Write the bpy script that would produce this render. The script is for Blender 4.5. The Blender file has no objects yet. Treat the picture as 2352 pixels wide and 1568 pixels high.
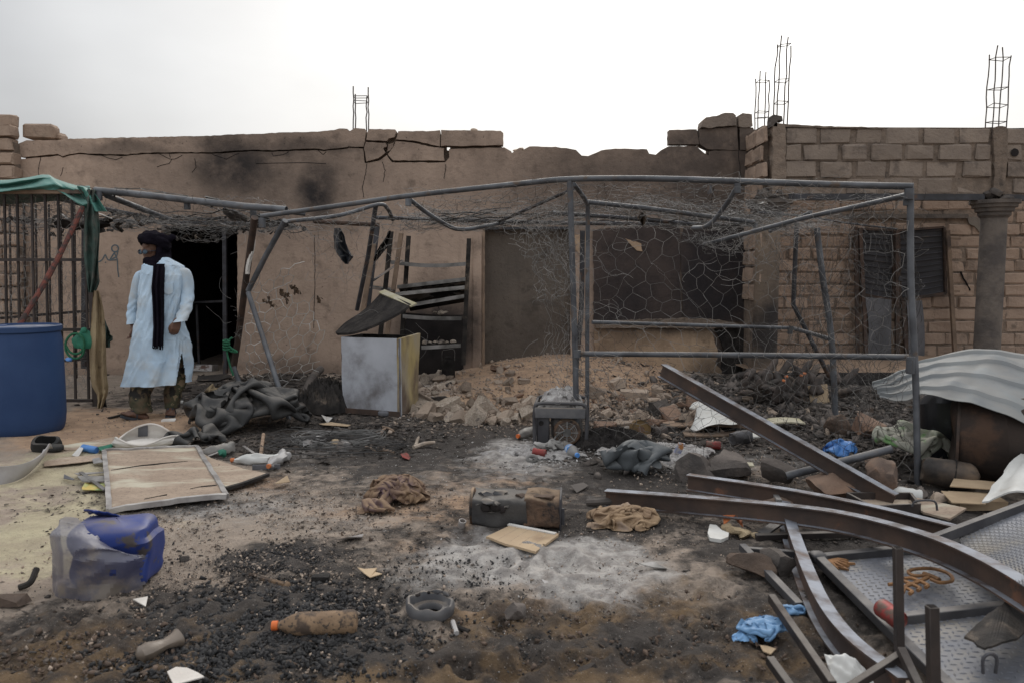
import bpy, bmesh, math, random
import numpy as np
from mathutils import Vector, Matrix, noise as mn, geometry
sc = bpy.context.scene
COL = sc.collection
R = math.radians
random.seed(7)
rng = np.random.default_rng(7)

# ------------------------------------------------------------------ camera
F, CX, CY, H = 1800.0, 1176.0, 784.0, 1.4      # focal length and centre in 2352-wide photo pixels, eye height
PITCH = math.atan((784 - 620) / 1800)
cd = bpy.data.cameras.new('camera'); cam = bpy.data.objects.new('camera', cd); COL.objects.link(cam)
cam.location = (0, 0, H); cam.rotation_euler = (math.pi / 2 - PITCH, 0, 0)
cd.sensor_width = 36; cd.lens = 36 * F / 2352; cd.clip_end = 1500; cd.clip_start = 0.05
cd.dof.use_dof = True; cd.dof.focus_distance = 8.5; cd.dof.aperture_fstop = 4.5
sc.camera = cam

# ------------------------------------------------------------------ overcast sky, soft sun behind the cloud
SUN_AZ, SUN_EL = R(9), R(38)
sund = Vector((math.sin(SUN_AZ) * math.cos(SUN_EL), math.cos(SUN_AZ) * math.cos(SUN_EL), math.sin(SUN_EL)))
w = bpy.data.worlds.new('World'); sc.world = w; w.use_nodes = True
nt = w.node_tree; N = nt.nodes; L = nt.links; N.clear()
out = N.new('ShaderNodeOutputWorld'); bg = N.new('ShaderNodeBackground'); bg.inputs['Strength'].default_value = 0.1
sky = N.new('ShaderNodeTexSky'); sky.sky_type = 'NISHITA'; sky.sun_disc = False
sky.sun_elevation = SUN_EL; sky.sun_rotation = SUN_AZ; sky.dust_density = 6; sky.air_density = 1.5
tc = N.new('ShaderNodeTexCoord')
dot = N.new('ShaderNodeVectorMath'); dot.operation = 'DOT_PRODUCT'
gl = Vector((math.sin(R(14)) * math.cos(R(24)), math.cos(R(14)) * math.cos(R(24)), math.sin(R(24))))
dot.inputs[1].default_value = gl; L.new(tc.outputs['Generated'], dot.inputs[0])
ramp = N.new('ShaderNodeValToRGB'); L.new(dot.outputs['Value'], ramp.inputs[0])
e = ramp.color_ramp.elements
e[0].position = 0.0; e[0].color = (.43, .445, .465, 1)
e[1].position = 1.0; e[1].color = (.82, .82, .81, 1)
for p_, c_ in ((.60, (.375, .385, .40)), (.70, (.315, .322, .335)), (.77, (.39, .396, .405)), (.87, (.465, .467, .47)), (.935, (.54, .54, .54)), (.965, (.64, .64, .64))):
    k = e.new(p_); k.color = c_ + (1,)
ramp.color_ramp.interpolation = 'EASE'
cl = N.new('ShaderNodeTexNoise'); cl.inputs['Scale'].default_value = 2.2; cl.inputs['Detail'].default_value = 5
mp = N.new('ShaderNodeMapping'); mp.inputs['Scale'].default_value = (1, 1, 2.5)
L.new(tc.outputs['Generated'], mp.inputs[0]); L.new(mp.outputs[0], cl.inputs['Vector'])
mr = N.new('ShaderNodeMapRange'); mr.inputs[1].default_value = .3; mr.inputs[2].default_value = .7
mr.inputs[3].default_value = 11.4; mr.inputs[4].default_value = 14.2; L.new(cl.outputs['Fac'], mr.inputs[0])
mul = N.new('ShaderNodeVectorMath'); mul.operation = 'SCALE'
sx_ = N.new('ShaderNodeSeparateXYZ'); L.new(tc.outputs['Generated'], sx_.inputs[0])          # an overcast sky brightens towards the zenith
ov = N.new('ShaderNodeMapRange'); ov.inputs[1].default_value = 0; ov.inputs[2].default_value = 1; ov.inputs[3].default_value = .78; ov.inputs[4].default_value = 1.55; L.new(sx_.outputs['Z'], ov.inputs[0])
pr_ = N.new('ShaderNodeMath'); pr_.operation = 'MULTIPLY'; L.new(mr.outputs[0], pr_.inputs[0]); L.new(ov.outputs[0], pr_.inputs[1])
L.new(ramp.outputs[0], mul.inputs[0]); L.new(pr_.outputs[0], mul.inputs['Scale'])
mx = N.new('ShaderNodeMixRGB'); mx.inputs[0].default_value = .93
L.new(sky.outputs[0], mx.inputs[1]); L.new(mul.outputs[0], mx.inputs[2])
L.new(mx.outputs[0], bg.inputs['Color']); L.new(bg.outputs[0], out.inputs[0])
sd = bpy.data.lights.new('sun', 'SUN'); sd.energy = 0.9; sd.angle = R(35); sd.color = (1, .96, .9)
so = bpy.data.objects.new('sun', sd); COL.objects.link(so); so.location = (0, 0, 30)
so.rotation_euler = sund.to_track_quat('Z', 'Y').to_euler()
sc.view_settings.view_transform = 'Standard'; sc.view_settings.look = 'None'
sc.view_settings.gamma = 1; sc.view_settings.exposure = 0.66; sc.view_settings.use_curve_mapping = False

# ------------------------------------------------------------------ geometry helpers
SP, CP = math.sin(PITCH), math.cos(PITCH)
def ray(x, y):
    a = (x - CX) / F; b = (CY - y) / F
    return Vector((a, CP + b * SP, -SP + b * CP))
def P(x, y, Y):                       # the point at distance Y seen at photo position x, y
    d = ray(x, y); t = Y / d.y
    return Vector((d.x * t, Y, H + d.z * t))
def G(x, y, z=0.0):                   # the point at height z seen at photo position x, y
    d = ray(x, y); t = (z - H) / d.z
    return Vector((d.x * t, d.y * t, z))

_perm = np.random.default_rng(3).permutation(512)
_perm = np.concatenate([_perm, _perm, _perm])
_grad = np.random.default_rng(4).normal(size=(512, 2)); _grad /= np.linalg.norm(_grad, axis=1)[:, None]
def perlin(x, y):
    x = np.asarray(x, float); y = np.asarray(y, float)
    xi = np.floor(x).astype(int); yi = np.floor(y).astype(int); xf = x - xi; yf = y - yi
    u = xf * xf * xf * (xf * (xf * 6 - 15) + 10); v = yf * yf * yf * (yf * (yf * 6 - 15) + 10)
    def g(ix, iy, dx, dy):
        h = _perm[(ix % 512) + _perm[iy % 512]]
        gr = _grad[h]; return gr[..., 0] * dx + gr[..., 1] * dy
    n00 = g(xi, yi, xf, yf); n10 = g(xi + 1, yi, xf - 1, yf); n01 = g(xi, yi + 1, xf, yf - 1); n11 = g(xi + 1, yi + 1, xf - 1, yf - 1)
    return (n00 * (1 - u) + n10 * u) * (1 - v) + (n01 * (1 - u) + n11 * u) * v
def fbm(x, y, o=4, gain=.5):
    s = 0; a = 1
    for i in range(o):
        s = s + a * perlin(np.asarray(x) * 2 ** i + 17.3 * i, np.asarray(y) * 2 ** i + 9.1 * i); a *= gain
    return s
def sstep(a, b, x):
    t = np.clip((np.asarray(x, float) - a) / (b - a), 0, 1); return t * t * (3 - 2 * t)

def gz(X, Y):                         # smooth height of the ground
    X = np.asarray(X, float); Y = np.asarray(Y, float)
    r = np.sqrt(((X - .75) / 2.1) ** 2 + ((Y - 10.4) / 2.7) ** 2)
    m = .25 * (1 - sstep(.1, 1.0, r))
    r2 = np.sqrt(((X + .62) / .75) ** 2 + ((Y - 8.4) / .7) ** 2)
    m = m + .10 * (1 - sstep(0, 1, r2))
    r3 = np.sqrt(((X - 2.9) / 1.6) ** 2 + ((Y - 8.7) / .9) ** 2)
    m = m + .10 * (1 - sstep(0, 1, r3))
    return m + .03 * perlin(X * .5 + 3, Y * .5)
def GG(x, y, up=0.0):                 # the ground point seen at photo position x, y
    z = 0.0
    for _ in range(8):
        p = G(x, y, z); z = float(gz(p.x, p.y))
    return Vector((p.x, p.y, z + up))
def onground(p, up=0.0):
    return Vector((p[0], p[1], float(gz(p[0], p[1])) + up))

def BK(p, dy, dz=0.0, dx=0.0):        # step straight back (away from where one stands) by dy
    return Vector((p.x * (p.y + dy) / p.y + dx, p.y + dy, p.z + dz))
ORG = {}
class MB:
    def __init__(s): s.v = []; s.f = []
    def add(s, vs, fs):
        o = len(s.v); s.v.extend([tuple(q) for q in vs]); s.f.extend([tuple(i + o for i in q) for q in fs])
    def box(s, c, size, rot=None, jit=0.0, bev=0.0):
        c = Vector(c); a, b, d = [q / 2 for q in size]
        if bev:
            bm = bmesh.new(); bmesh.ops.create_cube(bm, size=1)
            for v in bm.verts: v.co = Vector((v.co.x * size[0], v.co.y * size[1], v.co.z * size[2]))
            bmesh.ops.bevel(bm, geom=bm.edges[:], offset=bev, segments=1, affect='EDGES')
            vs = [v.co.copy() for v in bm.verts]; bm.verts.index_update()
            fs = [[v.index for v in f.verts] for f in bm.faces]; bm.free()
        else:
            vs = [Vector((x * a, y * b, z * d)) for x in (-1, 1) for y in (-1, 1) for z in (-1, 1)]
            fs = [(0, 1, 3, 2), (4, 6, 7, 5), (0, 4, 5, 1), (2, 3, 7, 6), (0, 2, 6, 4), (1, 5, 7, 3)]
        if jit: vs = [v + Vector([random.uniform(-jit, jit) for _ in range(3)]) for v in vs]
        if rot is not None: vs = [rot @ v for v in vs]
        s.add([c + v for v in vs], fs)
        return s
    def bar(s, p0, p1, w, h, up=(0, 0, 1), bev=0.0):
        p0 = Vector(p0); p1 = Vector(p1); d = (p1 - p0); ln = d.length; d.normalize()
        x = d.cross(Vector(up))
        if x.length < 1e-4: x = d.cross(Vector((0, 1, 0)))
        x.normalize(); z = x.cross(d)
        rot = Matrix((x, d, z)).transposed()
        return s.box((p0 + p1) / 2, (w, ln, h), rot, bev=bev)
    def tube(s, pts, r, n=8, cap=True, closed=False, hollow=0.0):
        pts = [Vector(p) for p in pts]; m = len(pts)
        rr = r if isinstance(r, (list, tuple)) else [r] * m
        tan = []
        for i in range(m):
            if closed: t = pts[(i + 1) % m] - pts[i - 1]
            else: t = pts[min(i + 1, m - 1)] - pts[max(i - 1, 0)]
            if t.length < 1e-9: t = Vector((0, 0, 1))
            tan.append(t.normalized())
        a = Vector((0, 0, 1)) if abs(tan[0].z) < .9 else Vector((1, 0, 0))
        nrm = (a - tan[0] * a.dot(tan[0])).normalized()
        vs = []
        for i in range(m):
            nrm = (nrm - tan[i] * nrm.dot(tan[i]))
            if nrm.length < 1e-6: nrm = tan[i].orthogonal()
            nrm.normalize(); b = tan[i].cross(nrm)
            for k in range(n):
                th = 2 * math.pi * k / n
                vs.append(pts[i] + (nrm * math.cos(th) + b * math.sin(th)) * rr[i])
        fs = []
        for i in range(m if closed else m - 1):
            j = (i + 1) % m
            for k in range(n):
                k2 = (k + 1) % n
                fs.append((i * n + k, i * n + k2, j * n + k2, j * n + k))
        if cap and not closed:
            if hollow:
                for i, sg in ((0, 1), (m - 1, -1)):
                    base = len(vs)
                    for q in (0, 1):
                        for k in range(n):
                            p = vs[i * n + k]; c = pts[i]
                            vs.append(c + (p - c) * hollow + tan[i] * (sg * q * rr[i] * 2.0))
                    for k in range(n):
                        k2 = (k + 1) % n
                        fs.append((i * n + k, i * n + k2, base + k2, base + k)); fs.append((base + k, base + k2, base + n + k2, base + n + k))
                    fs.append(tuple(base + n + k for k in range(n)))
            else:
                fs.append(tuple(range(n - 1, -1, -1))); fs.append(tuple((m - 1) * n + k for k in range(n)))
        s.add(vs, fs); return s
    def lathe(s, prof, c=(0, 0, 0), n=24, rot=None, wob=None):
        vs = []; fs = []; c = Vector(c); m = len(prof)
        for i, (r, z) in enumerate(prof):
            for k in range(n):
                th = 2 * math.pi * k / n
                q = Vector((r * math.cos(th), r * math.sin(th), z))
                if wob: q = wob(q, th, i)
                vs.append(c + (rot @ q if rot is not None else q))
        for i in range(m - 1):
            for k in range(n):
                k2 = (k + 1) % n
                fs.append((i * n + k, i * n + k2, (i + 1) * n + k2, (i + 1) * n + k))
        if prof[0][0] > 1e-5: fs.append(tuple(range(n - 1, -1, -1)))
        if prof[-1][0] > 1e-5: fs.append(tuple((m - 1) * n + k for k in range(n)))
        s.add(vs, fs); return s
    def poly(s, pts, thick):          # a flat outline given depth along the vector thick
        pts = [Vector(p) for p in pts]; n = len(pts); t = Vector(thick)
        tri = geometry.tessellate_polygon([pts])
        fs = [tuple(q) for q in tri] + [tuple(i + n for i in reversed(q)) for q in tri]
        fs += [(i, (i + 1) % n, (i + 1) % n + n, i + n) for i in range(n)]
        bm = bmesh.new(); bv = [bm.verts.new(p) for p in pts] + [bm.verts.new(p + t) for p in pts]
        for q in fs:
            try: bm.faces.new([bv[i] for i in q])
            except ValueError: pass
        bmesh.ops.recalc_face_normals(bm, faces=bm.faces[:]); bm.verts.index_update()
        s.add([v.co.copy() for v in bm.verts], [[v.index for v in f.verts] for f in bm.faces]); bm.free(); return s
    def grid(s, fn, nu, nv, closeu=False, thick=None):
        vs = []; 
        for j in range(nv + 1):
            for i in range(nu if closeu else nu + 1): vs.append(Vector(fn(i / nu, j / nv)))
        wd = nu if closeu else nu + 1
        fs = [(j * wd + i, j * wd + (i + 1) % wd, (j + 1) * wd + (i + 1) % wd, (j + 1) * wd + i) for j in range(nv) for i in range(nu)]
        if thick is not None:
            o = len(vs); t = Vector(thick); vs = vs + [v + t for v in vs]
            fs2 = [tuple(o + q for q in reversed(f)) for f in fs]; ed = []
            for i in range(nu):
                ed.append((i + 1, i, o + i, o + i + 1)); b = nv * wd; ed.append((b + i, b + i + 1, o + b + i + 1, o + b + i))
            for j in range(nv):
                ed.append((j * wd, (j + 1) * wd, o + (j + 1) * wd, o + j * wd)); b = wd - 1
                ed.append(((j + 1) * wd + b, j * wd + b, o + j * wd + b, o + (j + 1) * wd + b))
            fs = fs + fs2 + ed
        s.add(vs, fs); return s
    def sq(s, c, size, e=.35, rot=None, nu=20, nv=12, dent=0.0, df=6.0, seed=0):   # rounded box / egg
        def sg(a, p): return math.copysign(abs(a) ** p, a)
        vs = []; fs = []; c = Vector(c)
        for j in range(nv + 1):
            ph = -math.pi / 2 + math.pi * j / nv
            for i in range(nu):
                th = 2 * math.pi * i / nu
                q = Vector((size[0] * sg(math.cos(ph), e) * sg(math.cos(th), e), size[1] * sg(math.cos(ph), e) * sg(math.sin(th), e), size[2] * sg(math.sin(ph), e)))
                if dent: q = q * (1 + dent * mn.noise(q * df + Vector((seed * 3.1, seed, 0))))
                vs.append(c + (rot @ q if rot is not None else q))
        for j in range(nv):
            for i in range(nu):
                i2 = (i + 1) % nu; fs.append((j * nu + i, j * nu + i2, (j + 1) * nu + i2, (j + 1) * nu + i))
        s.add(vs, fs); return s
    def rock(s, c, size, seed=0, sub=2, rough=.35, rot=None):
        bm = bmesh.new(); bmesh.ops.create_icosphere(bm, subdivisions=sub, radius=1)
        rr = random.Random(seed); off = Vector([rr.uniform(-50, 50) for _ in range(3)])
        pl = [(Vector([rr.gauss(0, 1) for _ in range(3)]).normalized(), rr.uniform(.42, .82)) for _ in range(13)]
        vs = []
        for v in bm.verts:
            q = v.co.copy()
            for nn, d in pl:
                k = q.dot(nn)
                if k > d: q -= nn * (k - d)
            q *= 1 + rough * .35 * mn.noise(q * 2.2 + off) + rough * .12 * mn.noise(q * 6 + off)
            q = Vector((q.x * size[0], q.y * size[1], q.z * size[2]))
            vs.append(Vector(c) + (rot @ q if rot is not None else q))
        bm.verts.index_update(); fs = [[v.index for v in f.verts] for f in bm.faces]; bm.free()
        s.add(vs, fs); return s
    def mesh(s, name, mat, smooth=True, ang=42, org=(0, 0, 0)):
        me = bpy.data.meshes.new(name); o = Vector(org)
        me.from_pydata([Vector(v) - o for v in s.v], [], s.f); me.update()
        if mat: me.materials.append(mat)
        if smooth:
            me.shade_smooth(); me.set_sharp_from_angle(angle=R(ang))
        return me
    def build(s, name, mat, parent=None, smooth=True, ang=42, org=None, kind=None, label=None):
        if parent is not None: og = ORG[parent.name]
        elif org is not None: og = Vector(org)
        else:
            a = np.array([tuple(v) for v in s.v]); og = Vector(((a[:, 0].min() + a[:, 0].max()) / 2, (a[:, 1].min() + a[:, 1].max()) / 2, a[:, 2].min()))
        ob = bpy.data.objects.new(name, s.mesh(name, mat, smooth, ang, og)); COL.objects.link(ob)
        if parent is not None: ob.parent = parent
        else: ob.location = og
        ORG[ob.name] = og
        if kind: ob['kind'] = kind
        if label: ob['label'] = label
        return ob
def tag(o, label, cat, group=None, kind=None):
    o['label'] = label; o['category'] = cat
    if group: o['group'] = group
    if kind: o['kind'] = kind
    return o
def thing(name, label, cat, loc, group=None):
    o = bpy.data.objects.new(name, None); COL.objects.link(o); o.location = loc; o.empty_display_size = .1
    ORG[o.name] = Vector(loc); return tag(o, label, cat, group)
def copytree(o, parent=None):
    c = o.copy(); COL.objects.link(c)
    if parent is not None: c.parent = parent
    for ch in list(o.children): copytree(ch, c)
    return c
def rotz(a): return Matrix.Rotation(a, 3, 'Z')
def eul(x, y, z): return (Matrix.Rotation(z, 3, 'Z') @ Matrix.Rotation(y, 3, 'Y') @ Matrix.Rotation(x, 3, 'X'))
def align(d, up=(0, 0, 1)):           # rotation that takes +Z to d
    return Vector(d).normalized().to_track_quat('Z', 'Y').to_matrix()
def spline(pts, n=8):
    pts = [Vector(p) for p in pts]; o = []
    q = [pts[0] * 2 - pts[1]] + pts + [pts[-1] * 2 - pts[-2]]
    for i in range(1, len(q) - 2):
        for k in range(n):
            t = k / n
            o.append(.5 * ((2 * q[i]) + (q[i + 1] - q[i - 1]) * t + (2 * q[i - 1] - 5 * q[i] + 4 * q[i + 1] - q[i + 2]) * t * t + (3 * q[i] - q[i - 1] - 3 * q[i + 1] + q[i + 2]) * t ** 3))
    o.append(pts[-1]); return o
def rough(poly, step, amp, seed=0):   # an outline with a crumbled edge
    o = []; n = len(poly); rr = random.Random(seed)
    for i in range(n):
        a = Vector(poly[i] + (0,)) if len(poly[i]) == 2 else Vector(poly[i]); b = poly[(i + 1) % n]; b = Vector(b + (0,)) if len(b) == 2 else Vector(b)
        m = max(1, int((b - a).length / step))
        for k in range(m):
            q = a.lerp(b, k / m)
            if k: q += Vector((rr.uniform(-amp, amp), rr.uniform(-amp, amp), 0))
            o.append((q.x, q.y))
    return o

# ------------------------------------------------------------------ procedural materials
def mk(name, c1, c2=None, scale=5.0, rough=.8, metal=0.0, bump=.25, bscale=None, c3=None, t3=.58, s3=2.0, dust=None, spec=.3,
       stretch=(1, 1, 1), vary=.14, detail=6, fine=None, alpha=None, sub=None, w3=.06):
    m = bpy.data.materials.new(name); m.use_nodes = True; t = m.node_tree; N = t.nodes; L = t.links
    b = N['Principled BSDF']; b.inputs['Roughness'].default_value = rough; b.inputs['Metallic'].default_value = metal
    b.inputs['Specular IOR Level'].default_value = spec
    tc = N.new('ShaderNodeTexCoord'); oi = N.new('ShaderNodeObjectInfo')
    ml = N.new('ShaderNodeMath'); ml.operation = 'MULTIPLY'; ml.inputs[1].default_value = 37.0; L.new(oi.outputs['Random'], ml.inputs[0])
    ad = N.new('ShaderNodeVectorMath'); ad.operation = 'ADD'; L.new(tc.outputs['Object'], ad.inputs[0]); L.new(ml.outputs[0], ad.inputs[1])
    mp = N.new('ShaderNodeMapping'); mp.inputs['Scale'].default_value = stretch; L.new(ad.outputs[0], mp.inputs[0]); vec = mp.outputs[0]
    def nz(s, d=detail, r=.55):
        n = N.new('ShaderNodeTexNoise'); n.inputs['Scale'].default_value = s; n.inputs['Detail'].default_value = d; n.inputs['Roughness'].default_value = r
        L.new(vec, n.inputs['Vector']); return n.outputs['Fac']
    def rng_(src, a, b_, lo=0, hi=1):
        q = N.new('ShaderNodeMapRange'); q.interpolation_type = 'SMOOTHSTEP'
        for i, x in enumerate((a, b_, lo, hi)): q.inputs[i + 1].default_value = x
        L.new(src, q.inputs[0]); return q.outputs[0]
    def mix(f, a, b_, mode='MIX'):
        q = N.new('ShaderNodeMixRGB'); q.blend_type = mode
        if isinstance(f, float): q.inputs[0].default_value = f
        else: L.new(f, q.inputs[0])
        for i, x in ((1, a), (2, b_)):
            if isinstance(x, tuple): q.inputs[i].default_value = x + (1,)
            else: L.new(x, q.inputs[i])
        return q.outputs[0]
    if c2 is None: c2 = tuple(x * .72 for x in c1)
    col = mix(rng_(nz(scale), .33, .67), c1, c2)
    if fine: col = mix(rng_(nz(fine[1], 3), .55, .62), col, fine[0])
    if c3: col = mix(rng_(nz(s3, 8, .62), t3 - w3, t3 + w3), col, c3)
    if dust:
        ge = N.new('ShaderNodeNewGeometry'); sx = N.new('ShaderNodeSeparateXYZ'); L.new(ge.outputs['Normal'], sx.inputs[0])
        up = rng_(sx.outputs['Z'], .25, .95); dn = rng_(nz(7, 6), .3, .62)
        mu = N.new('ShaderNodeMath'); mu.operation = 'MULTIPLY'; L.new(up, mu.inputs[0]); L.new(dn, mu.inputs[1])
        m2 = N.new('ShaderNodeMath'); m2.operation = 'MULTIPLY'; m2.inputs[1].default_value = dust[1]; L.new(mu.outputs[0], m2.inputs[0])
        col = mix(m2.outputs[0], col, dust[0])
    hv = N.new('ShaderNodeHueSaturation'); L.new(rng_(oi.outputs['Random'], 0, 1, 1 - vary, 1 + vary), hv.inputs['Value']); L.new(col, hv.inputs['Color'])
    L.new(hv.outputs[0], b.inputs['Base Color'])
    rg = N.new('ShaderNodeMath'); rg.operation = 'MULTIPLY_ADD'; rg.inputs[1].default_value = .3; rg.inputs[2].default_value = rough - .15; rg.use_clamp = True
    L.new(nz(scale * 2.3, 3), rg.inputs[0]); L.new(rg.outputs[0], b.inputs['Roughness'])
    if bump:
        bp = N.new('ShaderNodeBump'); bp.inputs['Strength'].default_value = bump; bp.inputs['Distance'].default_value = .02
        L.new(nz(bscale or scale * 4, 8, .6), bp.inputs['Height']); L.new(bp.outputs[0], b.inputs['Normal'])
    if alpha is not None: b.inputs['Alpha'].default_value = alpha
    if sub: b.inputs['Transmission Weight'].default_value = sub
    return m
SAND = (.25, .155, .10)
M = {}
M['block'] = mk('block', (.335, .245, .185), (.275, .20, .152), 3, .95, bump=.8, bscale=22, c3=(.19, .142, .11), t3=.60, s3=4, vary=.05)
M['block_dark'] = mk('block_dark', (.225, .178, .142), (.18, .142, .115), 3, .95, bump=.8, bscale=22, c3=(.13, .103, .085), t3=.60, s3=4, vary=.05)
M['mortar'] = mk('mortar', (.20, .152, .117), (.14, .108, .085), 9, .95, bump=1.0, bscale=20, c3=(.075, .06, .05), t3=.62, s3=6)
M['cement'] = mk('cement', (.17, .145, .12), (.11, .095, .085), 2.2, .92, bump=.35, bscale=14, c3=(.065, .057, .052), t3=.6, s3=1.4)
M['concrete_dark'] = mk('concrete_dark', (.12, .10, .085), (.07, .06, .055), 5, .95, bump=.8, bscale=20)
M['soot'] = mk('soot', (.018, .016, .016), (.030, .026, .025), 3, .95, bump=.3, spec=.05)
M['pipe'] = mk('pipe', (.115, .12, .13), (.055, .056, .062), 5, .55, metal=.25, bump=.1, c3=(.10, .07, .05), t3=.64, s3=6, spec=.45, dust=((.28, .245, .21), .35))
M['pipe_dark'] = mk('pipe_dark', (.06, .06, .068), (.035, .034, .036), 7, .6, metal=.3, bump=.1, c3=(.10, .06, .04), t3=.62, s3=5, spec=.4)
M['pipe_rust'] = mk('pipe_rust', (.085, .055, .042), (.045, .035, .03), 8, .75, metal=.2, bump=.2, spec=.3)
M['wire'] = mk('wire', (.27, .25, .23), (.11, .105, .10), 3, .6, metal=.2, bump=0, spec=.4)
M['wire_dark'] = mk('wire_dark', (.09, .083, .078), (.035, .032, .03), 5, .65, metal=.3, bump=0)
M['rebar'] = mk('rebar', (.07, .052, .045), (.045, .036, .032), 20, .7, metal=.3, bump=0)
M['beam'] = mk('beam', (.095, .060, .044), (.050, .036, .031), 5, .6, metal=.25, bump=.12, bscale=40, c3=(.18, .085, .05), t3=.66, s3=7, dust=((.25, .265, .30), 1.0), spec=.5)  # upward faces mixed paler and bluer
M['steel'] = mk('steel', (.085, .082, .085), (.05, .048, .052), 6, .6, metal=.4, bump=.1, c3=(.15, .11, .08), t3=.64, s3=4, dust=((.25, .23, .21), .4), spec=.4)
M['steel_brown'] = mk('steel_brown', (.06, .048, .043), (.036, .031, .03), 7, .6, metal=.4, bump=.12, dust=((.24, .215, .19), .45))
M['plate'] = mk('plate', (.145, .15, .17), (.105, .11, .124), 3.5, .55, metal=.15, bump=.05, c3=(.20, .18, .155), t3=.56, s3=3.5, spec=.4, w3=.12)
M['galv'] = mk('galv', (.36, .38, .41), (.28, .29, .32), 3.5, .5, metal=.25, bump=.04, spec=.5, c3=(.16, .14, .13), t3=.68, s3=2)
M['white_sheet'] = mk('white_sheet', (.19, .20, .20), (.135, .142, .145), 3, .6, metal=.05, bump=.05, spec=.3, dust=((.20, .185, .165), .5))
M['char'] = mk('char', (.020, .018, .0175), (.042, .037, .034), 9, .9, bump=.6, bscale=40, spec=.08)
M['charwood'] = mk('charwood', (.045, .038, .033), (.02, .018, .017), 8, .9, bump=.5, c3=(.14, .11, .085), t3=.62, s3=5)
M['wood'] = mk('wood', (.27, .19, .135), (.19, .13, .09), 4, .85, bump=.3, stretch=(1, 8, 8), c3=(.12, .085, .06), t3=.62)
M['timber'] = mk('timber', (.24, .17, .12), (.16, .115, .085), 6, .9, bump=.4, c3=(.08, .06, .05), t3=.58)
M['peel'] = mk('peel', (.24, .22, .205), (.15, .12, .1), 5, .75, bump=.2, c3=(.025, .023, .022), t3=.5, s3=4, w3=.03)
M['stone'] = mk('stone', (.40, .315, .245), (.28, .215, .165), 7, .95, bump=.8, bscale=22, vary=.2, c3=(.16, .125, .10), t3=.64, s3=6, dust=((.42, .33, .26), .5))
M['stone_pale'] = mk('stone_pale', (.44, .37, .30), (.29, .23, .18), 7, .95, bump=.6, bscale=25, vary=.2, c3=(.12, .10, .09), t3=.62)
M['stone_dark'] = mk('stone_dark', (.125, .105, .093), (.062, .055, .051), 7, .95, bump=.9, bscale=20, vary=.25, dust=((.21, .175, .15), .6))
M['stone_red'] = mk('stone_red', (.25, .155, .105), (.175, .11, .08), 5, .92, bump=.6, bscale=20, vary=.1, c3=(.11, .08, .065), t3=.6, dust=((.27, .19, .14), .5))
M['clod'] = mk('clod', (.15, .105, .078), (.09, .066, .052), 9, .95, bump=.9, bscale=24, vary=.2)
M['blue'] = mk('blue', (.024, .053, .130), (.014, .037, .102), 1.6, .55, bump=.06, spec=.3, c3=(.009, .020, .062), t3=.67, s3=5, w3=.03, dust=((.14, .15, .18), .7))
M['bluecan'] = mk('bluecan', (.030, .055, .235), (.024, .044, .18), 3, .5, bump=.12, spec=.35, c3=(.10, .085, .08), t3=.62, s3=7, w3=.03, dust=((.17, .14, .12), .45))
M['lid_dust'] = mk('lid_dust', (.20, .22, .28), (.09, .13, .25), 5, .65, bump=.05, dust=((.30, .29, .30), .8))
M['tarp_green'] = mk('tarp_green', (.085, .23, .195), (.06, .165, .14), 4, .6, bump=.15, bscale=30, dust=((.20, .30, .26), .5), spec=.35)
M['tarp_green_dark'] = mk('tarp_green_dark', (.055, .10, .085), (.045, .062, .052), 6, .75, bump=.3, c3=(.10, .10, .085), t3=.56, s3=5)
M['tarp_dark'] = mk('tarp_dark', (.040, .039, .037), (.026, .025, .025), 5, .6, bump=.25, bscale=30, dust=((.17, .15, .13), .55), spec=.4)
M['tarp_grey'] = mk('tarp_grey', (.075, .083, .088), (.045, .05, .053), 5, .55, bump=.15, bscale=25, dust=((.18, .18, .175), .5), spec=.45)
M['tan_cloth'] = mk('tan_cloth', (.35, .27, .16), (.25, .185, .11), 4, .85, bump=.2, c3=(.11, .075, .05), t3=.6, s3=5)
M['brown_cloth'] = mk('brown_cloth', (.155, .10, .06), (.10, .062, .052), 6, .9, bump=.3, bscale=60, c3=(.10, .065, .075), t3=.55, s3=5, dust=((.23, .155, .095), .8))
M['beige_cloth'] = mk('beige_cloth', (.33, .225, .135), (.24, .16, .105), 6, .9, bump=.3, bscale=60, c3=(.36, .27, .21), t3=.6, s3=5, dust=((.37, .26, .16), .5))
M['sack'] = mk('sack', (.60, .565, .52), (.46, .42, .38), 4, .8, bump=.3, bscale=90, c3=(.34, .27, .2), t3=.64)
M['white_plastic'] = mk('white_plastic', (.62, .61, .58), (.50, .49, .46), 4, .5, bump=.05, c3=(.40, .34, .27), t3=.64, s3=4)
M['grey_plastic'] = mk('grey_plastic', (.36, .345, .335), (.27, .25, .24), 4, .45, bump=.08, spec=.45, c3=(.17, .14, .12), t3=.62)
M['yellowed'] = mk('yellowed', (.46, .42, .32), (.40, .36, .22), 6, .8, bump=.2)
M['paper'] = mk('paper', (.62, .60, .57), (.5, .47, .43), 6, .9, bump=.1)
M['card'] = mk('card', (.42, .315, .205), (.33, .24, .155), 4, .9, bump=.15, c3=(.24, .17, .11), t3=.66)
M['board'] = mk('board', (.37, .285, .215), (.29, .22, .165), 3, .9, bump=.12, stretch=(1, 3, 1), c3=(.50, .46, .36), t3=.60, s3=1.6, w3=.10, fine=((.22, .165, .125), 40))
M['alu'] = mk('alu', (.42, .40, .38), (.24, .22, .21), 8, .45, metal=.4, bump=.1, c3=(.06, .05, .05), t3=.66, s3=9)
M['tin'] = mk('tin', (.17, .105, .07), (.085, .06, .046), 9, .9, metal=0, bump=.6, bscale=40, c3=(.032, .03, .03), t3=.54, s3=6, dust=((.33, .24, .165), .85), spec=.15)
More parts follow.
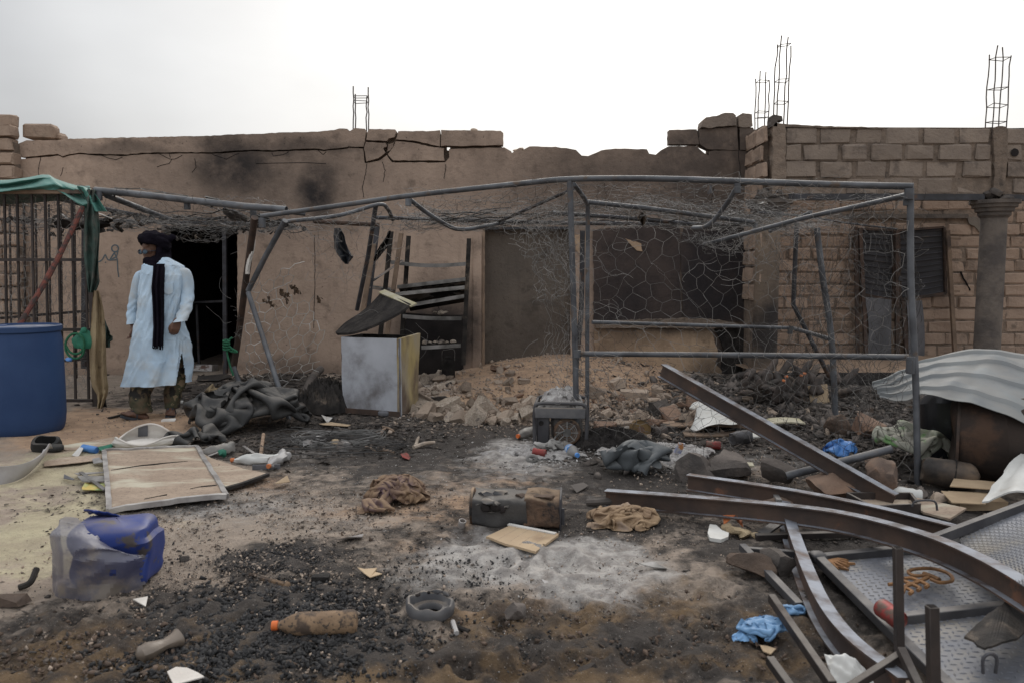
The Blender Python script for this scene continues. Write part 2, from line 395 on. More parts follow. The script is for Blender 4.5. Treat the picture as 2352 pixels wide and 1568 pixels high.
M['melt'] = mk('melt', (.04, .038, .038), (.065, .06, .056), 6, .6, bump=.3, spec=.4, dust=((.16, .135, .11), .5))
M['melt_grey'] = mk('melt_grey', (.12, .115, .115), (.06, .06, .066), 5, .6, bump=.2, spec=.4, dust=((.25, .2, .15), .7))
M['ash'] = mk('ash', (.46, .44, .42), (.26, .24, .23), 22, .95, bump=.7, bscale=60, c3=(.06, .055, .052), t3=.60, s3=14)
M['red_can'] = mk('red_can', (.25, .04, .035), (.13, .035, .03), 14, .5, metal=.2, bump=.1, c3=(.10, .065, .05), t3=.56, s3=16)
M['orange'] = mk('orange', (.62, .15, .035), (.5, .11, .03), 8, .5, bump=.02)
M['orange_dull'] = mk('orange_dull', (.55, .17, .055), (.42, .13, .05), 6, .7, bump=.1, c3=(.30, .17, .10), t3=.6)
M['clear_dirty'] = mk('clear_dirty', (.25, .20, .155), (.17, .135, .105), 9, .4, bump=.15, spec=.5, alpha=.8, dust=((.24, .19, .15), .6))
M['greenpl'] = mk('greenpl', (.035, .19, .12), (.025, .14, .09), 9, .6, bump=.2, spec=.3)
M['rope'] = mk('rope', (.035, .17, .09), (.025, .13, .065), 30, .8, bump=.3)
M['bluebag'] = mk('bluebag', (.09, .25, .58), (.06, .18, .46), 8, .45, bump=.2, spec=.45)
M['glove'] = mk('glove', (.17, .32, .52), (.125, .25, .43), 9, .5, bump=.2, spec=.4, c3=(.10, .12, .15), t3=.64, s3=7)
M['redpole'] = mk('redpole', (.15, .048, .034), (.09, .036, .03), 16, .85, bump=.6, c3=(.045, .032, .028), t3=.52, s3=18)
M['bottle_brown'] = mk('bottle_brown', (.25, .165, .10), (.16, .105, .065), 11, .75, bump=.3, c3=(.07, .05, .038), t3=.56, s3=12, spec=.25, fine=((.06, .045, .035), 60))
M['bottle_soot'] = mk('bottle_soot', (.085, .065, .055), (.05, .042, .038), 9, .75, bump=.2, vary=.3, c3=(.17, .13, .10), t3=.62)
M['clear'] = mk('clear', (.36, .345, .32), (.22, .205, .19), 9, .35, bump=.08, spec=.5, alpha=.6, dust=((.30, .25, .2), .5))
M['drum_burnt'] = mk('drum_burnt', (.040, .029, .024), (.024, .0195, .018), 3, .8, metal=.1, bump=.4, spec=.2, c3=(.070, .042, .029), t3=.58, s3=2.5)
M['drum_melted'] = mk('drum_melted', (.018, .021, .028), (.012, .013, .016), 4, .42, bump=.2, spec=.5, c3=(.05, .055, .065), t3=.62, s3=4)
M['ornament'] = mk('ornament', (.24, .125, .055), (.17, .09, .045), 20, .7, metal=.3, bump=.2)
M['foam'] = mk('foam', (.42, .33, .21), (.30, .225, .14), 12, .95, bump=.8, bscale=50)
M['black_rubber'] = mk('black_rubber', (.022, .022, .022), (.035, .034, .033), 8, .75, bump=.15, dust=((.12, .1, .08), .4))
M['sackgreen'] = mk('sackgreen', (.34, .38, .28), (.36, .34, .29), 3, .7, bump=.25, bscale=30, c3=(.15, .34, .10), t3=.56, s3=2.5, w3=.03)
M['shutter'] = mk('shutter', (.052, .050, .055), (.036, .035, .038), 3, .6, metal=.3, bump=.1, c3=(.09, .075, .065), t3=.64)
M['sheet_grey'] = mk('sheet_grey', (.15, .15, .16), (.10, .10, .108), 3, .55, metal=.35, bump=.08, c3=(.07, .065, .065), t3=.6)
M['strip'] = mk('strip', (.30, .285, .27), (.10, .095, .088), 5, .6, metal=.2, bump=.15, vary=.35)
M['leaf'] = mk('leaf', (.10, .065, .04), (.06, .042, .03), 20, .9, bump=.4)
M['plasticsheet_dark'] = mk('plasticsheet_dark', (.024, .027, .034), (.035, .036, .04), 6, .4, bump=.3, spec=.5)
# ================================================================== GROUND
def build_ground():
    yr = [-60, -20, -8, -2, .6, 1.5, 2.1]
    y = 2.2
    while y < 13.2: yr.append(y); y *= 1.0043
    yr += [13.6, 14.5, 17, 24, 45, 110, 320]
    s1 = np.linspace(-.80, .80, 500)
    ss = np.concatenate([[-40, -12, -4, -1.6, -1.0], s1, [1.0, 1.6, 4, 12, 40]])
    yr = np.array(yr)
    S, Y = np.meshgrid(ss, yr); X = S * np.maximum(Y, 2.0)
    Z = gz(X, Y)
    near = ((np.abs(S) < .81) & (Y > 2.1) & (Y < 13.3)).astype(float)
    def blob(x, y, rx, ry, k=1.0, soft=.7, warp=.45, wf=2.2):
        c = G(x, y); a = G(x, y - ry); b = G(x, y + ry)
        RX = rx * c.y / F; RY = abs(a.y - b.y) / 2
        res = np.zeros_like(X)
        wmask = (np.abs(X - c.x) < RX * 2.2 + .1) & (np.abs(Y - c.y) < RY * 2.4 + .1)
        if not wmask.any(): return res
        x_ = X[wmask]; y_ = Y[wmask]; fx = x_ * wf / max(RX, .15) * .4; fy = y_ * wf / max(RY, .15) * .4
        wx = x_ + warp * RX * fbm(fx + 5, fy + 2, 4)
        wy = y_ + warp * RY * 1.6 * fbm(fx + 31, fy + 13, 4)
        r = np.sqrt(((wx - c.x) / RX) ** 2 + ((wy - c.y) / RY) ** 2)
        res[wmask] = k * (1 - sstep(1 - soft, 1 + soft, r))
        return res
    def acc(lst):
        m = np.zeros_like(X)
        for q in lst: m = 1 - (1 - m) * (1 - np.clip(blob(*q), 0, 1))
        return m
    char = acc([(640, 1290, 130, 38, .9), (600, 1440, 300, 105, .92), (480, 1500, 260, 80, .7), (800, 1500, 160, 70, .7), (760, 1015, 300, 55, .92),
                (1000, 1000, 260, 60, .6), (560, 890, 170, 40, .8), (720, 905, 140, 50, .9), (1480, 1000, 260, 70, .8), (1430, 1060, 160, 40, .8),
                (1850, 925, 330, 70, .95), (1900, 1010, 260, 60, .85), (1700, 1130, 330, 60, .55), (1650, 1300, 240, 80, .35), (1950, 1330, 260, 150, .85),
                (1250, 1215, 230, 40, .55), (870, 1270, 260, 60, .25), (1010, 1340, 180, 50, .35), (1500, 1440, 330, 90, .42), (1250, 1520, 420, 80, .66),
                (1750, 1500, 260, 100, .72), (1330, 1500, 200, 60, .6), (200, 1510, 330, 80, .45), (2250, 1000, 300, 150, .9), (2250, 1250, 260, 200, .8),
                (150, 1565, 320, 60, .75), (950, 1590, 520, 60, .75), (100, 1450, 200, 70, .5), (180, 1150, 130, 40, .30), (420, 1170, 180, 24, .55), (330, 905, 120, 30, .45), (1180, 990, 130, 30, .5), (130, 850, 160, 30, .3), (1320, 1240, 60, 18, .5)])
    char = 1 - (1 - char) * (1 - acc([(720, 1340, 520, 150, .26, .9), (1250, 1180, 520, 100, .24, .9), (850, 1170, 420, 80, .20, .9), (1000, 1070, 520, 70, .34, .9), (1550, 1160, 320, 70, .42, .9), (1350, 1420, 560, 120, .32, .9), (300, 1430, 330, 110, .28, .9)]))
    ash = acc([(1270, 1290, 190, 52, .92), (1340, 1350, 120, 40, .95), (1150, 1275, 170, 45, .75), (1390, 1280, 130, 48, .75), (1180, 1035, 70, 26, .9),
               (1490, 1045, 90, 28, .8), (640, 1190, 300, 50, .30), (520, 1150, 170, 36, .35), (1200, 1070, 120, 22, .5), (1700, 1060, 150, 30, .35),
               (1000, 1320, 130, 45, .45), (985, 905, 40, 40, .5), (700, 1040, 90, 20, .35), (1120, 1100, 300, 60, .2)])
    yel = acc([(110, 1090, 210, 52, .72), (60, 1230, 170, 85, .8), (330, 1035, 130, 22, .75), (180, 1300, 120, 60, .45), (200, 1170, 170, 60, .4), (430, 1200, 80, 40, .3)])
    ora = acc([(300, 975, 330, 45, .8), (1290, 880, 260, 75, .95), (1080, 1170, 260, 60, .55), (1150, 1410, 140, 34, .6), (1450, 1380, 180, 34, .5), (1120, 1100, 200, 30, .4),
               (800, 1180, 260, 60, .3), (560, 1110, 130, 30, .6), (1420, 940, 200, 40, .7), (330, 1420, 200, 50, .3), (1980, 845, 300, 25, .3)])
    wet = acc([(1150, 1410, 150, 40, .7), (1300, 1420, 200, 40, .6), (1500, 1380, 200, 50, .55), (1700, 1300, 130, 34, .4), (1250, 1530, 420, 60, .6), (1800, 1470, 220, 90, .5), (250, 1500, 330, 90, .7), (100, 1560, 320, 60, .7), (950, 1580, 500, 50, .6)])
    # footprints, clods, ripples
    fine = .010 * fbm(X * 5, Y * 5, 3) + .016 * fbm(X * 1.7 + 9, Y * 1.7, 3)
    lump = acc([(1350, 1480, 460, 110, 1), (250, 1490, 380, 110, 1), (1800, 1400, 320, 150, 1), (1250, 1310, 260, 80, .7), (640, 1400, 320, 150, .7)])
    ridg = (1 - np.abs(perlin(X * 6 + 3, Y * 6)) * 2.2) 
    Z = Z + near * (fine + lump * (.026 * fbm(X * 8 + 40, Y * 8, 4, .6) + .012 * ridg) + .012 * char * fbm(X * 9, Y * 9 + 7, 3)
                    + .05 * acc([(1280, 1265, 170, 20, .5), (1180, 1035, 60, 22, 1), (1490, 1045, 80, 25, 1)]) * (.6 + .8 * fbm(X * 8, Y * 8, 3)))
    pr = random.Random(5)
    for (x, y, r, d) in [(1285, 1298, .10, .045), (1150, 1290, .07, .03), (1070, 1235, .09, .03), (1210, 1275, .06, .03)] + [(pr.uniform(900, 1800), pr.uniform(1330, 1560), pr.uniform(.03, .075), pr.uniform(.012, .034)) for _ in range(60)] + [(pr.uniform(-100, 600), pr.uniform(1360, 1560), pr.uniform(.03, .07), pr.uniform(.01, .03)) for _ in range(26)]:
        c = G(x, y); rr = np.sqrt((X - c.x) ** 2 + ((Y - c.y) * .8) ** 2) / r
        Z = Z - near * d * (np.exp(-rr ** 2 * 1.5) - .45 * np.exp(-((rr - 1.3) / .35) ** 2))
        if d > .028 and y < 1310: char = np.maximum(char, .9 * (1 - sstep(.4, 1.1, rr)))
    h, wd = X.shape
    idx = np.arange(h * wd).reshape(h, wd)
    fc = np.stack([idx[:-1, :-1], idx[:-1, 1:], idx[1:, 1:], idx[1:, :-1]], -1).reshape(-1, 4)
    me = bpy.data.meshes.new('ground')
    me.vertices.add(h * wd); me.vertices.foreach_set('co', np.stack([X, Y, Z], -1).astype(np.float32).ravel())
    me.loops.add(fc.size); me.loops.foreach_set('vertex_index', fc.astype(np.int32).ravel())
    me.polygons.add(len(fc)); me.polygons.foreach_set('loop_start', (np.arange(len(fc)) * 4).astype(np.int32))
    me.polygons.foreach_set('loop_total', np.full(len(fc), 4, np.int32)); me.update(calc_edges=True)
    for nm, a in (('char', char), ('ash', ash), ('yellow', yel), ('orange', ora), ('wet', wet)):
        at = me.attributes.new(nm, 'FLOAT', 'POINT'); at.data.foreach_set('value', (a * near).astype(np.float32).ravel())
    me.shade_smooth()
    m = bpy.data.materials.new('ground'); m.use_nodes = True; t = m.node_tree; N = t.nodes; L = t.links; b = N['Principled BSDF']
    b.inputs['Roughness'].default_value = .95; b.inputs['Specular IOR Level'].default_value = .2
    tc = N.new('ShaderNodeTexCoord')
    def nz(s, d=6, r=.6):
        n = N.new('ShaderNodeTexNoise'); n.inputs['Scale'].default_value = s; n.inputs['Detail'].default_value = d; n.inputs['Roughness'].default_value = r
        L.new(tc.outputs['Object'], n.inputs['Vector']); return n.outputs['Fac']
    def mrg(src, a, b_, lo=0, hi=1):
        q = N.new('ShaderNodeMapRange'); q.interpolation_type = 'SMOOTHSTEP'
        for i, x in enumerate((a, b_, lo, hi)): q.inputs[i + 1].default_value = x
        L.new(src, q.inputs[0]); return q.outputs[0]
    def mix(f, a, b_):
        q = N.new('ShaderNodeMixRGB')
        if isinstance(f, float): q.inputs[0].default_value = f
        else: L.new(f, q.inputs[0])
        for i, x in ((1, a), (2, b_)):
            if isinstance(x, tuple): q.inputs[i].default_value = x + (1,)
            else: L.new(x, q.inputs[i])
        return q.outputs[0]
    def math_(op, a, b_):
        q = N.new('ShaderNodeMath'); q.operation = op; q.use_clamp = True
        for i, x in ((0, a), (1, b_)):
            if isinstance(x, float): q.inputs[i].default_value = x
            else: L.new(x, q.inputs[i])
        return q.outputs[0]
    def att(nm):
        q = N.new('ShaderNodeAttribute'); q.attribute_name = nm; return q.outputs['Fac']
    def mask(nm, ns, soft=.22):          # the stain's edge broken up by grain
        v = math_('ADD', att(nm), 0.0)
        s = N.new('ShaderNodeMath'); s.operation = 'ADD'; L.new(v, s.inputs[0])
        g = N.new('ShaderNodeMath'); g.operation = 'MULTIPLY_ADD'; g.inputs[1].default_value = 1.3; g.inputs[2].default_value = -.65; L.new(nz(ns, 8, .68), g.inputs[0])
        L.new(g.outputs[0], s.inputs[1]); return mrg(s.outputs[0], .5 - soft, .5 + soft)
    base = mix(mrg(nz(1.6), .35, .65), (.42, .338, .272), (.31, .255, .207))
    base = mix(mrg(nz(9), .4, .7), base, (.27, .215, .17)); base = mix(math_('MULTIPLY', mrg(nz(34, 4, .7), .54, .70), .42), base, (.13, .105, .088))
    base = mix(mask('orange', 4), base, mix(mrg(nz(6), .4, .6), (.48, .325, .215), (.37, .25, .17)))
    base = mix(math_('MULTIPLY', mask('yellow', 6), .75), base, mix(mrg(nz(5), .35, .65), (.56, .50, .33), (.42, .36, .245)))
    base = mix(math_('MULTIPLY', mask('char', 7), .93), base, mix(mrg(nz(14), .35, .65), (.058, .051, .047), (.03, .027, .026)))
    base = mix(math_('MULTIPLY', mask('wet', 8), .72), base, mix(mrg(nz(5), .40, .6), (.20, .13, .07), (.050, .038, .030)))
    base = mix(math_('MULTIPLY', mask('ash', 9, .38), .85), base, mix(mrg(nz(12), .35, .65), (.55, .515, .48), (.27, .25, .235)))
    base = mix(math_('MULTIPLY', mrg(nz(70, 3), .64, .72), .45), base, (.055, .048, .043))
    base = mix(math_('MULTIPLY', mrg(nz(110, 2), .66, .72), .6), base, (.44, .40, .36))
    L.new(base, b.inputs['Base Color'])
    bp = N.new('ShaderNodeBump'); bp.inputs['Strength'].default_value = 1.0; bp.inputs['Distance'].default_value = .03
    hm = N.new('ShaderNodeMath'); hm.operation = 'MULTIPLY_ADD'; hm.inputs[1].default_value = .6; L.new(nz(60, 6, .7), hm.inputs[0]); L.new(nz(16, 6), hm.inputs[2])
    L.new(hm.outputs[0], bp.inputs['Height']); L.new(bp.outputs[0], b.inputs['Normal'])
    me.materials.append(m)
    o = bpy.data.objects.new('ground', me); COL.objects.link(o); o['kind'] = 'structure'; o['label'] = 'sandy yard strewn with charcoal, ash and rubble'
build_ground()

# ================================================================== PLASTERED BUILDING
WY = 10.5
def stained(name, c1, c2, spots, Y0, soot=(.026, .0235, .024), og=None):   # plaster with soot marks of their own shape, centres given on the wall plane
    m = bpy.data.materials.new(name); m.use_nodes = True; t = m.node_tree; N = t.nodes; L = t.links; b = N['Principled BSDF']
    b.inputs['Roughness'].default_value = .95; b.inputs['Specular IOR Level'].default_value = .2
    tc = N.new('ShaderNodeTexCoord')
    def nz(s, d=6, r=.6, src=None):
        n = N.new('ShaderNodeTexNoise'); n.inputs['Scale'].default_value = s; n.inputs['Detail'].default_value = d; n.inputs['Roughness'].default_value = r
        L.new(src or tc.outputs['Object'], n.inputs['Vector']); return n
    def mrg(src, a, b_, lo=0, hi=1):
        q = N.new('ShaderNodeMapRange'); q.interpolation_type = 'SMOOTHSTEP'
        for i, x in enumerate((a, b_, lo, hi)): q.inputs[i + 1].default_value = x
        L.new(src, q.inputs[0]); return q.outputs[0]
    def mix(f, a, b_):
        q = N.new('ShaderNodeMixRGB')
        if isinstance(f, float): q.inputs[0].default_value = f
        else: L.new(f, q.inputs[0])
        for i, x in ((1, a), (2, b_)):
            if isinstance(x, tuple): q.inputs[i].default_value = x + (1,)
            else: L.new(x, q.inputs[i])
        return q.outputs[0]
    wv = N.new('ShaderNodeVectorMath'); wv.operation = 'MULTIPLY_ADD'; wv.inputs[1].default_value = (.5, .5, .5)
    L.new(nz(1.4, 5).outputs['Color'], wv.inputs[0]); L.new(tc.outputs['Object'], wv.inputs[2])
    total = None
    for (x, y, rx, ry, k, soft) in spots:
        c = P(x, y, Y0) - Vector(og if og is not None else (0, 0, 0)); sx = rx * Y0 / F; sz = ry * Y0 / F
        v = N.new('ShaderNodeVectorMath'); v.operation = 'SUBTRACT'; L.new(wv.outputs[0], v.inputs[0]); v.inputs[1].default_value = (c.x + .25, c.y + .25, c.z + .25)
        u = N.new('ShaderNodeVectorMath'); u.operation = 'MULTIPLY'; L.new(v.outputs[0], u.inputs[0]); u.inputs[1].default_value = (1 / sx, 0, 1 / sz)
        l = N.new('ShaderNodeVectorMath'); l.operation = 'LENGTH'; L.new(u.outputs[0], l.inputs[0])
        f = mrg(l.outputs['Value'], 1 - soft, 1 + soft, k, 0)
        if total is None: total = f
        else:
            q = N.new('ShaderNodeMath'); q.operation = 'MAXIMUM'; L.new(total, q.inputs[0]); L.new(f, q.inputs[1]); total = q.outputs[0]
    base = mix(mrg(nz(1.1).outputs['Fac'], .3, .7), c1, c2)
    base = mix(mrg(nz(5, 8, .65).outputs['Fac'], .50, .75), base, tuple(x * .60 for x in c2)); base = mix(mrg(nz(.9, 8, .7).outputs['Fac'], .52, .66, 0, .5), base, tuple(x * .62 for x in c2))
    base = mix(mrg(nz(2.2, 8, .7).outputs['Fac'], .60, .74, 0, .6), base, tuple(min(1, x * 1.22) for x in c1))
    base = mix(mrg(nz(26, 2).outputs['Fac'], .69, .735, 0, .8), base, (.055, .042, .035))
    st = N.new('ShaderNodeMapping'); st.inputs['Scale'].default_value = (6, 6, .7); L.new(tc.outputs['Object'], st.inputs[0])
    base = mix(mrg(nz(1.5, 5, .6, st.outputs[0]).outputs['Fac'], .55, .78, 0, .35), base, tuple(x * .5 for x in c2))
    if total is not None:
        g = N.new('ShaderNodeMath'); g.operation = 'MULTIPLY'; L.new(total, g.inputs[0]); L.new(mrg(nz(3.5, 8, .65).outputs['Fac'], .2, .6, .65, 1.0), g.inputs[1])
        base = mix(g.outputs[0], base, soot)
    L.new(base, b.inputs['Base Color'])
    bp = N.new('ShaderNodeBump'); bp.inputs['Strength'].default_value = .55; bp.inputs['Distance'].default_value = .045
    hm = N.new('ShaderNodeMath'); hm.operation = 'MULTIPLY_ADD'; hm.inputs[1].default_value = .35; L.new(nz(30, 6, .65).outputs['Fac'], hm.inputs[0]); L.new(nz(4, 6).outputs['Fac'], hm.inputs[2])
    L.new(hm.outputs[0], bp.inputs['Height']); L.new(bp.outputs[0], b.inputs['Normal'])
    return m
bw = thing('plastered_building', 'long low plastered mud-brick building with cracked smoke-stained front and crumbled top edge', 'building', tuple(P(900, 860, WY)))
SPOTS = [(540, 385, 120, 95, .97, .85), (630, 400, 250, 130, .62, .9), (726, 445, 55, 75, 1.0, .85), (650, 340, 260, 26, .75, .9), (310, 344, 150, 16, .6, .9), (1000, 320, 120, 30, .35, .9), (1250, 380, 160, 50, .45, .9), (290, 340, 30, 16, .55, .8), (560, 330, 120, 26, .45, .8),
         (1640, 400, 230, 190, .82, .7), (1420, 430, 280, 140, .72, .9), (1120, 400, 120, 60, .18, .9), (1560, 640, 205, 130, .84, .6), (1460, 640, 100, 110, .70, .5), (1450, 500, 150, 60, .6, .6), (1250, 470, 160, 50, .25, .8),
         (1010, 770, 110, 95, .95, .5), (1030, 690, 70, 60, .5, .7), (900, 800, 60, 60, .5, .7), (1690, 830, 90, 90, .92, .4), (700, 850, 110, 22, .55, .8), (420, 470, 160, 50, .3, .8), (560, 500, 200, 40, .45, .8), (330, 860, 140, 18, .35, .8)]
PL = stained('plaster', (.44, .325, .25), (.345, .255, .197), SPOTS, WY, og=ORG[bw.name])
PLY = stained('plaster_patch', (.42, .30, .20), (.33, .23, .155), [(1500, 745, 140, 26, .8, .6), (1640, 860, 60, 50, .6, .6), (1450, 760, 70, 40, .55, .7), (1380, 830, 40, 60, .5, .7)], WY, og=ORG[bw.name])
GREYP = stained('grey_render', (.150, .122, .098), (.115, .094, .078), [(1210, 600, 120, 55, .35, .7), (1130, 640, 40, 60, .4, .8), (1240, 702, 60, 8, .35, .6), (1290, 560, 50, 60, .4, .7)], WY, soot=(.05, .045, .042), og=ORG[bw.name])
def wp(x, y, dy=0): return P(x, y, WY) + Vector((0, dy, 0))
def slab(name, poly, dy0, dy1, mat, step=9, amp=1.2, seed=1, label=None):
    pts = [wp(x, y, dy0) for x, y in (rough(poly, step, amp, seed) if step else poly)]
    mb = MB(); mb.poly(pts, (0, dy1 - dy0, 0)); return mb.build(name, mat, bw, smooth=False, label=label)
C1 = [(45, 364), (94, 361), (135, 357), (145, 362), (160, 357), (180, 354), (210, 356), (288, 358), (330, 354), (370, 353), (425, 352.5), (487, 353), (540, 349), (587, 347), (625, 348.5), (680, 345.5), (728, 344.5), (744, 347), (770, 344), (798, 341), (801, 339), (833, 341)]
topA = [(147, 320), (202, 319), (250, 317.5), (300, 316.5), (380, 314.5), (460, 313.5), (500, 312), (545, 309), (588, 308.5), (663, 304.7), (730, 303.5), (768, 299.7), (780, 296), (798, 297), (804, 302), (815, 295), (838, 296.7), (841, 303)]
bandA = topA + [(838.5, 325), (835, 338)] + [(x, y - 2.2) for x, y in reversed(C1[3:-1])] + [(132, 354), (94, 358), (60, 361), (45, 361), (45, 330), (62, 323), (132, 323)]
slab('wall_fragment', bandA, -.012, .10, PL, 7, .8, 2)
slab('wall_fragment', [(845, 303), (848, 297.5), (908, 298.5), (911, 303), (906, 316), (893, 319), (889, 325), (842, 322.5)], -.02, .10, PL, 8, .7, 3)
slab('wall_fragment', [(915, 302.5), (988, 302), (1010.5, 300), (1011.5, 318), (1010.5, 337), (998, 334.5), (948, 323.5), (910, 321)], -.015, .10, PL, 8, .7, 4)
slab('wall_fragment', [(1013.5, 300), (1075, 301), (1150, 302), (1156, 307), (1155.5, 334), (1135, 334.5), (1058, 337), (1023, 335.5), (1013, 337)], -.03, .14, PL, 8, .6, 5)
slab('wall_fragment', [(841, 327), (886, 329.5), (889, 337), (880, 341), (885, 352), (870, 364), (842, 372), (836.5, 343)], -.018, .10, PL, 7, .8, 6)
slab('wall_fragment', [(909, 325.5), (948, 328.5), (998, 339.5), (1020, 341), (1019, 356), (1021, 370), (1005, 369.5), (903, 369), (891, 355), (898, 346), (904, 338)], -.008, .10, PL, 7, .8, 7)
slab('wall_fragment', [(891, 331), (904, 327), (903, 337), (896, 345), (888, 349), (890, 339)], .02, .10, PL, 5, .7, 8)
# the large lower wall with its two doorways
low = [(45, 880), (45, 366)] + [(x, y + 1) for x, y in C1[1:]] + [(834.5, 345), (838, 376), (873, 369), (888, 357), (900, 373), (1005, 374), (1023, 373), (1032, 362), (1031, 343), (1058, 342), (1135, 340), (1158, 339), (1174, 348),
       (1176, 352), (1191, 341), (1201, 345), (1216, 337), (1276, 337.7), (1323, 345), (1336, 358), (1351, 359), (1381, 346), (1413, 342), (1486, 343.5), (1491, 353.5), (1506, 356), (1518, 346), (1536, 336.5), (1560, 336), (1600, 336.5), (1623, 356), (1628, 358), (1628, 349), (1640, 346),
       (1684, 347), (1732, 346), (1732, 880)]
low += [(1311, 880), (1311, 526), (1113, 526), (1113, 880), (545, 880), (545, 519), (370, 519), (370, 880)]
slab('wall', low, 0, .10, PL, 10, .9, 9)
slab('wall_fragment', [(1537, 299.5), (1575, 298.5), (1600, 298), (1603, 315), (1605, 332.5), (1570, 332), (1537, 331.5)], -.01, .14, PL, 8, .7, 10)
slab('wall_fragment', [(1605, 298), (1693, 292), (1696, 346), (1640, 344), (1625, 343), (1613, 336), (1607, 331)], -.006, .14, PL, 7, .7, 11)
slab('wall_fragment', [(1698.5, 293), (1729, 294), (1732, 300), (1732, 345), (1700, 345.5)], -.012, .14, PL, 8, .6, 12)
# rubble core behind the plaster, so that the cracks stay dark
core = [(48, 880), (48, 330), (150, 325), (300, 321), (460, 318), (600, 313), (780, 301), (835, 301), (900, 303), (1010, 306), (1022, 306), (1023, 343), (1032, 344), (1034, 306), (1148, 306), (1150, 334), (1160, 342), (1174, 352), (1195, 346), (1216, 341), (1276, 341), (1323, 349), (1336, 362), (1351, 363), (1381, 350), (1413, 346),
        (1484, 347), (1490, 358), (1508, 360), (1520, 350), (1536, 339), (1604, 339), (1618, 362), (1630, 364), (1634, 340), (1612, 330), (1612, 300), (1690, 296), (1728, 298), (1732, 880), (1311, 880), (1311, 526), (1113, 526), (1113, 880), (545, 880), (545, 519), (370, 519), (370, 880)]
slab('rubble_core', core, .102, .30, M['mortar'], 0)
# blocked doorway of smooth grey render with a dark lintel strip
slab('blocked_doorway', [(1108, 880), (1108, 512), (1316, 512), (1316, 880)], .14, .2, GREYP, 0)
slab('lintel_strip', [(1113, 521), (1311, 521), (1311, 527), (1113, 527)], -.01, .04, M['pipe_dark'], 0)
slab('door_jamb', [(1107, 880), (1109, 528), (1113.5, 528), (1113, 880)], -.012, .05, M['timber'], 9, .6, 15)
slab('door_jamb', [(1086, 880), (1088, 545), (1106, 540), (1106, 880)], -.035, .0, PL, 9, .8, 16)
# burnt service hatch: sooty slabs on the wall face, darkened to stand in for a recess; ledge, ochre counter front
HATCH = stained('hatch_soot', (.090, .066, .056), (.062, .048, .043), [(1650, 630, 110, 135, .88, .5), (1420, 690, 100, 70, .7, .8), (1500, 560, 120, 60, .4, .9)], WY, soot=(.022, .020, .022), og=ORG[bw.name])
slab('hatch_dark_slab', [(1362, 738), (1364, 640), (1361, 528), (1420, 522), (1500, 518), (1560, 520), (1563, 580), (1560, 640), (1566, 738)], -.018, -.002, HATCH, 8, 1.4, 17)
slab('hatch_dark_slab', [(1569, 738), (1566, 640), (1562, 560), (1570, 522), (1640, 517), (1722, 521), (1724, 738)], -.022, -.003, HATCH, 8, 1.6, 18)
slab('plaster_patch', [(1435, 548), (1472, 560), (1475, 578), (1462, 576), (1448, 562)], -.03, -.022, PLY, 6, 1.5, 19)
slab('plaster_patch', [(1320, 540), (1345, 536), (1352, 560), (1340, 590), (1322, 575)], -.012, 0, PLY, 6, 1.5, 23)
slab('hatch_ledge', [(1366, 738), (1560, 730), (1645, 734), (1690, 742), (1690, 752), (1366, 752)], -.12, -.02, M['mortar'], 6, 1.6, 20)
slab('counter_front', [(1366, 880), (1364, 752), (1500, 750), (1618, 752), (1632, 762), (1640, 790), (1648, 812), (1640, 830), (1655, 850), (1650, 880)], -.07, -.02, PLY, 6, 1.6, 21)
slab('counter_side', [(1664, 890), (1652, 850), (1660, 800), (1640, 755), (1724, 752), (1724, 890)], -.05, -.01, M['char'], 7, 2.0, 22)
slab('dark_backing', [(920, 860), (922, 735), (940, 728), (1000, 732), (1060, 728), (1068, 740), (1066, 860)], -.012, -.002, M['soot'], 7, 2.0, 31)  # flat black slab low on the wall behind the shelves
mb = MB(); mb.bar(wp(1736, 595, -.10), wp(1724, 862, -.14), .055, .05); mb.build('timber_post', M['timber'], bw)
# fine cracks in the lower plaster: thin dark lines stand in for their shaded depth
for pts in ([(843, 376), (840, 400), (833, 430), (836, 460)], [(878, 372), (884, 392), (880, 425)], [(448, 365), (450, 385), (440, 400)], [(94, 362), (88, 390), (90, 420)], [(145, 385), (138, 410)], [(722, 540), (724, 620), (722, 690), (720, 770)], [(1580, 560), (1572, 620), (1577, 700)], [(1000, 690), (1020, 735), (1045, 760), (1075, 812)], [(228, 356), (250, 364), (267, 367.5), (285, 360)], [(367, 354), (390, 366), (402, 366), (422, 355)], [(395, 366), (390, 376), (372, 380), (359, 385)], [(487, 355), (503, 360), (520, 366.5), (536, 358), (552, 351)], [(625, 351), (627, 359), (650, 356), (668, 347)], [(730, 346), (742, 356), (752, 347)], [(390, 354), (391, 365)], [(588, 376), (640, 375), (700, 374), (760, 377)], [(1024, 378), (1022, 398), (1019, 414)], [(1620, 520), (1632, 480), (1640, 420)], [(1698, 300), (1698, 345)], [(1696, 346), (1700, 400), (1703, 440)]):
    mb = MB(); q = []
    for a, b in zip(pts[:-1], pts[1:]):
        for k in range(5):
            t = k / 5; q.append(wp(a[0] + (b[0] - a[0]) * t + random.uniform(-1, 1), a[1] + (b[1] - a[1]) * t, -.0015))
    mb.tube(q, [.004] * len(q), 4); mb.build('crack', M['soot'], bw)
M['graffiti'] = mk('graffiti', (.085, .125, .15), (.13, .14, .14), 20, .95, bump=.1)
mb = MB()
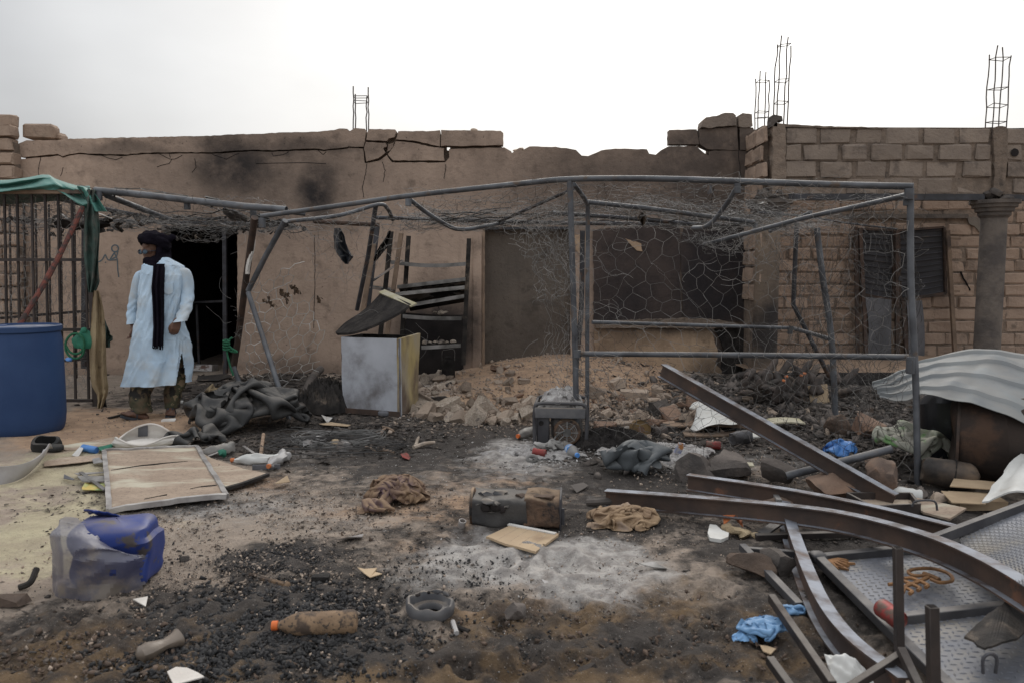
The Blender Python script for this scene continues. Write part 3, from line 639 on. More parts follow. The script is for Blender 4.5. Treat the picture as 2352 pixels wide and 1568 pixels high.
for st in ([(264.5 + 8 * math.cos(a), 571 + 8 * math.sin(a)) for a in [i * .52 for i in range(13)]], [(271, 577), (268, 590), (252, 598), (258, 588), (263, 581), (270, 597), (252, 598)], [(226, 602), (231, 600), (236, 596), (240, 588), (242.5, 585), (245, 592), (248, 597), (253, 598)], [(269.5, 597), (270.5, 620), (273, 637)], [(241.5, 602), (243.5, 604)]):
    for k in range(len(st) - 1): mb.bar(wp(*st[k], -.0015 - .0003 * k), wp(*st[k + 1], -.0015 - .0003 * k), .017, .002, (0, 1, 0))
mb.build('graffiti', M['graffiti'], bw, smooth=False)
# closed black box behind the open doorway, its roof added to keep light out
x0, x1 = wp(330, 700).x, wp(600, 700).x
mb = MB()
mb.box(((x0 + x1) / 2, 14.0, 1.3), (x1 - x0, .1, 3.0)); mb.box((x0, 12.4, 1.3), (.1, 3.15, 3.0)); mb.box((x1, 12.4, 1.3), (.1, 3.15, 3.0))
mb.box(((x0 + x1) / 2, 12.42, 2.55), (x1 - x0 + .1, 3.26, .12)); mb.build('dark_room_box', M['soot'], bw, smooth=False)
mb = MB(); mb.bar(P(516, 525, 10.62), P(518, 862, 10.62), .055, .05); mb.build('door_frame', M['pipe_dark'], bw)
mb = MB(); mb.bar(P(440, 695, 11.2), P(516, 692, 10.62), .03, .03); mb.bar(P(452, 700, 11.2), P(458, 850, 11.2), .03, .03); mb.build('door_rail', M['pipe_dark'], bw)
# starter bars standing on the wall top
def cage(parent, x, ytop, ybot, Y, w, d, rings, bend=0, lean=0):
    p = P(x, ybot, Y); top = P(x, ytop, Y).z; mb = MB()
    hw = w * Y / F / 2
    def cor(z, k):
        f = (z - p.z) / max(.1, top - p.z)
        sx = (-1, 1, 1, -1)[k]; sy = (-1, -1, 1, 1)[k]
        return Vector((p.x + sx * hw + lean * f, p.y + sy * d + .0, z))
    for ry in rings:
        z = P(x, ry, Y).z; q = [cor(z + random.uniform(-.015, .015), k) for k in range(4)]
        mb.tube(q, .005, 5, closed=True)
    st = mb.build('starter_bars', M['rebar'], parent, kind='stuff')
    for k in range(4):
        zt = top + (-.02, -.14, .0, -.09)[k]
        n = 8; q = [cor(p.z - .15 + (zt - p.z + .15) * i / n, k) + Vector((random.uniform(-.004, .004) * i ** .5, 0, 0)) for i in range(n + 1)]
        b = MB(); b.tube(q, .008, 6); b.build('rebar', M['rebar'], st)
cage(bw, 829, 198, 297, WY + .14, 30, .07, [222, 234], lean=.01)
cage(bw, 1748, 163, 318, 11.0, 22, .07, [188, 260, 272], lean=0)

# ---------------------------------------------------------------- broken block wall at the left edge
lb = thing('block_wall', 'broken wall of rough mud blocks at the far left edge, its stacked courses left ragged', 'wall', tuple(P(10, 860, 10.35)))
blockM = {}
def blockmesh(key, w, h, d, mat, seed=0, bev=.018):
    if key in blockM: return blockM[key]
    bm = bmesh.new(); bmesh.ops.create_cube(bm, size=1)
    for v in bm.verts: v.co = Vector((v.co.x * w, v.co.y * d, v.co.z * h))
    bmesh.ops.bevel(bm, geom=bm.edges[:], offset=bev, segments=1, affect='EDGES')
    rr = random.Random(seed)
    for v in bm.verts: v.co += Vector([rr.uniform(-1, 1) * bev * .8 for _ in range(3)])
    me = bpy.data.meshes.new('brick'); bm.to_mesh(me); bm.free(); me.materials.append(mat); blockM[key] = me; return me
def brick(parent, c, me, rz=0, ry=0):
    o = bpy.data.objects.new('brick', me); COL.objects.link(o); o.parent = parent; o.location = Vector(c) - ORG[parent.name]; o.rotation_euler = (0, ry, rz); return o
z = -.05; r_ = 0
while z < 3.12:
    hgt = .175; x = P(42, 400, 10.35).x - (.02 if r_ % 2 else .0) - random.uniform(0, .04)
    for k in range(3):
        wv_ = .36 if not (k == 0 and r_ % 2) else .20
        if z > 2.95 and k == 0 and False: pass
        me = blockmesh(('L', wv_, (r_ + k) % 3), wv_ - .02, hgt - .02, .2, M['block'], r_ + k)
        brick(lb, (x - wv_ / 2, 10.40 + random.uniform(-.012, .012), z + hgt / 2), me, 0, random.uniform(-.01, .01)); x -= wv_
    z += hgt; r_ += 1
xr = P(46, 400, 10.4).x
mb = MB(); mb.box((xr - .54, 10.42, 1.5), (1.02, .12, 3.1), jit=.01); mb.build('mortar_bed', M['mortar'], lb, smooth=False)

def loose_block(x, y, w, h, Y, label, mat, rz=0, ry=0, d=.2):
    p = P(x, y, Y); mb = MB(); mb.box(p, (w * Y / F, d, h * Y / F), eul(0, ry, rz), bev=.03, jit=.010)
    o = mb.build('concrete_block', mat, smooth=False); return tag(o, label, 'block', 'loose blocks lying on the wall tops')
loose_block(10, 279.5, 52, 29, 10.45, 'loose mud block at the far left, topmost on the ragged block wall', M['block'])
loose_block(96, 305, 68, 33, 10.62, 'loose tilted mud block on the left end of the plastered wall', M['block'], ry=.03)
loose_block(138, 315, 22, 16, 10.70, 'small broken corner of mud block beside the larger tilted block on the left wall', M['block'], ry=.2)
p = [(1612, 292), (1614, 278), (1622, 270), (1645, 267), (1665, 259.5), (1684, 260), (1690, 265), (1692, 289), (1650, 290.5), (1628, 295)]
mb = MB(); mb.poly([P(x, y, WY - .05) for x, y in rough(p, 6, .8, 3)], (0, .24, 0)); tag(mb.build('concrete_block', M['block_dark'], smooth=False), 'long sooty block with a bitten left end, highest on the plastered wall', 'block', 'loose blocks lying on the wall tops')
p = [(1697, 291), (1696, 266), (1706, 260), (1727, 263), (1729, 290), (1720, 292.5), (1706, 293)]
mb = MB(); mb.poly([P(x, y, WY - .03) for x, y in rough(p, 6, .7, 4)], (0, .2, 0)); tag(mb.build('concrete_block', M['block_dark'], smooth=False), 'upright sooty block at the right end of the plastered wall top, beside the rebar cage', 'block', 'loose blocks lying on the wall tops')
for x, y, s in ((1090, 299, .06), (1188, 347, .07), (1198, 342, .05)):
    mb = MB(); q = P(x, y, WY + .1); mb.rock(q, (s, s * .8, s * .5), int(x)); tag(mb.build('mortar_crumb', M['stone']), 'small crumb of mortar left on the broken top edge of the plastered wall', 'rubble', 'mortar crumbs on the plastered wall')

# ================================================================== BLOCK BUILDING ON THE RIGHT
BY = 9.75
bb = thing('block_building', 'unfinished building of rough grey-brown blocks with columned porch and rusty double door', 'building', tuple(P(2050, 860, BY)))
def bp(x, y, dy=0): return P(x, y, BY) + Vector((0, dy, 0))
# parapet blocks
rows = [(294, 331, [(1805, 1876), (1884, 1956), (1966, 2025), (2038, 2113), (2121, 2195), (2204, 2276)]),
        (332.5, 369, [(1804, 1841), (1845, 1924), (1934, 1992), (2000, 2072), (2081, 2146), (2156, 2232), (2241, 2276)]),
        (371, 408, [(1803, 1874), (1884, 1957), (1967, 2037), (2042, 2121), (2128, 2200), (2212, 2278)]),
        (410, 446, [(1806, 1850), (1858, 1935), (1944, 2020), (2030, 2100), (2108, 2190), (2198, 2262)])]
for j, (y0, y1, xs) in enumerate(rows):
    for k, (a, b) in enumerate(xs):
        p0 = bp(a, y1); p1 = bp(b, y0)
        me = blockmesh(('R', round(b - a), j % 2), (p1.x - p0.x), (p1.z - p0.z), .18, M['block_dark'], k + j * 7, .016)
        brick(bb, ((p0.x + p1.x) / 2, BY + .09 + random.uniform(-.012, .008) + (.02 if j == 3 else 0), (p0.z + p1.z) / 2), me, 0, random.uniform(-.012, .012))
for j, (y0, y1, _) in enumerate(rows):
    x = 2312 + (14 if j % 2 else 0)
    if j == 1: x = 2312
    for k in range(4):
        wv_ = 74 if not (j == 1 and k == 0) else 40
        p0 = bp(x, y1); p1 = bp(x + wv_, y0); me = blockmesh(('R', wv_, j % 2), p1.x - p0.x, p1.z - p0.z, .18, M['block_dark'], k + j * 5, .016)
        brick(bb, ((p0.x + p1.x) / 2, BY + .09 + random.uniform(-.01, .01), (p0.z + p1.z) / 2), me); x += wv_ + 9
mb = MB(); q = bp(2330, 351, -.004); mb.lathe([(.0, 0), (.048, 0), (.05, .004)], q, 12, eul(math.pi / 2, 0, 0)); mb.build('weep_hole_disc', M['soot'], bb)  # dark disc stands in for the shade inside the hole
top = [(1772, 292), (1800, 286), (1830, 288), (1900, 291), (1960, 293), (2060, 294.5), (2276, 295), (2280, 292), (2315, 294), (2352, 296), (2700, 296)]
mb = MB(); mb.poly([bp(x, y, .022) for x, y in rough(top, 12, 1.0, 5)[:-1] + [(2700, 296), (2700, 447), (1803, 447), (1800, 300)]], (0, .15, 0)); mb.build('mortar_bed', M['mortar'], bb, smooth=False)
mb = MB(); mb.poly([bp(x, y, -.01) for x, y in rough([(1800, 285), (1840, 288), (1900, 290.5), (1960, 292), (2030, 293.5), (2030, 296), (1960, 295.5), (1880, 294.5), (1803, 292)], 8, .8, 8)], (0, .2, 0)); mb.build('mortar_cap', M['mortar'], bb, smooth=False)
# piers above the columns
mb = MB(); mb.poly([bp(x, y, -.02) for x, y in rough([(1772, 450), (1774, 292), (1780, 283), (1800, 286), (1804, 300), (1803, 380), (1808, 450)], 9, 1.3, 6)], (0, .22, 0)); mb.build('pier', M['mortar'], bb, smooth=False)
mb = MB(); mb.poly([bp(x, y, -.02) for x, y in rough([(1771, 292), (1771, 268), (1776, 264), (1795, 268), (1797, 279), (1785, 278), (1784, 292)], 6, 1.2, 7)], (0, .14, 0)); mb.build('pier', M['concrete_dark'], bb, smooth=False)
mb = MB(); mb.poly([bp(x, y, -.025) for x, y in rough([(2280, 446), (2282, 390), (2279, 296), (2290, 291), (2310, 293), (2312, 350), (2308, 400), (2306, 446)], 9, 1.3, 9)], (0, .22, 0)); mb.build('pier', M['mortar'], bb, smooth=False)
# columns with stepped capitals
def column(x, mat):
    base = Vector((bp(x, 600).x, BY + .10, .10)); mb = MB()
    zt = bp(x, 500).z - .1; r = .152
    prof = [(r * 1.0, 0), (r, .4), (r * .99, 1.2), (r * .97, zt - .0)]
    mb.lathe(prof, base, 28); c = mb.build('column', mat, bb)
    m2 = MB(); zt = bp(x, 500).z
    m2.lathe([(.155, zt), (.185, zt + .03), (.185, zt + .07), (.215, zt + .075), (.22, zt + .12), (.25, zt + .125), (.255, zt + .165), (.282, zt + .17), (.285, zt + .215), (.20, zt + .22), (.10, zt + .225)], (base.x, base.y, 0), 28)
    m2.build('capital', M['concrete_dark'], c)
    m3 = MB()
    for k in range(9): m3.rock((base.x + random.uniform(-.13, .13), base.y + random.uniform(-.1, .05), zt + .25 + random.uniform(-.02, .08)), (.11, .09, .07), 50 + k, 2, .6)
    m3.build('mortar_lump', M['concrete_dark'], c)
column(2289, M['concrete_dark']); column(1768, stained('sooty_column', (.24, .18, .13), (.17, .13, .10), [(1768, 760, 40, 95, .93, .5), (1768, 650, 40, 60, .45, .8)], BY, og=ORG[bb.name]))
# dark steel lintel carrying the parapet
mb = MB(); mb.bar(bp(1812, 452, .06), bp(2262, 453, .06), .12, .075); mb.bar(bp(2312, 454, .06), bp(2700, 455, .06), .12, .075); mb.build('lintel', M['pipe_dark'], bb)
mb = MB(); mb.bar(bp(1806, 452, .02), bp(2100, 457, .02), .03, .04); mb.build('lintel_bar', M['steel_brown'], bb)
# left return wall
mb = MB(); a = bp(1772, 600).x; mb.box((a - .03, (BY + WY) / 2 + .25, 1.6), (.16, WY - BY + .2, 3.15)); mb.build('return_wall', M['mortar'], bb, smooth=False)
for j in range(10):
    for k in range(3):
        me = blockmesh(('S', j % 3), .34, .185, .05, M['block'], j * 3 + k, .014)
        brick(bb, (a - .115, BY + .16 + k * .36 + (.12 if j % 2 else 0), 3.05 - j * .215), me, math.pi / 2)
# back wall of small bricks
KY = 11.55
def kp(x, y): return P(x, y, KY)
xl = kp(1745, 600).x; xr = 8.6; zb = .12; ztop = 2.62
mb = MB(); mb.box(((xl + xr) / 2, KY + .108, 1.25), (xr - xl, .18, 2.85)); mb.build('mortar_bed', M['mortar'], bb, smooth=False)
z = zb; j = 0; dx0, dx1 = kp(1935, 600).x, kp(2200, 600).x
while z < ztop:
    hh = .178; x = xl - (.19 if j % 2 else .0) + random.uniform(-.02, .02)
    lintel = abs(z + hh / 2 - kp(2000, 500).z) < .07
    while x < xr:
        ww = .375 + random.uniform(-.05, .05)
        if not (z < 1.35 and False):
            me = blockmesh(('K', round(ww * 20), j % 3), ww - .022, hh - .02, .10, M['block'], int(ww * 1000) + j, .014)
            if not (lintel and dx0 - .1 < x + ww / 2 < dx1 + .3): brick(bb, (x + ww / 2, KY + .05 + random.uniform(-.012, .012), z + hh / 2 + random.uniform(-.005, .005)), me, 0, random.uniform(-.012, .012))
        x += ww
    z += hh; j += 1
mb = MB(); a = kp(1945, 497); b = kp(2222, 497); mb.bar((a.x, KY + .04, a.z), (b.x, KY + .04, b.z), .14, .06); mb.build('shadow_line_bar', M['concrete_dark'], bb)  # dark bar paints in the shadow line of the groove over the door
# a jagged crack and fallen render by the door
crk = [(2228, 505), (2236, 520), (2260, 530), (2285, 540)]; mb = MB(); mb.poly([kp(x, y) + Vector((0, -.02, 0)) for x, y in rough([(2220, 500), (2262, 500), (2264, 538), (2248, 534), (2236, 520), (2224, 514)], 6, 1.5, 3)], (0, .02, 0)); mb.build('render_patch', M['cement'], bb, smooth=False)
for pts in ([(2244, 640), (2249, 670), (2246, 700), (2252, 735), (2250, 760), (2238, 790)], [(2205, 625), (2220, 655), (2230, 672)]):
    mb = MB(); q = []
    for a, b in zip(pts[:-1], pts[1:]):
        for k in range(4): q.append(kp(a[0] + (b[0] - a[0]) * k / 4 + random.uniform(-1.5, 1.5), a[1] + (b[1] - a[1]) * k / 4) + Vector((0, -.008, 0)))
    mb.tube(q, .014, 4); mb.build('crack', M['soot'], bb)  # shade inside the cracks drawn as dark lines
for x, y, s, w_ in ((2245, 470 + 140, 40, 20), (2222, 735, 44, 26), (2228, 700, 40, 24)):
    pass
# double door: louvred upper halves, bent grey sheet below
DY = KY - .07
def dp(x, y, dy=0): return P(x, y, DY) + Vector((0, dy, 0))
dl = [dict(px=(1968, 2052), tl=(1966, 526), tr=(2052, 530), ml=(1978, 676), mr=(2050, 690)), dict(px=(2062, 2168), tl=(2062, 530), tr=(2166, 522), ml=(2066, 688), mr=(2170, 674))]
for d in dl:
    q = lambda u, v, dy=0, d=d: dp(d['tl'][0] * (1 - u) * (1 - v) + d['tr'][0] * u * (1 - v) + d['ml'][0] * (1 - u) * v + d['mr'][0] * u * v, d['tl'][1] * (1 - u) * (1 - v) + d['tr'][1] * u * (1 - v) + d['ml'][1] * (1 - u) * v + d['mr'][1] * u * v + 5 * math.sin(u * 3.1) * (v - .2), dy)
    mb = MB(); mb.grid(lambda u, v: q(u, v), 8, 8, thick=(0, .02, 0)); leaf = mb.build('door_leaf', M['shutter'], bb)
    for k in range(12):
        v = (k + .5) / 12; mb = MB(); mb.tube([q(.05 + .9 * i / 6, v, -.012) for i in range(7)], .009, 5); mb.build('slat', M['shutter'], leaf)
    mb = MB(); mb.bar(q(0, 0, -.02), q(0, 1, -.02), .045, .03); mb.bar(q(1, 0, -.02), q(1, 1, -.02), .045, .03); mb.bar(q(0, 1, -.018), q(1, 1, -.018), .05, .04); mb.bar(q(0, 0, -.018), q(1, 0, -.018), .03, .03); mb.build('leaf_frame', M['pipe_rust'], leaf)
mb = MB(); mb.grid(lambda u, v: dp(1982 + 62 * u + 10 * math.sin(v * 2.6) * (1 - u), 682 + 130 * v + 6 * u, -.05 + .06 * math.sin(u * 3) * v), 6, 8, thick=(0, .006, 0)); mb.build('door_sheet', M['sheet_grey'], bb)
mb = MB(); mb.grid(lambda u, v: dp(2082 + 36 * u - 14 * (v - .6) ** 2 + 6 * v * u, 690 + 140 * v, -.06 + .08 * math.sin(u * 2.5) * v), 6, 8, thick=(0, .006, 0)); mb.build('door_sheet', M['sheet_grey'], bb)
for a, b, w_ in (((2056, 530), (2056, 820), .06), ((1962, 522), (1966, 822), .03), ((1972, 526), (1985, 810), .045), ((2172, 530), (2188, 812), .055), ((2070, 692), (2078, 815), .045)):
    mb = MB(); mb.bar(dp(*a, -.05), dp(*b, -.06), w_, .05); mb.build('door_post', M['timber'] if w_ > .05 and a[0] > 2100 else M['pipe_rust'], bb)
mb = MB(); mb.box(dp(2062, 640, -.08), (.06, .03, .07)); mb.build('door_lock', M['pipe_dark'], bb)
for a, b in (((2168, 547), (2204, 549)), ((2172, 668), (2202, 669)), ((1935, 540), (1962, 545)), ((1935, 640), (1966, 652))):
    mb = MB(); mb.bar(dp(*a, -.02), dp(*b, -.02), .03, .028); mb.build('hinge_strap', M['timber'], bb)
# porch slab with sooty edge
a = P(1722, 860, BY).x
mb = MB(); mb.grid(lambda u, v: (a + (8.6 - a) * u, 9.52 + (KY - 9.4) * v, .145 + .02 * mn.noise(Vector((u * 30, v * 9, 0)))), 90, 26); mb.build('porch_floor', stained('porch_dirt', (.27, .185, .125), (.20, .14, .10), [], 10), bb)
mb = MB(); mb.grid(lambda u, v: (a + (8.6 - a) * u, 9.52 - .05 * v + .03 * mn.noise(Vector((u * 40, v * 3, 5))), .155 - .30 * v), 120, 4); mb.build('porch_edge', M['char'], bb)
cage(bb, 1792, 82, 280, BY + .08, 24, .065, [104, 187, 236], lean=.02)
cage(bb, 2287, 105, 292, BY + .08, 31, .075, [136, 206, 243, 280], lean=.0)
M['wire_bright'] = mk('wire_bright', (.66, .64, .60), (.40, .38, .36), 3, .55, metal=.1, bump=0, spec=.4)
# ================================================================== PIPE FRAMES AND CHICKEN WIRE
def hexnet(mb, fn, wu, wv, cell=.11, r=.0017, jit=.012, seed=0, hole=None, drop=.0, n=3):
    rr = random.Random(seed); dx = cell / 2; q = cell * .30; h = cell * .82
    nc = max(3, int(wu / dx)); nr = max(2, int(wv / h)); nodes = {}
    for i in range(nr + 1):
        for j in range(nc + 1):
            u = j * dx; v = i * h + (q / 2 if (i + j) % 2 else -q / 2)
            u += rr.gauss(0, jit * .6); v += rr.gauss(0, jit * .6)
            if hole and hole(u / wu, v / wv): nodes[i, j] = None; continue
            p = Vector(fn(u / wu, v / wv)); p += Vector((rr.gauss(0, jit), rr.gauss(0, jit), rr.gauss(0, jit))) * .5
            nodes[i, j] = p
    for i in range(nr + 1):
        run = []
        for j in range(nc + 2):
            p = nodes.get((i, j))
            if p is None or rr.random() < drop:
                if len(run) > 1: mb.tube(run, r, n, cap=False)
                run = [p] if p is not None else []
                continue
            if run:
                m = (run[-1] + p) / 2 + Vector((rr.gauss(0, 1), rr.gauss(0, 1), rr.gauss(0, 1))) * jit * .22
                run.append(m)
            run.append(p)
        if len(run) > 1: mb.tube(run, r, n, cap=False)
        if i < nr:
            for j in range(nc + 1):
                a, b = nodes.get((i, j)), nodes.get((i + 1, j))
                if (i + j) % 2 and a is not None and b is not None and rr.random() >= drop:
                    mb.tube([a, (a + b) / 2 + Vector((rr.gauss(0, 1), rr.gauss(0, 1), rr.gauss(0, 1))) * jit * .2, b], r * 1.35, n, cap=False)
def nvec(p, s, a, seed=0):
    q = Vector(p) * s + Vector((seed * 7.7, seed * 3.3, seed)); return Vector((mn.noise(q), mn.noise(q + Vector((31, 0, 0))), mn.noise(q + Vector((0, 47, 0))))) * a
def bil(a, b, c, d, u, v): return (Vector(a) * (1 - u) + Vector(b) * u) * (1 - v) + (Vector(d) * (1 - u) + Vector(c) * u) * v   # a b top, d c bottom

fr = thing('pipe_enclosure', 'bent grey pipe frame hung with torn chicken wire across the middle of the yard', 'wire cage', tuple(GG(1325, 1025)))
def pipe(name, pts, r, mat='pipe', parent=fr, n=12, sm=0, hollow=0.0):
    if sm: pts = spline(pts, sm)
    mb = MB(); mb.tube(pts, r, n, hollow=hollow); return mb.build(name, M[mat], parent)
rail = [P(600, 497, 7.4), P(770, 474, 7.15), P(940, 450, 6.85), P(1180, 424, 6.45), P(1310, 412, 6.2), P(1500, 411, 5.95), P(1700, 417, 5.72), P(1900, 424, 5.45), P(2098, 429, 5.17)]
pipe('top_rail', rail, .0225, sm=5)
p1 = GG(1325, 1027); pipe('post', [P(1309, 416, 6.2), P(1315, 620, 6.2), P(1322, 850, 6.2), Vector((p1.x, p1.y, -.1))], .0235, 'pipe', sm=3)
p2 = GG(2110, 1112); pipe('post', [P(2091, 434, 5.19), P(2092, 640, 5.17), P(2098, 760, 5.15), P(2104, 900, 5.14), Vector((p2.x, p2.y, -.1))], .0215, 'pipe', sm=3)
pipe('mid_rail', [P(1335, 812, 6.19), P(1700, 815, 5.70), P(2088, 820, 5.17)], .0205)
p3 = GG(1349, 985); pipe('post', [P(1318, 424, 6.25), P(1334, 444, 6.45), P(1347, 466, 6.7), P(1350, 490, 6.8), P(1349, 700, 6.85), Vector((p3.x, p3.y, -.1))], .019, 'pipe', sm=4)
pipe('brace', [P(943, 460, 6.86), P(985, 492, 7.0), P(1035, 522, 7.2), P(1062, 527, 7.3), P(1092, 524, 7.4), P(1180, 507, 7.8)], .0195, 'pipe', sm=5)
pipe('brace', [P(1692, 432, 5.75), P(1668, 470, 5.9), P(1640, 506, 6.05), P(1618, 522, 6.15), P(1592, 524, 6.3)], .018, 'pipe', sm=5)
pipe('brace', [P(2083, 448, 5.22), P(1980, 472, 5.7), P(1852, 500, 6.1), P(1720, 535, 6.5), P(1615, 563, 6.8)], .0185, 'pipe', sm=3, hollow=.75)
pipe('brace', [P(1768, 532, 7.6), P(1862, 488, 7.1)], .018)
pipe('roof_rail', [P(1345, 464, 6.75), P(1480, 478, 6.9), P(1735, 511, 7.2)], .021, hollow=.75)
pipe('roof_rail', [P(1270, 490, 7.7), P(1400, 498, 7.7), P(1630, 518, 7.7)], .02, 'pipe_dark')
pipe('roof_rail', [P(860, 500, 8.6), P(1100, 507, 8.5), P(1300, 513, 8.3), P(1740, 516, 8.1)], .021, 'pipe_dark')
pipe('roof_rail', [P(650, 510, 7.6), P(780, 495, 7.9), P(868, 470, 8.1), P(890, 480, 8.3), P(902, 505, 8.6)], .02, 'pipe', sm=4)
pipe('roof_rail', [P(720, 508, 8.2), P(870, 517, 8.6)], .025, 'pipe_rust', hollow=.75)
p4 = GG(1812, 872); pipe('post', [P(1830, 512, 8.1), P(1822, 700, 8.15), Vector((p4.x, 8.3, 0))], .024, 'pipe_dark')
p5 = GG(1921, 966); pipe('post', [P(1876, 524, 7.25), P(1890, 640, 7.25), P(1910, 780, 7.25), Vector((p5.x, p5.y, -.08))], .028, 'pipe', sm=4)
pipe('back_rail', [P(1360, 740, 7.5), P(1812, 753, 8.1)], .0185, 'pipe')
pipe('back_rail', [P(1822, 754, 8.1), P(1908, 779, 7.3)], .021, 'pipe', hollow=.75)
p6 = GG(1336, 865); pipe('post', [P(1338, 530, 9.3), P(1336, 700, 9.3), Vector((p6.x, 9.3, .1))], .03, 'pipe_dark')
p7 = GG(822, 850); pipe('post', [P(863, 474, 8.1), P(845, 590, 8.4), P(820, 712, 8.7)], .024, 'pipe_dark')
pipe('post', [P(655, 507, 7.45), P(612, 585, 7.7), P(570, 668, 7.9)], .027, 'pipe')
p8 = GG(668, 962); pipe('post', [P(570, 672, 7.85), P(612, 800, 7.6), Vector((p8.x, p8.y, -.05))], .025, 'pipe')
p9 = GG(548, 908); pipe('post', [P(585, 500, 7.5), P(568, 620, 7.9), P(548, 770, 8.3), P(537, 842, 8.4)], .034, 'pipe_rust', sm=3)
pipe('post', [P(537, 842, 8.35), P(550, 880, 8.3), GG(563, 912)], .026, 'pipe')
for x, y, Y, hh, r_ in ((938, 465, 6.82, .06, .027), (1694, 433, 5.70, .07, .024), (1630, 436, 5.8, .06, .017), (1326, 812, 6.19, .06, .03), (2088, 446, 5.17, .07, .03), (2084, 462, 5.2, .06, .026), (2091, 838, 5.12, .11, .027), (602, 512, 7.4, .09, .034), (1815, 758, 8.1, .08, .028), (1735, 519, 7.2, .05, .022)):
    p = P(x, y, Y); pipe('socket', [p + Vector((0, 0, hh / 2)), p - Vector((0, 0, hh / 2))], r_, 'pipe', n=10, hollow=.8)
pipe('wire_strap', [P(1740, 488, 8.9), P(1850, 497, 8.9), P(1940, 512, 9.2), P(2060, 527, 9.6)], .012, 'pipe_dark')
# front sheet of wire between the two front posts
A, B = P(1318, 420, 6.19), P(2093, 436, 5.17); Cc, D = Vector((p2.x, p2.y, .0)), Vector((p1.x, p1.y, .0))
W = (B - A).length
def front(u, v, s=1, k=.09): 
    q = bil(A, B, Cc, D, u, v); return q + nvec(q, 1.3, k * (.3 + v), s) + Vector((0, .04 * math.sin(u * 9) * v, 0))
mb = MB(); hexnet(mb, lambda u, v: front(u, v), W, 1.95, .125, .0013, .018, 1, hole=lambda u, v: mn.noise(Vector((u * 5, v * 4, 3))) > .42); mb.build('wire_mesh', M['wire'], fr)
mb = MB(); hexnet(mb, lambda u, v: front(u, .42 + v * .58, 3, .22) + Vector((0, -.04 + .1 * v, 0)), W, 1.2, .095, .0012, .024, 2, hole=lambda u, v: v < .12 + .25 * mn.noise(Vector((u * 4, 0, 9))), drop=.06); mb.build('wire_mesh', M['wire_dark'], fr)
# wire roof sagging behind the rail
def roofw(u, v, s=4, k=.16):
    a = Vector(rail[2]).lerp(rail[4], min(1, u * 3)) if u < .333 else Vector(rail[4]).lerp(rail[8], (u - .333) / .667)
    b = bil(P(930, 500, 8.8), P(1800, 512, 8.3), P(1800, 512, 8.3), P(930, 500, 8.8), u, 0)
    q = a.lerp(b, v); q.z -= .16 * math.sin(math.pi * min(1, v)) * (.6 + .4 * math.sin(u * 7))
    return q + nvec(q, 1.6, k, s)
for sd_, (k_, cell, mt, v0, v1) in enumerate(((.10, .13, 'wire', 0, .55), (.22, .11, 'wire_dark', .35, 1.0), (.26, .10, 'wire', .45, 1.0), (.2, .12, 'wire_dark', .1, .8), (.24, .10, 'wire', .5, 1.0))):
    mb = MB(); hexnet(mb, lambda u, v: roofw(u, v0 + (v1 - v0) * v, 4 + sd_, k_), 3.9, 2.0 * (v1 - v0) + .3, cell, .0012, .028, 10 + sd_, drop=.08); mb.build('wire_mesh', M[mt], fr)
# right flank of the enclosure
for sd_, mt in ((21, 'wire_dark'), (24, 'wire_dark')):
    mb = MB(); hexnet(mb, lambda u, v: (lambda q: q + nvec(q, 1.5, .28, sd_))(bil(P(2085, 455, 5.3), P(1800, 540, 7.9), GG(1800, 905), GG(2090, 1090), u, v)), 2.6, 1.9, .11, .0012, .03, sd_, drop=.10); mb.build('wire_mesh', M[mt], fr)
for sd_ in (25, 26):
    mb = MB(); hexnet(mb, lambda u, v: (lambda q: q + nvec(q, 2.5, .25, sd_))(bil(P(1590, 525, 6.6), P(1860, 505, 6.6), P(1800, 575, 6.8), P(1640, 560, 6.7), u, v)), 1.5, .8, .10, .0012, .03, sd_, drop=.12); mb.build('wire_mesh', M['wire'], fr)
# bundle hanging loose on the left of the front post, and its skirt on the ground
for sd_, (x0, x1, y1) in enumerate(((1205, 1300, 700), (1225, 1315, 830), (1235, 1330, 960), (1290, 1350, 1000))):
    mb = MB(); hexnet(mb, lambda u, v: (lambda q: q + nvec(q, 2.2, .20, 30 + sd_))(bil(P(x0 - 25, 500, 6.5), P(1312, 455, 6.3), P(x1, y1, 6.15), P(x0 + 45 + sd_ * 15, y1, 6.3), u, v)), .70, 1.4, .12, .0013, .035, 30 + sd_, drop=.10); mb.build('wire_mesh', M['wire'], fr)
mb = MB(); hexnet(mb, lambda u, v: (lambda q: q + nvec(q, 3, .16, 41) + Vector((0, 0, .06)))(bil(GG(1310, 985), GG(1620, 1000), GG(1560, 1060), GG(1330, 1058), u, v)), 1.4, .7, .11, .0012, .03, 41, drop=.1); mb.build('wire_mesh', M['wire_dark'], fr)
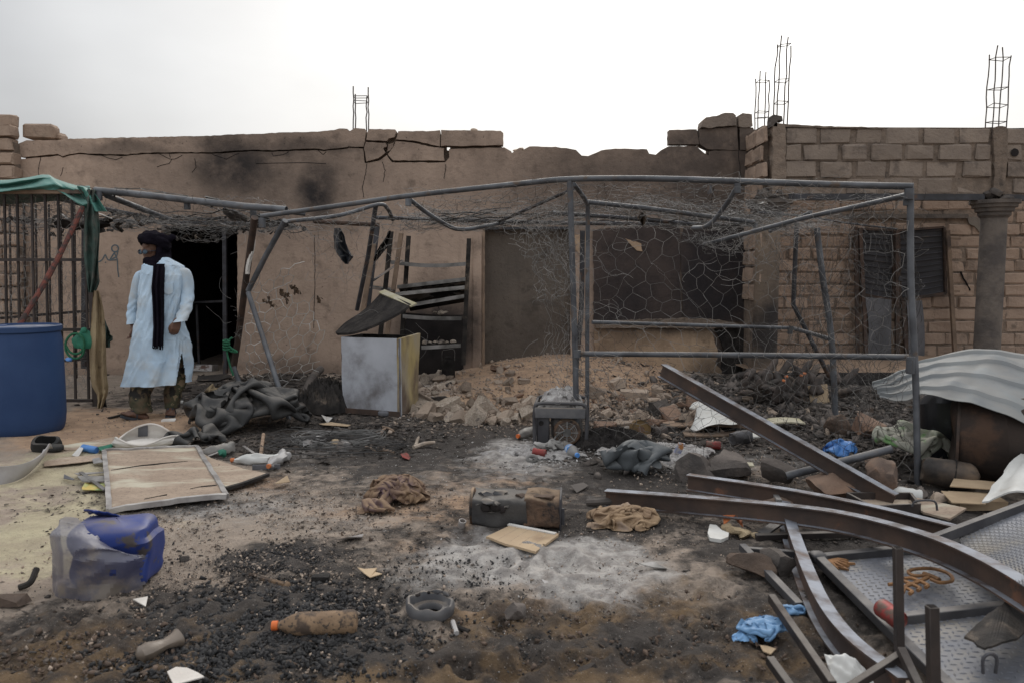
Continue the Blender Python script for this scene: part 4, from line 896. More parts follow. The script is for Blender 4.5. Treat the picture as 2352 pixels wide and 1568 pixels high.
# curtain under the sloping rail and the torn panel on the left
mb = MB(); hexnet(mb, lambda u, v: (lambda q: q + nvec(q, 1.7, .16, 43))(bil(P(700, 487, 7.3), P(1300, 418, 6.25), P(1250, 530, 6.9), P(730, 560, 7.7), u, v)), 2.6, .7, .12, .0015, .025, 43, hole=lambda u, v: v > .75 + .5 * mn.noise(Vector((u * 5, 2, 2))), drop=.04); mb.build('wire_mesh', M['wire'], fr)
mb = MB(); hexnet(mb, lambda u, v: (lambda q: q + nvec(q, 1.7, .22, 44))(bil(P(690, 505, 7.6), P(960, 500, 7.3), P(930, 610, 7.7), P(700, 640, 7.8), u, v)), 1.3, .7, .13, .0015, .03, 44, drop=.12); mb.build('wire_mesh', M['wire'], fr)
mb = MB(); hexnet(mb, lambda u, v: (lambda q: q + nvec(q, 1.2, .14, 45))(bil(P(585, 640, 7.85), P(800, 590, 7.9), GG(775, 925), GG(560, 905), u, v)), 1.15, 1.5, .125, .0030, .016, 45, hole=lambda u, v: (u > .72 + .3 * mn.noise(Vector((3, v * 5, 0)))) or (v < .25 and mn.noise(Vector((u * 4, v * 4, 6))) > .05)); mb.build('wire_mesh', M['wire_bright'], fr)
# stray wires
mb = MB()
rr = random.Random(9)
def stray(c, L_, seed, ln=9):
    rr = random.Random(seed); p = Vector(c); d = Vector((rr.gauss(0, 1), rr.gauss(0, .4), rr.gauss(0, .7))).normalized(); q = [p.copy()]
    for k in range(ln):
        d = (d + Vector((rr.gauss(0, .5), rr.gauss(0, .3), rr.gauss(0, .45)))).normalized(); p = p + d * L_ / ln; q.append(p.copy())
    mb.tube(spline(q, 2), .0013, 3, cap=False)
for k in range(34): stray(P(rr.uniform(1330, 2080), rr.uniform(560, 1000), rr.uniform(5.6, 7.2)), rr.uniform(.3, .8), k)
for k in range(26): stray(P(rr.uniform(1230, 1330), rr.uniform(520, 950), rr.uniform(6.1, 6.5)), rr.uniform(.3, .8), 100 + k)
for k in range(18): stray(P(rr.uniform(540, 1000), rr.uniform(500, 760), rr.uniform(7.3, 7.9)), rr.uniform(.3, .8), 200 + k)
for k in range(16): stray(P(rr.uniform(525, 570), rr.uniform(640, 860), 8.2), rr.uniform(.2, .4), 300 + k)
w_ = mb.build('loose_wires', M['wire'], fr); w_['kind'] = 'stuff'
# burnt leaves caught in the left panel
rr = random.Random(4)
for cx, cy in ((648, 672), (662, 690), (676, 664), (684, 668), (628, 700), (612, 690), (735, 688), (656, 678)):
    mb = MB()
    for k in range(7):
        p = P(cx + rr.uniform(-7, 7), cy + rr.uniform(-6, 6), 7.86); mb.box(p, (.035, .004, .02), eul(rr.uniform(-2, 2), rr.uniform(-2, 2), rr.uniform(-2, 2)), jit=.006)
    mb.build('burnt_leaves', M['leaf'], fr, smooth=False, kind='stuff')
# charred strips lying on the wire roof
def strips(parent, cnt, fn, seed, lmin=.3, lmax=1.1, mats=('strip', 'pipe_dark', 'charwood')):
    rr = random.Random(seed)
    for k in range(cnt):
        c, ax = fn(rr); ln = rr.uniform(lmin, lmax); ax = Vector(ax).normalized(); mb = MB()
        q = [c + ax * ln * (i / 4 - .5) + Vector((0, 0, rr.gauss(0, .018))) for i in range(5)]
        for a, b in zip(q[:-1], q[1:]): mb.bar(a, b + (b - a) * .02, rr.uniform(.02, .045), .006)
        mb.build('burnt_strip', M[rr.choice(mats)], parent, smooth=False)
strips(fr, 16, lambda r: (P(r.uniform(980, 1330), r.uniform(490, 508), r.uniform(7.2, 8.2)), (1, r.uniform(-.5, .5), r.uniform(0, .22))), 3)
strips(fr, 10, lambda r: (P(r.uniform(1400, 1720), r.uniform(495, 520), r.uniform(7.2, 8.0)), (1, r.uniform(-.4, .4), r.uniform(-.1, .05))), 4, .2, .6)
mb = MB(); mb.bar(P(1135, 515, 7.7), P(1318, 434, 6.9), .05, .012); mb.build('burnt_strip', M['pipe_dark'], fr)

# ---------------------------------------------------------------- burnt canopy on the left
cn = thing('burnt_canopy', 'collapsed flat canopy of pipes, wire and charred strips over the dark doorway', 'canopy', tuple(GG(430, 900)))
pipe('front_pipe', [P(218, 437, 8.0), P(330, 448, 8.0), P(440, 461, 7.9), P(560, 474, 7.75), P(658, 482, 7.65)], .0335, 'pipe', cn, hollow=.85)
pipe('side_pipe', [P(245, 449, 8.05), P(425, 519, 9.6)], .031, 'pipe', cn)
pipe('side_pipe', [P(60, 440, 8.3), P(200, 472, 9.0), P(330, 498, 9.8)], .026, 'pipe_dark', cn)
pipe('rear_pipe', [P(230, 506, 9.9), P(420, 512, 9.9), P(640, 514, 9.9)], .024, 'pipe_dark', cn)
pipe('rear_pipe', [P(590, 478, 8.6), P(700, 492, 8.9)], .024, 'pipe', cn)
for x, y in ((227, 449), (430, 470), (582, 491)):
    p = P(x, y, 7.95); pipe('socket', [p + Vector((0, 0, .04)), p - Vector((0, 0, .05))], .033, 'pipe', cn, n=10, hollow=.8)
def canw(u, v, s, k):
    q = bil(P(10, 446, 8.1), P(660, 486, 7.8), P(690, 520, 9.9), P(60, 512, 9.9), u, v); q.z -= .12 * math.sin(math.pi * v); return q + nvec(q, 1.8, k, s)
for sd_, (k_, mt) in enumerate(((.12, 'wire'), (.2, 'wire_dark'), (.22, 'wire'))):
    mb = MB(); hexnet(mb, lambda u, v: canw(u, v, 50 + sd_, k_), 3.2, 2.0, .11, .0013, .028, 50 + sd_, drop=.08); mb.build('wire_mesh', M[mt], cn)
strips(cn, 42, lambda r: (canw(r.uniform(.1, 1), r.uniform(.05, .95), 51, .2) + Vector((0, 0, .01)), (1, r.uniform(-.7, .5), r.uniform(-.12, .05))), 5, .25, .9)
strips(cn, 10, lambda r: (P(r.uniform(240, 420), r.uniform(436, 452), 8.1), (1, r.uniform(-.1, .1), -.09)), 6, .4, .9, ('strip',))
rr = random.Random(12)
mb = MB()
for k in range(130):
    q = canw(rr.random(), rr.uniform(.3, 1), 52, .22); mb.box(q, (rr.uniform(.03, .12), rr.uniform(.02, .06), .012), eul(rr.gauss(0, .5), rr.gauss(0, .5), rr.uniform(0, 3)), jit=.008)
mb.build('charred_scraps', M['charwood'], cn, smooth=False, kind='stuff')
def flatpatch(name, px, Y, mat, parent, t=.008, dYdx=0, dYdy=0):
    mb = MB(); x0, y0 = px[0]; mb.poly([P(x, y, Y + (x - x0) * dYdx + (y - y0) * dYdy) for x, y in px], (0, t, t)); return mb.build(name, M[mat], parent, smooth=False)
flatpatch('charred_panel', [(512, 478), (540, 485), (566, 497), (568, 510), (530, 505), (512, 490)], 8.1, 'sheet_grey', cn, dYdy=.02)
flatpatch('charred_panel', [(470, 452), (500, 458), (520, 470), (505, 476), (480, 466)], 8.3, 'strip', cn, dYdy=.02)
for x, y, s in ((235, 515, .11), (215, 525, .14), (180, 520, .12), (150, 512, .13), (246, 508, .08), (600, 505, .12), (650, 512, .1)):
    mb = MB(); mb.rock(P(x, y, 8.6), (s, s * .7, s * .55), int(x), 2, .9); mb.build('charred_lump', M['char'], cn)

# ---------------------------------------------------------------- barred cage on the far left
bc = thing('barred_cage', 'rusty cage of thin upright bars and chicken wire behind the blue drum', 'cage', tuple(GG(205, 930)))
bY = 8.0
def gp(x, y, dY=0): return P(x, y, bY + dY)
for k in range(-2, 7):
    x = 10 + 31 * k + random.uniform(-2, 2); yb = 921 if x > 140 else 921
    mb = MB(); mb.bar(gp(x, 445), gp(x + 9, 918), .02, .02); mb.build('bar', M['steel_brown'], bc, smooth=False)
for k in range(-1, 6):
    x = 24 + 29 * k + random.uniform(-3, 3); mb = MB(); mb.bar(gp(x, 470, 1.4), gp(x + 5, 868, 1.4), .018, .018); mb.build('bar', M['steel_brown'], bc, smooth=False)
for y in (442, 597, 757, 919): mb = MB(); mb.bar(gp(-120, y, -.02), gp(213, y, -.02), .035, .03); mb.build('cross_bar', M['steel_brown'], bc, smooth=False)
for y0, y1 in ((728, 714), (840, 823)): mb = MB(); mb.bar(gp(-60, y0 + 8, .7), gp(205, y1, 1.2), .03, .03); mb.build('cross_bar', M['steel_brown'], bc, smooth=False)
mb = MB(); mb.bar(gp(203, 440), gp(221, 940), .05, .05); mb.build('corner_post', M['steel_brown'], bc)
mb = MB(); mb.bar(gp(196, 480, 1.3), gp(194, 845, 1.3), .07, .05); mb.build('corner_post', M['pipe_dark'], bc)
mb = MB(); mb.bar(gp(-120, 441, -.03), gp(205, 441, -.03), .06, .04); mb.build('top_board', M['timber'], bc)
for sd_, dY in ((60, .05), (61, 1.35), (62, .7)):
    mb = MB(); hexnet(mb, lambda u, v: (lambda q: q + nvec(q, 1.4, .12, sd_))(bil(gp(-110, 450, dY), gp(200, 450, dY), gp(212, 900, dY), gp(-110, 900, dY), u, v)), 1.5, 2.1, .10, .0017, .02, sd_, drop=.06); mb.build('wire_mesh', M['wire'], bc)
# red pole, leaning
mb = MB(); q = spline([P(190, 476, 7.85), P(150, 560, 7.6), P(105, 645, 7.35), P(55, 730, 7.1), P(10, 810, 6.9), P(-30, 880, 6.75)], 6)
mb.tube(q, [.024 + .006 * mn.noise(v * 9) for v in q], 8); tag(mb.build('pole', M['redpole']), 'peeling red wooden pole leaning against the barred cage behind the blue drum', 'pole')
# green tarpaulin over the cage top, its tail hanging down the corner post
tp = thing('tarpaulin', 'faded green tarpaulin folded over the barred cage and hanging down its corner post', 'tarpaulin', tuple(gp(100, 440, -.1)))
topE = [(-140, 418), (-40, 416), (20, 414), (60, 409), (95, 402), (112, 402.5), (125, 411), (150, 420), (178, 428), (205, 428)]
botE = [(-140, 450), (-40, 444), (20, 440), (60, 437), (100, 437), (130, 437), (150, 448), (172, 464), (192, 478), (216, 476)]
def curve(pts, u):
    f = u * (len(pts) - 1); i = min(int(f), len(pts) - 2); t = f - i; return (pts[i][0] * (1 - t) + pts[i + 1][0] * t, pts[i][1] * (1 - t) + pts[i + 1][1] * t)
def tf(u, v):
    a = curve(topE, u); b = curve(botE, u); x = a[0] * (1 - v) + b[0] * v; y = a[1] * (1 - v) + b[1] * v
    return P(x, y, 8.02 - .12 * v + .9 * max(0, .15 - v) * 2 + .05 * math.sin(v * 9 + u * 11) + .05 * mn.noise(Vector((u * 9, v * 3, 1))))
mb = MB(); mb.grid(tf, 60, 16, thick=(0, .01, .004)); mb.build('top_sheet', M['tarp_green'], tp)
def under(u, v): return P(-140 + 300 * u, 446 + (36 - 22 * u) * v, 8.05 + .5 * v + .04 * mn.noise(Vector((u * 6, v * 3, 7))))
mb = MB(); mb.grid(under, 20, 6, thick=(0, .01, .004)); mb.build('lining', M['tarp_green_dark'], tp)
def tail(u, v):
    x = 190 + 32 * u + 8 * v + 3 * math.sin(v * 8 + u * 5); 
    if v > .9: x = 205 + (x - 205) * (1 - (v - .9) * 5)
    return P(x, 436 + 236 * v, 7.93 - .06 * math.sin(u * math.pi) + .035 * math.sin(u * 13 + v * 5) + .02 * mn.noise(Vector((u * 5, v * 14, 2))))
mb = MB(); mb.grid(tail, 18, 36, thick=(0, .01, 0)); mb.build('tail', M['tarp_green_dark'], tp)
def drape(u, v):
    w_ = 16 * math.sin(min(1, v * 2.4) * 1.57); a = 172 + 42 * v; return P(a + 34 * u + 2 * math.sin(v * 5), 426 + 60 * v + 8 * u * (1 - v), 7.9 + .05 * math.sin(u * 9 + v * 2))
mb = MB(); mb.grid(drape, 14, 14, thick=(0, .008, 0)); mb.build('fold', M['tarp_green'], tp)
# tan cloth tied to the post
tc_ = thing('hanging_cloth', 'stained tan cloth tied in a strip down the corner post beside the man', 'cloth', tuple(GG(226, 935)))
cl = [(668, 214, 226), (690, 213, 232), (720, 210, 238), (760, 208, 241), (800, 206, 242), (840, 206, 243), (870, 208, 245), (888, 212, 248), (905, 222, 246), (920, 224, 240), (938, 223, 234)]
def hang(u, v):
    f = v * (len(cl) - 1); i = min(int(f), len(cl) - 2); t = f - i
    y, a, b = [cl[i][k] * (1 - t) + cl[i + 1][k] * t for k in range(3)]
    return P(a + (b - a) * u, y, 7.88 - .05 * math.sin(u * math.pi) + .03 * math.sin(u * 11 + v * 3) + .015 * mn.noise(Vector((u * 6, v * 20, 0))))
mb = MB(); mb.grid(hang, 16, 40, thick=(0, .012, 0)); mb.build('cloth_strip', M['tan_cloth'], tc_)
mb = MB(); mb.grid(lambda u, v: P(238 + 14 * u * min(1, v * 2) + (6 if .6 < v < .8 else 0) * u, 730 + 68 * v, 7.97 + .04 * math.sin(u * 7 + v * 6)), 8, 16, thick=(0, .01, 0)); mb.build('torn_flap', M['tarp_green_dark'], tc_)
mb = MB(); mb.grid(lambda u, v: P(230 + 12 * u + 10 * v * v, 905 + 40 * v + 8 * u, 7.93 + .02 * math.sin(u * 7 + v * 6)), 6, 12, thick=(0, .01, 0)); mb.build('torn_flap', M['char'], tc_)
# green bag, rope, and blue scrap behind the drum
mb = MB(); c = P(193, 772, 7.9)
mb.grid(lambda u, v: c + Vector(((.03 + .085 * math.sin(v * 2.6)) * math.cos(u * 6.283) * (1 + .3 * math.sin(u * 19)), .03 * math.sin(u * 6.283), .05 - .17 * v + .03 * mn.noise(Vector((u * 7, v * 5, 0))))), 20, 10, closeu=True)
mb.sq(c + Vector((.01, -.02, .06)), (.03, .02, .03), .8, dent=.4); tag(mb.build('plastic_bag', M['greenpl']), 'knotted green plastic bag tied to the barred cage near the blue drum', 'bag')
mb = MB(); q = [P(172 + 22 * math.cos(t * .7), 800 + 26 * math.sin(t * .7) - t * 1.2, 7.85) for t in range(14)]; mb.tube(spline(q, 3), .012, 6); tag(mb.build('rope', M['rope']), 'dull green rope looped through the barred cage behind the blue drum', 'rope')
mb = MB(); mb.rock(P(158, 826, 7.8), (.05, .03, .025), 4, 2, .9); tag(mb.build('plastic_scrap', M['bluebag']), 'small blue plastic scrap low in the barred cage beside the drum', 'scrap')
# rope on the leaning pole
mb = MB(); q = [P(x, y, 8.2) for x, y in ((533, 775), (523, 785), (520, 798), (530, 806), (545, 808), (532, 800), (521, 790), (522, 812), (526, 830), (530, 845), (536, 862))]; mb.tube(spline(q, 4), .011, 6)
for k in range(4): mb.tube([P(520 + 3 * math.cos(a) * 2.5, 783 + k * 6 + 2.5 * math.sin(a), 8.2 - .03 * math.sin(a)) for a in [i * .7 for i in range(9)]], .010, 6)
tag(mb.build('rope', M['rope']), 'bright green rope knotted round the leaning rusty pole right of the man', 'rope')
mb = MB(); mb.grid(lambda u, v: P(572 + 10 * u + 5 * math.sin(v * 5) - 4 * v, 525 + 105 * v, 7.78 - .05 * math.sin(u * 3.1) + .02 * mn.noise(Vector((u * 5, v * 16, 4)))), 8, 26, thick=(0, .01, 0)); tag(mb.build('rag', M['sack']), 'pale rag wound along the upper half of the leaning rusty pole', 'rag')
# black plastic hanging from the wire
def rag(name, c, Y, pts, mat, label, cat, seed):
    def f(u, v):
        i = min(int(v * (len(pts) - 1)), len(pts) - 2); t = v * (len(pts) - 1) - i
        y, a, b = [pts[i][k] * (1 - t) + pts[i + 1][k] * t for k in range(3)]
        return P(a + (b - a) * u + 2 * mn.noise(Vector((u * 3, v * 9, seed))), y, Y + .05 * math.sin(u * 8 + v * 4 + seed) + .03 * mn.noise(Vector((u * 6, v * 8, seed))))
    mb = MB(); mb.grid(f, 12, 20, thick=(0, .006, 0)); return tag(mb.build(name, M[mat]), label, cat)
rag('plastic_rag', 0, 7.6, [(524, 768, 782), (540, 766, 790), (565, 767, 797), (580, 772, 803), (590, 779, 812), (597, 784, 806), (607, 792, 800)], 'plasticsheet_dark', 'black scrap of burnt plastic hanging from the wire left of the leaning shelves', 'scrap', 1)
rag('plastic_rag', 0, 7.9, [(530, 893, 897), (548, 884, 896), (565, 872, 893), (580, 864, 880), (600, 858, 864)], 'char', 'charred plastic tatter drooping beside the tall dark pole over the freezer', 'scrap', 2)
rag('plastic_rag', 0, 7.3, [(488, 1470, 1478), (500, 1464, 1486), (515, 1474, 1481), (522, 1475, 1478)], 'leaf', 'small brown tatter hanging from the middle of the wire roof', 'scrap', 3)
rag('plastic_rag', 0, 9.3, [(464, 1740, 1760), (469, 1738, 1764)], 'paper', 'pale blue-white scrap caught above the left porch column', 'scrap', 4)
# ================================================================== PERSON
M['robe'] = mk('robe', (.47, .59, .70), (.39, .51, .63), 3, .85, bump=.2, bscale=70, c3=(.44, .46, .46), t3=.56, s3=2.5, w3=.12, vary=.0)
M['indigo'] = mk('indigo', (.010, .008, .013), (.006, .005, .008), 9, .95, bump=.5, bscale=60, spec=.05, vary=0)
M['skin'] = mk('skin', (.135, .072, .049), (.11, .058, .040), 12, .55, bump=.1, spec=.35, vary=0)
M['camo'] = mk('camo', (.115, .078, .05), (.045, .058, .034), 9, .9, bump=.3, bscale=60, c3=(.21, .16, .10), t3=.60, s3=9, w3=.012, vary=0, fine=((.022, .02, .018), 8))
M['sandal'] = mk('sandal', (.045, .05, .062), (.03, .033, .04), 8, .7, bump=.2, vary=0)
M['lens'] = mk('lens', (.012, .06, .085), (.01, .035, .075), 14, .2, bump=0, spec=.6, vary=0)
def remesh(mb, name, mat, parent, voxel=.008, smooth=4, kind=None):
    me = bpy.data.meshes.new('tmp'); og = ORG[parent.name]; me.from_pydata([Vector(v) - og for v in mb.v], [], mb.f); me.update()
    t = bpy.data.objects.new('tmp', me); COL.objects.link(t)
    a = t.modifiers.new('r', 'REMESH'); a.mode = 'VOXEL'; a.voxel_size = voxel
    if smooth:
        b = t.modifiers.new('s', 'SMOOTH'); b.iterations = smooth; b.factor = .5
    dg = bpy.context.evaluated_depsgraph_get(); nm = bpy.data.meshes.new_from_object(t.evaluated_get(dg)); nm.name = name
    bpy.data.objects.remove(t); bpy.data.meshes.remove(me)
    nm.materials.clear(); nm.materials.append(mat); nm.shade_smooth()
    o = bpy.data.objects.new(name, nm); COL.objects.link(o); o.parent = parent; ORG[o.name] = og; return o
PY = 7.45
def q_(x, y, dy=0): return P(x, y, PY + dy)
def limb(mb, pts, rs, n=12, sub=4):
    pp = spline(pts, sub); r = []
    for i in range(len(rs) - 1): r += [rs[i] + (rs[i + 1] - rs[i]) * k / sub for k in range(sub)]
    r.append(rs[-1]); mb.tube(pp, r, n)
    for p_, r_ in ((pp[0], r[0]), (pp[-1], r[-1])): mb.sq(p_, (r_, r_, r_), 1.0, nu=12, nv=8)
pe = thing('person', 'man walking in pale blue robe, black turban with long scarf, sunglasses, camouflage trousers and sandals', 'person', tuple(onground(q_(352, 958))))
mb = MB(); face = rotz(R(-33))     # face turned to the man's right
hc = q_(352, 572)
mb.sq(hc + Vector((0, 0, .03)), (.076, .094, .10), 1.0, face, 20, 14)
mb.sq(hc + face @ Vector((0, -.022, -.035)), (.060, .072, .085), 1.0, face, 20, 14)
mb.sq(hc + face @ Vector((0, -.070, -.088)), (.030, .028, .024), 1.0, face)                    # chin
mb.sq(hc + face @ Vector((0, -.102, -.020)), (.0155, .022, .018), 1.0, face, 12, 8)            # nose
mb.sq(hc + face @ Vector((0, -.092, .005)), (.010, .016, .03), 1.0, face, 12, 8)
for sx in (-1, 1):
    mb.sq(hc + face @ Vector((sx * .030, -.080, .028)), (.026, .016, .010), 1.0, face, 12, 8)  # brows
    mb.sq(hc + face @ Vector((sx * .045, -.068, -.025)), (.024, .022, .022), 1.0, face, 12, 8) # cheeks
    mb.sq(hc + face @ Vector((sx * .078, .005, -.01)), (.010, .022, .034), 1.0, face, 12, 8)   # ears
mb.sq(hc + face @ Vector((0, -.092, -.052)), (.024, .012, .006), 1.0, face, 12, 8)             # lips
mb.sq(hc + face @ Vector((0, -.090, -.064)), (.020, .012, .007), 1.0, face, 12, 8)
limb(mb, [hc - Vector((0, 0, .06)), q_(364, 600), q_(370, 615)], [.052, .058, .07])
limb(mb, [q_(371, 632), q_(372, 670), q_(370, 735), q_(370, 790)], [.09, .14, .125, .14], 16)
limb(mb, [q_(360, 625), q_(334, 634), q_(311, 690, .03), q_(304, 742, -.01)], [.04, .038, .036, .030])
limb(mb, [q_(385, 625), q_(414, 634), q_(429, 690, .0), q_(409, 736, -.19)], [.04, .038, .036, .030])
limb(mb, [q_(352, 785), q_(332, 868, -.06), q_(326, 946, -.13)], [.095, .065, .042])
limb(mb, [q_(390, 785), q_(402, 868, .06), q_(392, 944, .03)], [.095, .065, .042])
# feet with toes
def foot(heel, toe, side, w_):
    d = (toe - heel); ln = d.length; d = d.normalized(); s = d.cross(Vector((0, 0, 1))).normalized()
    limb(mb, [heel, heel + d * ln * .45 + Vector((0, 0, .012)), heel + d * ln * .72], [.036, .040, .034])
    for k in range(5):
        off = (k - 2) / 2 * w_; l2 = ln * (1.0 - .055 * (k if side > 0 else 4 - k))
        limb(mb, [heel + d * ln * .62 + s * off * .8, heel + d * l2 * .85 + s * off + Vector((0, 0, .004)), heel + d * l2 + s * off - Vector((0, 0, .006))], [.015, .012, .010], 8, 3)
fh, ft = q_(333, 958, -.13), q_(281, 948, -.26)
foot(fh, ft, -1, .036)
bh, bt = q_(394, 940, .09), q_(390, 951.5, -.13)
foot(bh, bt, 1, .036)
# hands: palm, four unequal curled fingers, thumb off the side
def hand(wr, dn, palm, th_side, curl):
    dn = dn.normalized(); sd_ = palm.normalized(); nn = dn.cross(sd_).normalized()
    for k in range(4): limb(mb, [wr + dn * .0 + sd_ * (k - 1.5) * .011, wr + dn * .05 + sd_ * (k - 1.5) * .019, wr + dn * .088 + sd_ * (k - 1.5) * .020], [.015, .0145, .0125], 8, 3)
    for k in range(4):
        l = (.066, .076, .070, .055)[k]; o = wr + dn * .085 + sd_ * (k - 1.5) * .0205
        a = o + dn * l * .42 + nn * l * .16 * curl; b = a + dn * l * .30 + nn * l * .38 * curl; c = b + dn * l * .10 * (1.6 - curl) + nn * l * .36 * curl
        limb(mb, [o, a, b, c], [.0105, .0098, .009, .008], 8, 3)
    t0 = wr + dn * .028 + sd_ * th_side * .026; limb(mb, [t0, t0 + dn * .035 + sd_ * th_side * .022 + nn * .012, t0 + dn * .068 + sd_ * th_side * .018 + nn * .026, t0 + dn * .085 + sd_ * th_side * .008 + nn * .036], [.014, .0125, .011, .009], 8, 3)
hand(q_(304, 741, -.01), Vector((.03, -.02, -1)), Vector((.6, -.8, 0)), 1, .75)
hand(q_(407, 735, -.20), Vector((-.20, -.08, -1)), Vector((-.75, -.65, .1)), 1, 1.0)
remesh(mb, 'body', M['skin'], pe, .0058, 3)
# trousers
mb = MB()
def pant(pts, rs):
    pp = spline(pts, 6); r = []
    for i in range(len(rs) - 1): r += [rs[i] + (rs[i + 1] - rs[i]) * k / 6 for k in range(6)]
    r.append(rs[-1]); m = len(pp)
    def f(u, v):
        i = v * (m - 1); k = min(int(i), m - 2); t = i - k; p = pp[k].lerp(pp[k + 1], t); rr_ = r[k] + (r[k + 1] - r[k]) * t
        a = u * 6.283; w_ = 1 + .09 * math.sin(3 * a + v * 6) + .12 * mn.noise(Vector((math.cos(a) * 1.5, math.sin(a) * 1.5, v * 9)))
        if v > .93: w_ *= 1 + .03 * math.sin((v - .93) * 45)
        return p + Vector((math.cos(a) * rr_ * w_, math.sin(a) * rr_ * w_, 0))
    mb.grid(f, 28, 40, closeu=True)
pant([q_(354, 790), q_(333, 868, -.06), q_(322, 915, -.11), q_(325, 946, -.13)], [.13, .105, .096, .086])
pant([q_(390, 790), q_(404, 866, .06), q_(398, 905, .05), q_(394, 936, .03)], [.13, .10, .082, .066])
mb.build('trousers', M['camo'], pe)
# robe
tab = [(590, 352, 382, .055), (594, 345, 390, .065), (600, 338, 402, .08), (610, 329, 415, .10), (632, 326, 422, .13), (680, 325, 419, .15), (735, 320, 416, .165), (776, 313, 425, .185), (826, 306, 431, .20), (880, 293, 428, .215)]
def robe(u, v):
    f = v * (len(tab) - 1); i = min(int(f), len(tab) - 2); t = f - i; t = t * t * (3 - 2 * t) * .5 + t * .5
    y, a, b, hd = [tab[i][k] * (1 - t) + tab[i + 1][k] * t for k in range(4)]
    c = q_((a + b) / 2, y, -.02); hw = (b - a) / 2 * PY / F; th = u * 2 * math.pi
    cx_, cy_ = math.cos(th), math.sin(th); sx = math.copysign(abs(cx_) ** .85, cx_); sy = math.copysign(abs(cy_) ** .85, cy_)
    fold = .026 * v * math.sin(th * 7 + 2.5 * mn.noise(Vector((th, v * 3, 2)))) * sstep(.45, 1, v)
    fold += .020 * mn.noise(Vector((cx_ * 2.2, cy_ * 2.2, v * 7))) * min(1, v * 3)
    d = mn.noise(Vector((cx_ * 3 + v * 5, cy_ * 3, v * 13 + cx_ * 4))); fold += .026 * (.5 - abs(d)) * sstep(.35, .55, v)
    w2 = mn.noise(Vector((cx_ * 6 - v * 7, cy_ * 6, v * 22))); fold += .010 * (.4 - abs(w2)) * min(1, v * 3)
    tilt = Vector((0, 0, .012 * cx_ * sstep(.9, 1, v)))
    return c + Vector((sx * (hw + fold), sy * (hd + fold), 0)) + tilt
mb = MB(); nu, nv = 170, 140; mb.grid(robe, nu, nv, closeu=True)
def topx(p):
    d = Vector(p) - Vector((0, 0, H)); yy = d.y * CP - d.z * SP; zz = d.y * SP + d.z * CP; return CX + F * d.x / yy, CY - F * zz / yy
keep = []
for fc in mb.f:
    c = sum((Vector(mb.v[i]) for i in fc), Vector()) / len(fc); x, y = topx(c)
    if c.y < PY - .03 and y > 808:
        t = (y - 808) / 74; 
        if 417 - 13 * t < x < 417 + 11 * t ** .8: continue
    keep.append(fc)
mb.f = keep; rb = mb.build('robe', M['robe'], pe)
def sleeve(pts, ws):
    pp = spline(pts, 8); r = []
    for i in range(len(ws) - 1): r += [ws[i] + (ws[i + 1] - ws[i]) * k / 8 for k in range(8)]
    r.append(ws[-1]); m = len(pp); mb = MB()
    def f(u, v):
        i = v * (m - 1); k = min(int(i), m - 2); t = i - k; p = pp[k].lerp(pp[k + 1], t); R_ = r[k] + (r[k + 1] - r[k]) * t; a = u * 6.283
        w_ = 1 + .10 * mn.noise(Vector((math.cos(a) * 2, math.sin(a) * 2, v * 6))) + .07 * math.sin(v * 40 + 2 * math.cos(a) + 4 * mn.noise(Vector((a, v * 4, 1)))) * sstep(.4, .7, v)
        if v > .94: w_ = 1.0 + .02 * math.sin(a * 5)
        return p + Vector((math.cos(a) * R_ * w_, math.sin(a) * R_ * w_ * 1.1, .12 * R_ * math.cos(a)))
    mb.grid(f, 26, 64, closeu=True); return mb.build('sleeve', M['robe'], pe)
sleeve([q_(356, 618), q_(327, 626), q_(314, 672, .02), q_(306, 708, .02), q_(303.5, 744, -.01)], [.045, .060, .058, .053, .050])
sleeve([q_(388, 616), q_(420, 622), q_(429, 668, .01), q_(427, 706, -.07), q_(413, 739, -.185)], [.045, .062, .062, .060, .062])
mb = MB(); c = [(376, 650), (397, 651), (397, 672), (389, 677), (378, 674)]
mb.poly([q_(x, y, -.172) for x, y in c], (0, .012, 0)); mb.build('chest_pocket', M['robe'], pe)
# turban
mb = MB(); rr = random.Random(3)
for k in range(11):
    t = k / 10; tilt = rr.uniform(-.16, .12); z = .026 + .085 * t; rx = .112 - .055 * t ** 2.2; ry = .124 - .06 * t ** 2.2
    pts = []
    for a in range(28):
        th = 2 * math.pi * a / 28; pts.append(hc + face @ Vector((rx * math.cos(th) * (1 + .02 * rr.uniform(-1, 1)) + .008, ry * math.sin(th) + .012, z + .032 + tilt * .16 * math.cos(th) + .035 * -math.sin(th) * (1 - t) - .012 + .006 * rr.uniform(-1, 1))))
    mb.tube(pts, [.028 + .006 * math.sin(a * .9 + k) for a in range(28)], 8, closed=True)
mb.sq(hc + Vector((0, 0, .10)), (.085, .095, .07), 1.0, nu=16, nv=10)
for k, (y, rx, ry, r_) in enumerate(((591, .070, .088, .022), (596, .088, .098, .028), (602, .094, .10, .032), (607, .090, .098, .034), (612, .082, .092, .030))):
    pts = []
    for a in range(24):
        th = 2 * math.pi * a / 24; c = q_(361 + k * .6, y, .005); pts.append(c + face @ Vector((rx * math.cos(th), ry * math.sin(th), .012 * math.cos(th + k) + (.03 * math.sin(th) if k < 2 else 0) + .004 * rr.uniform(-1, 1))))
    mb.tube(pts, [r_ + .004 * math.sin(a * 1.3 + k * 2) for a in range(24)], 8, closed=True)
for k in range(4):                     # folds falling over the cheek and the back of the head
    pts = [hc + Vector((x, y, z)) for x, y, z in ((.085 + k * .006, -.05 + k * .035, .05), (.082 + k * .01, -.06 + k * .04, -.01), (.07 + k * .012, -.055 + k * .045, -.075), (.055 + k * .014, -.06 + k * .05, -.13))]
    mb.tube(spline(pts, 4), .030, 8)
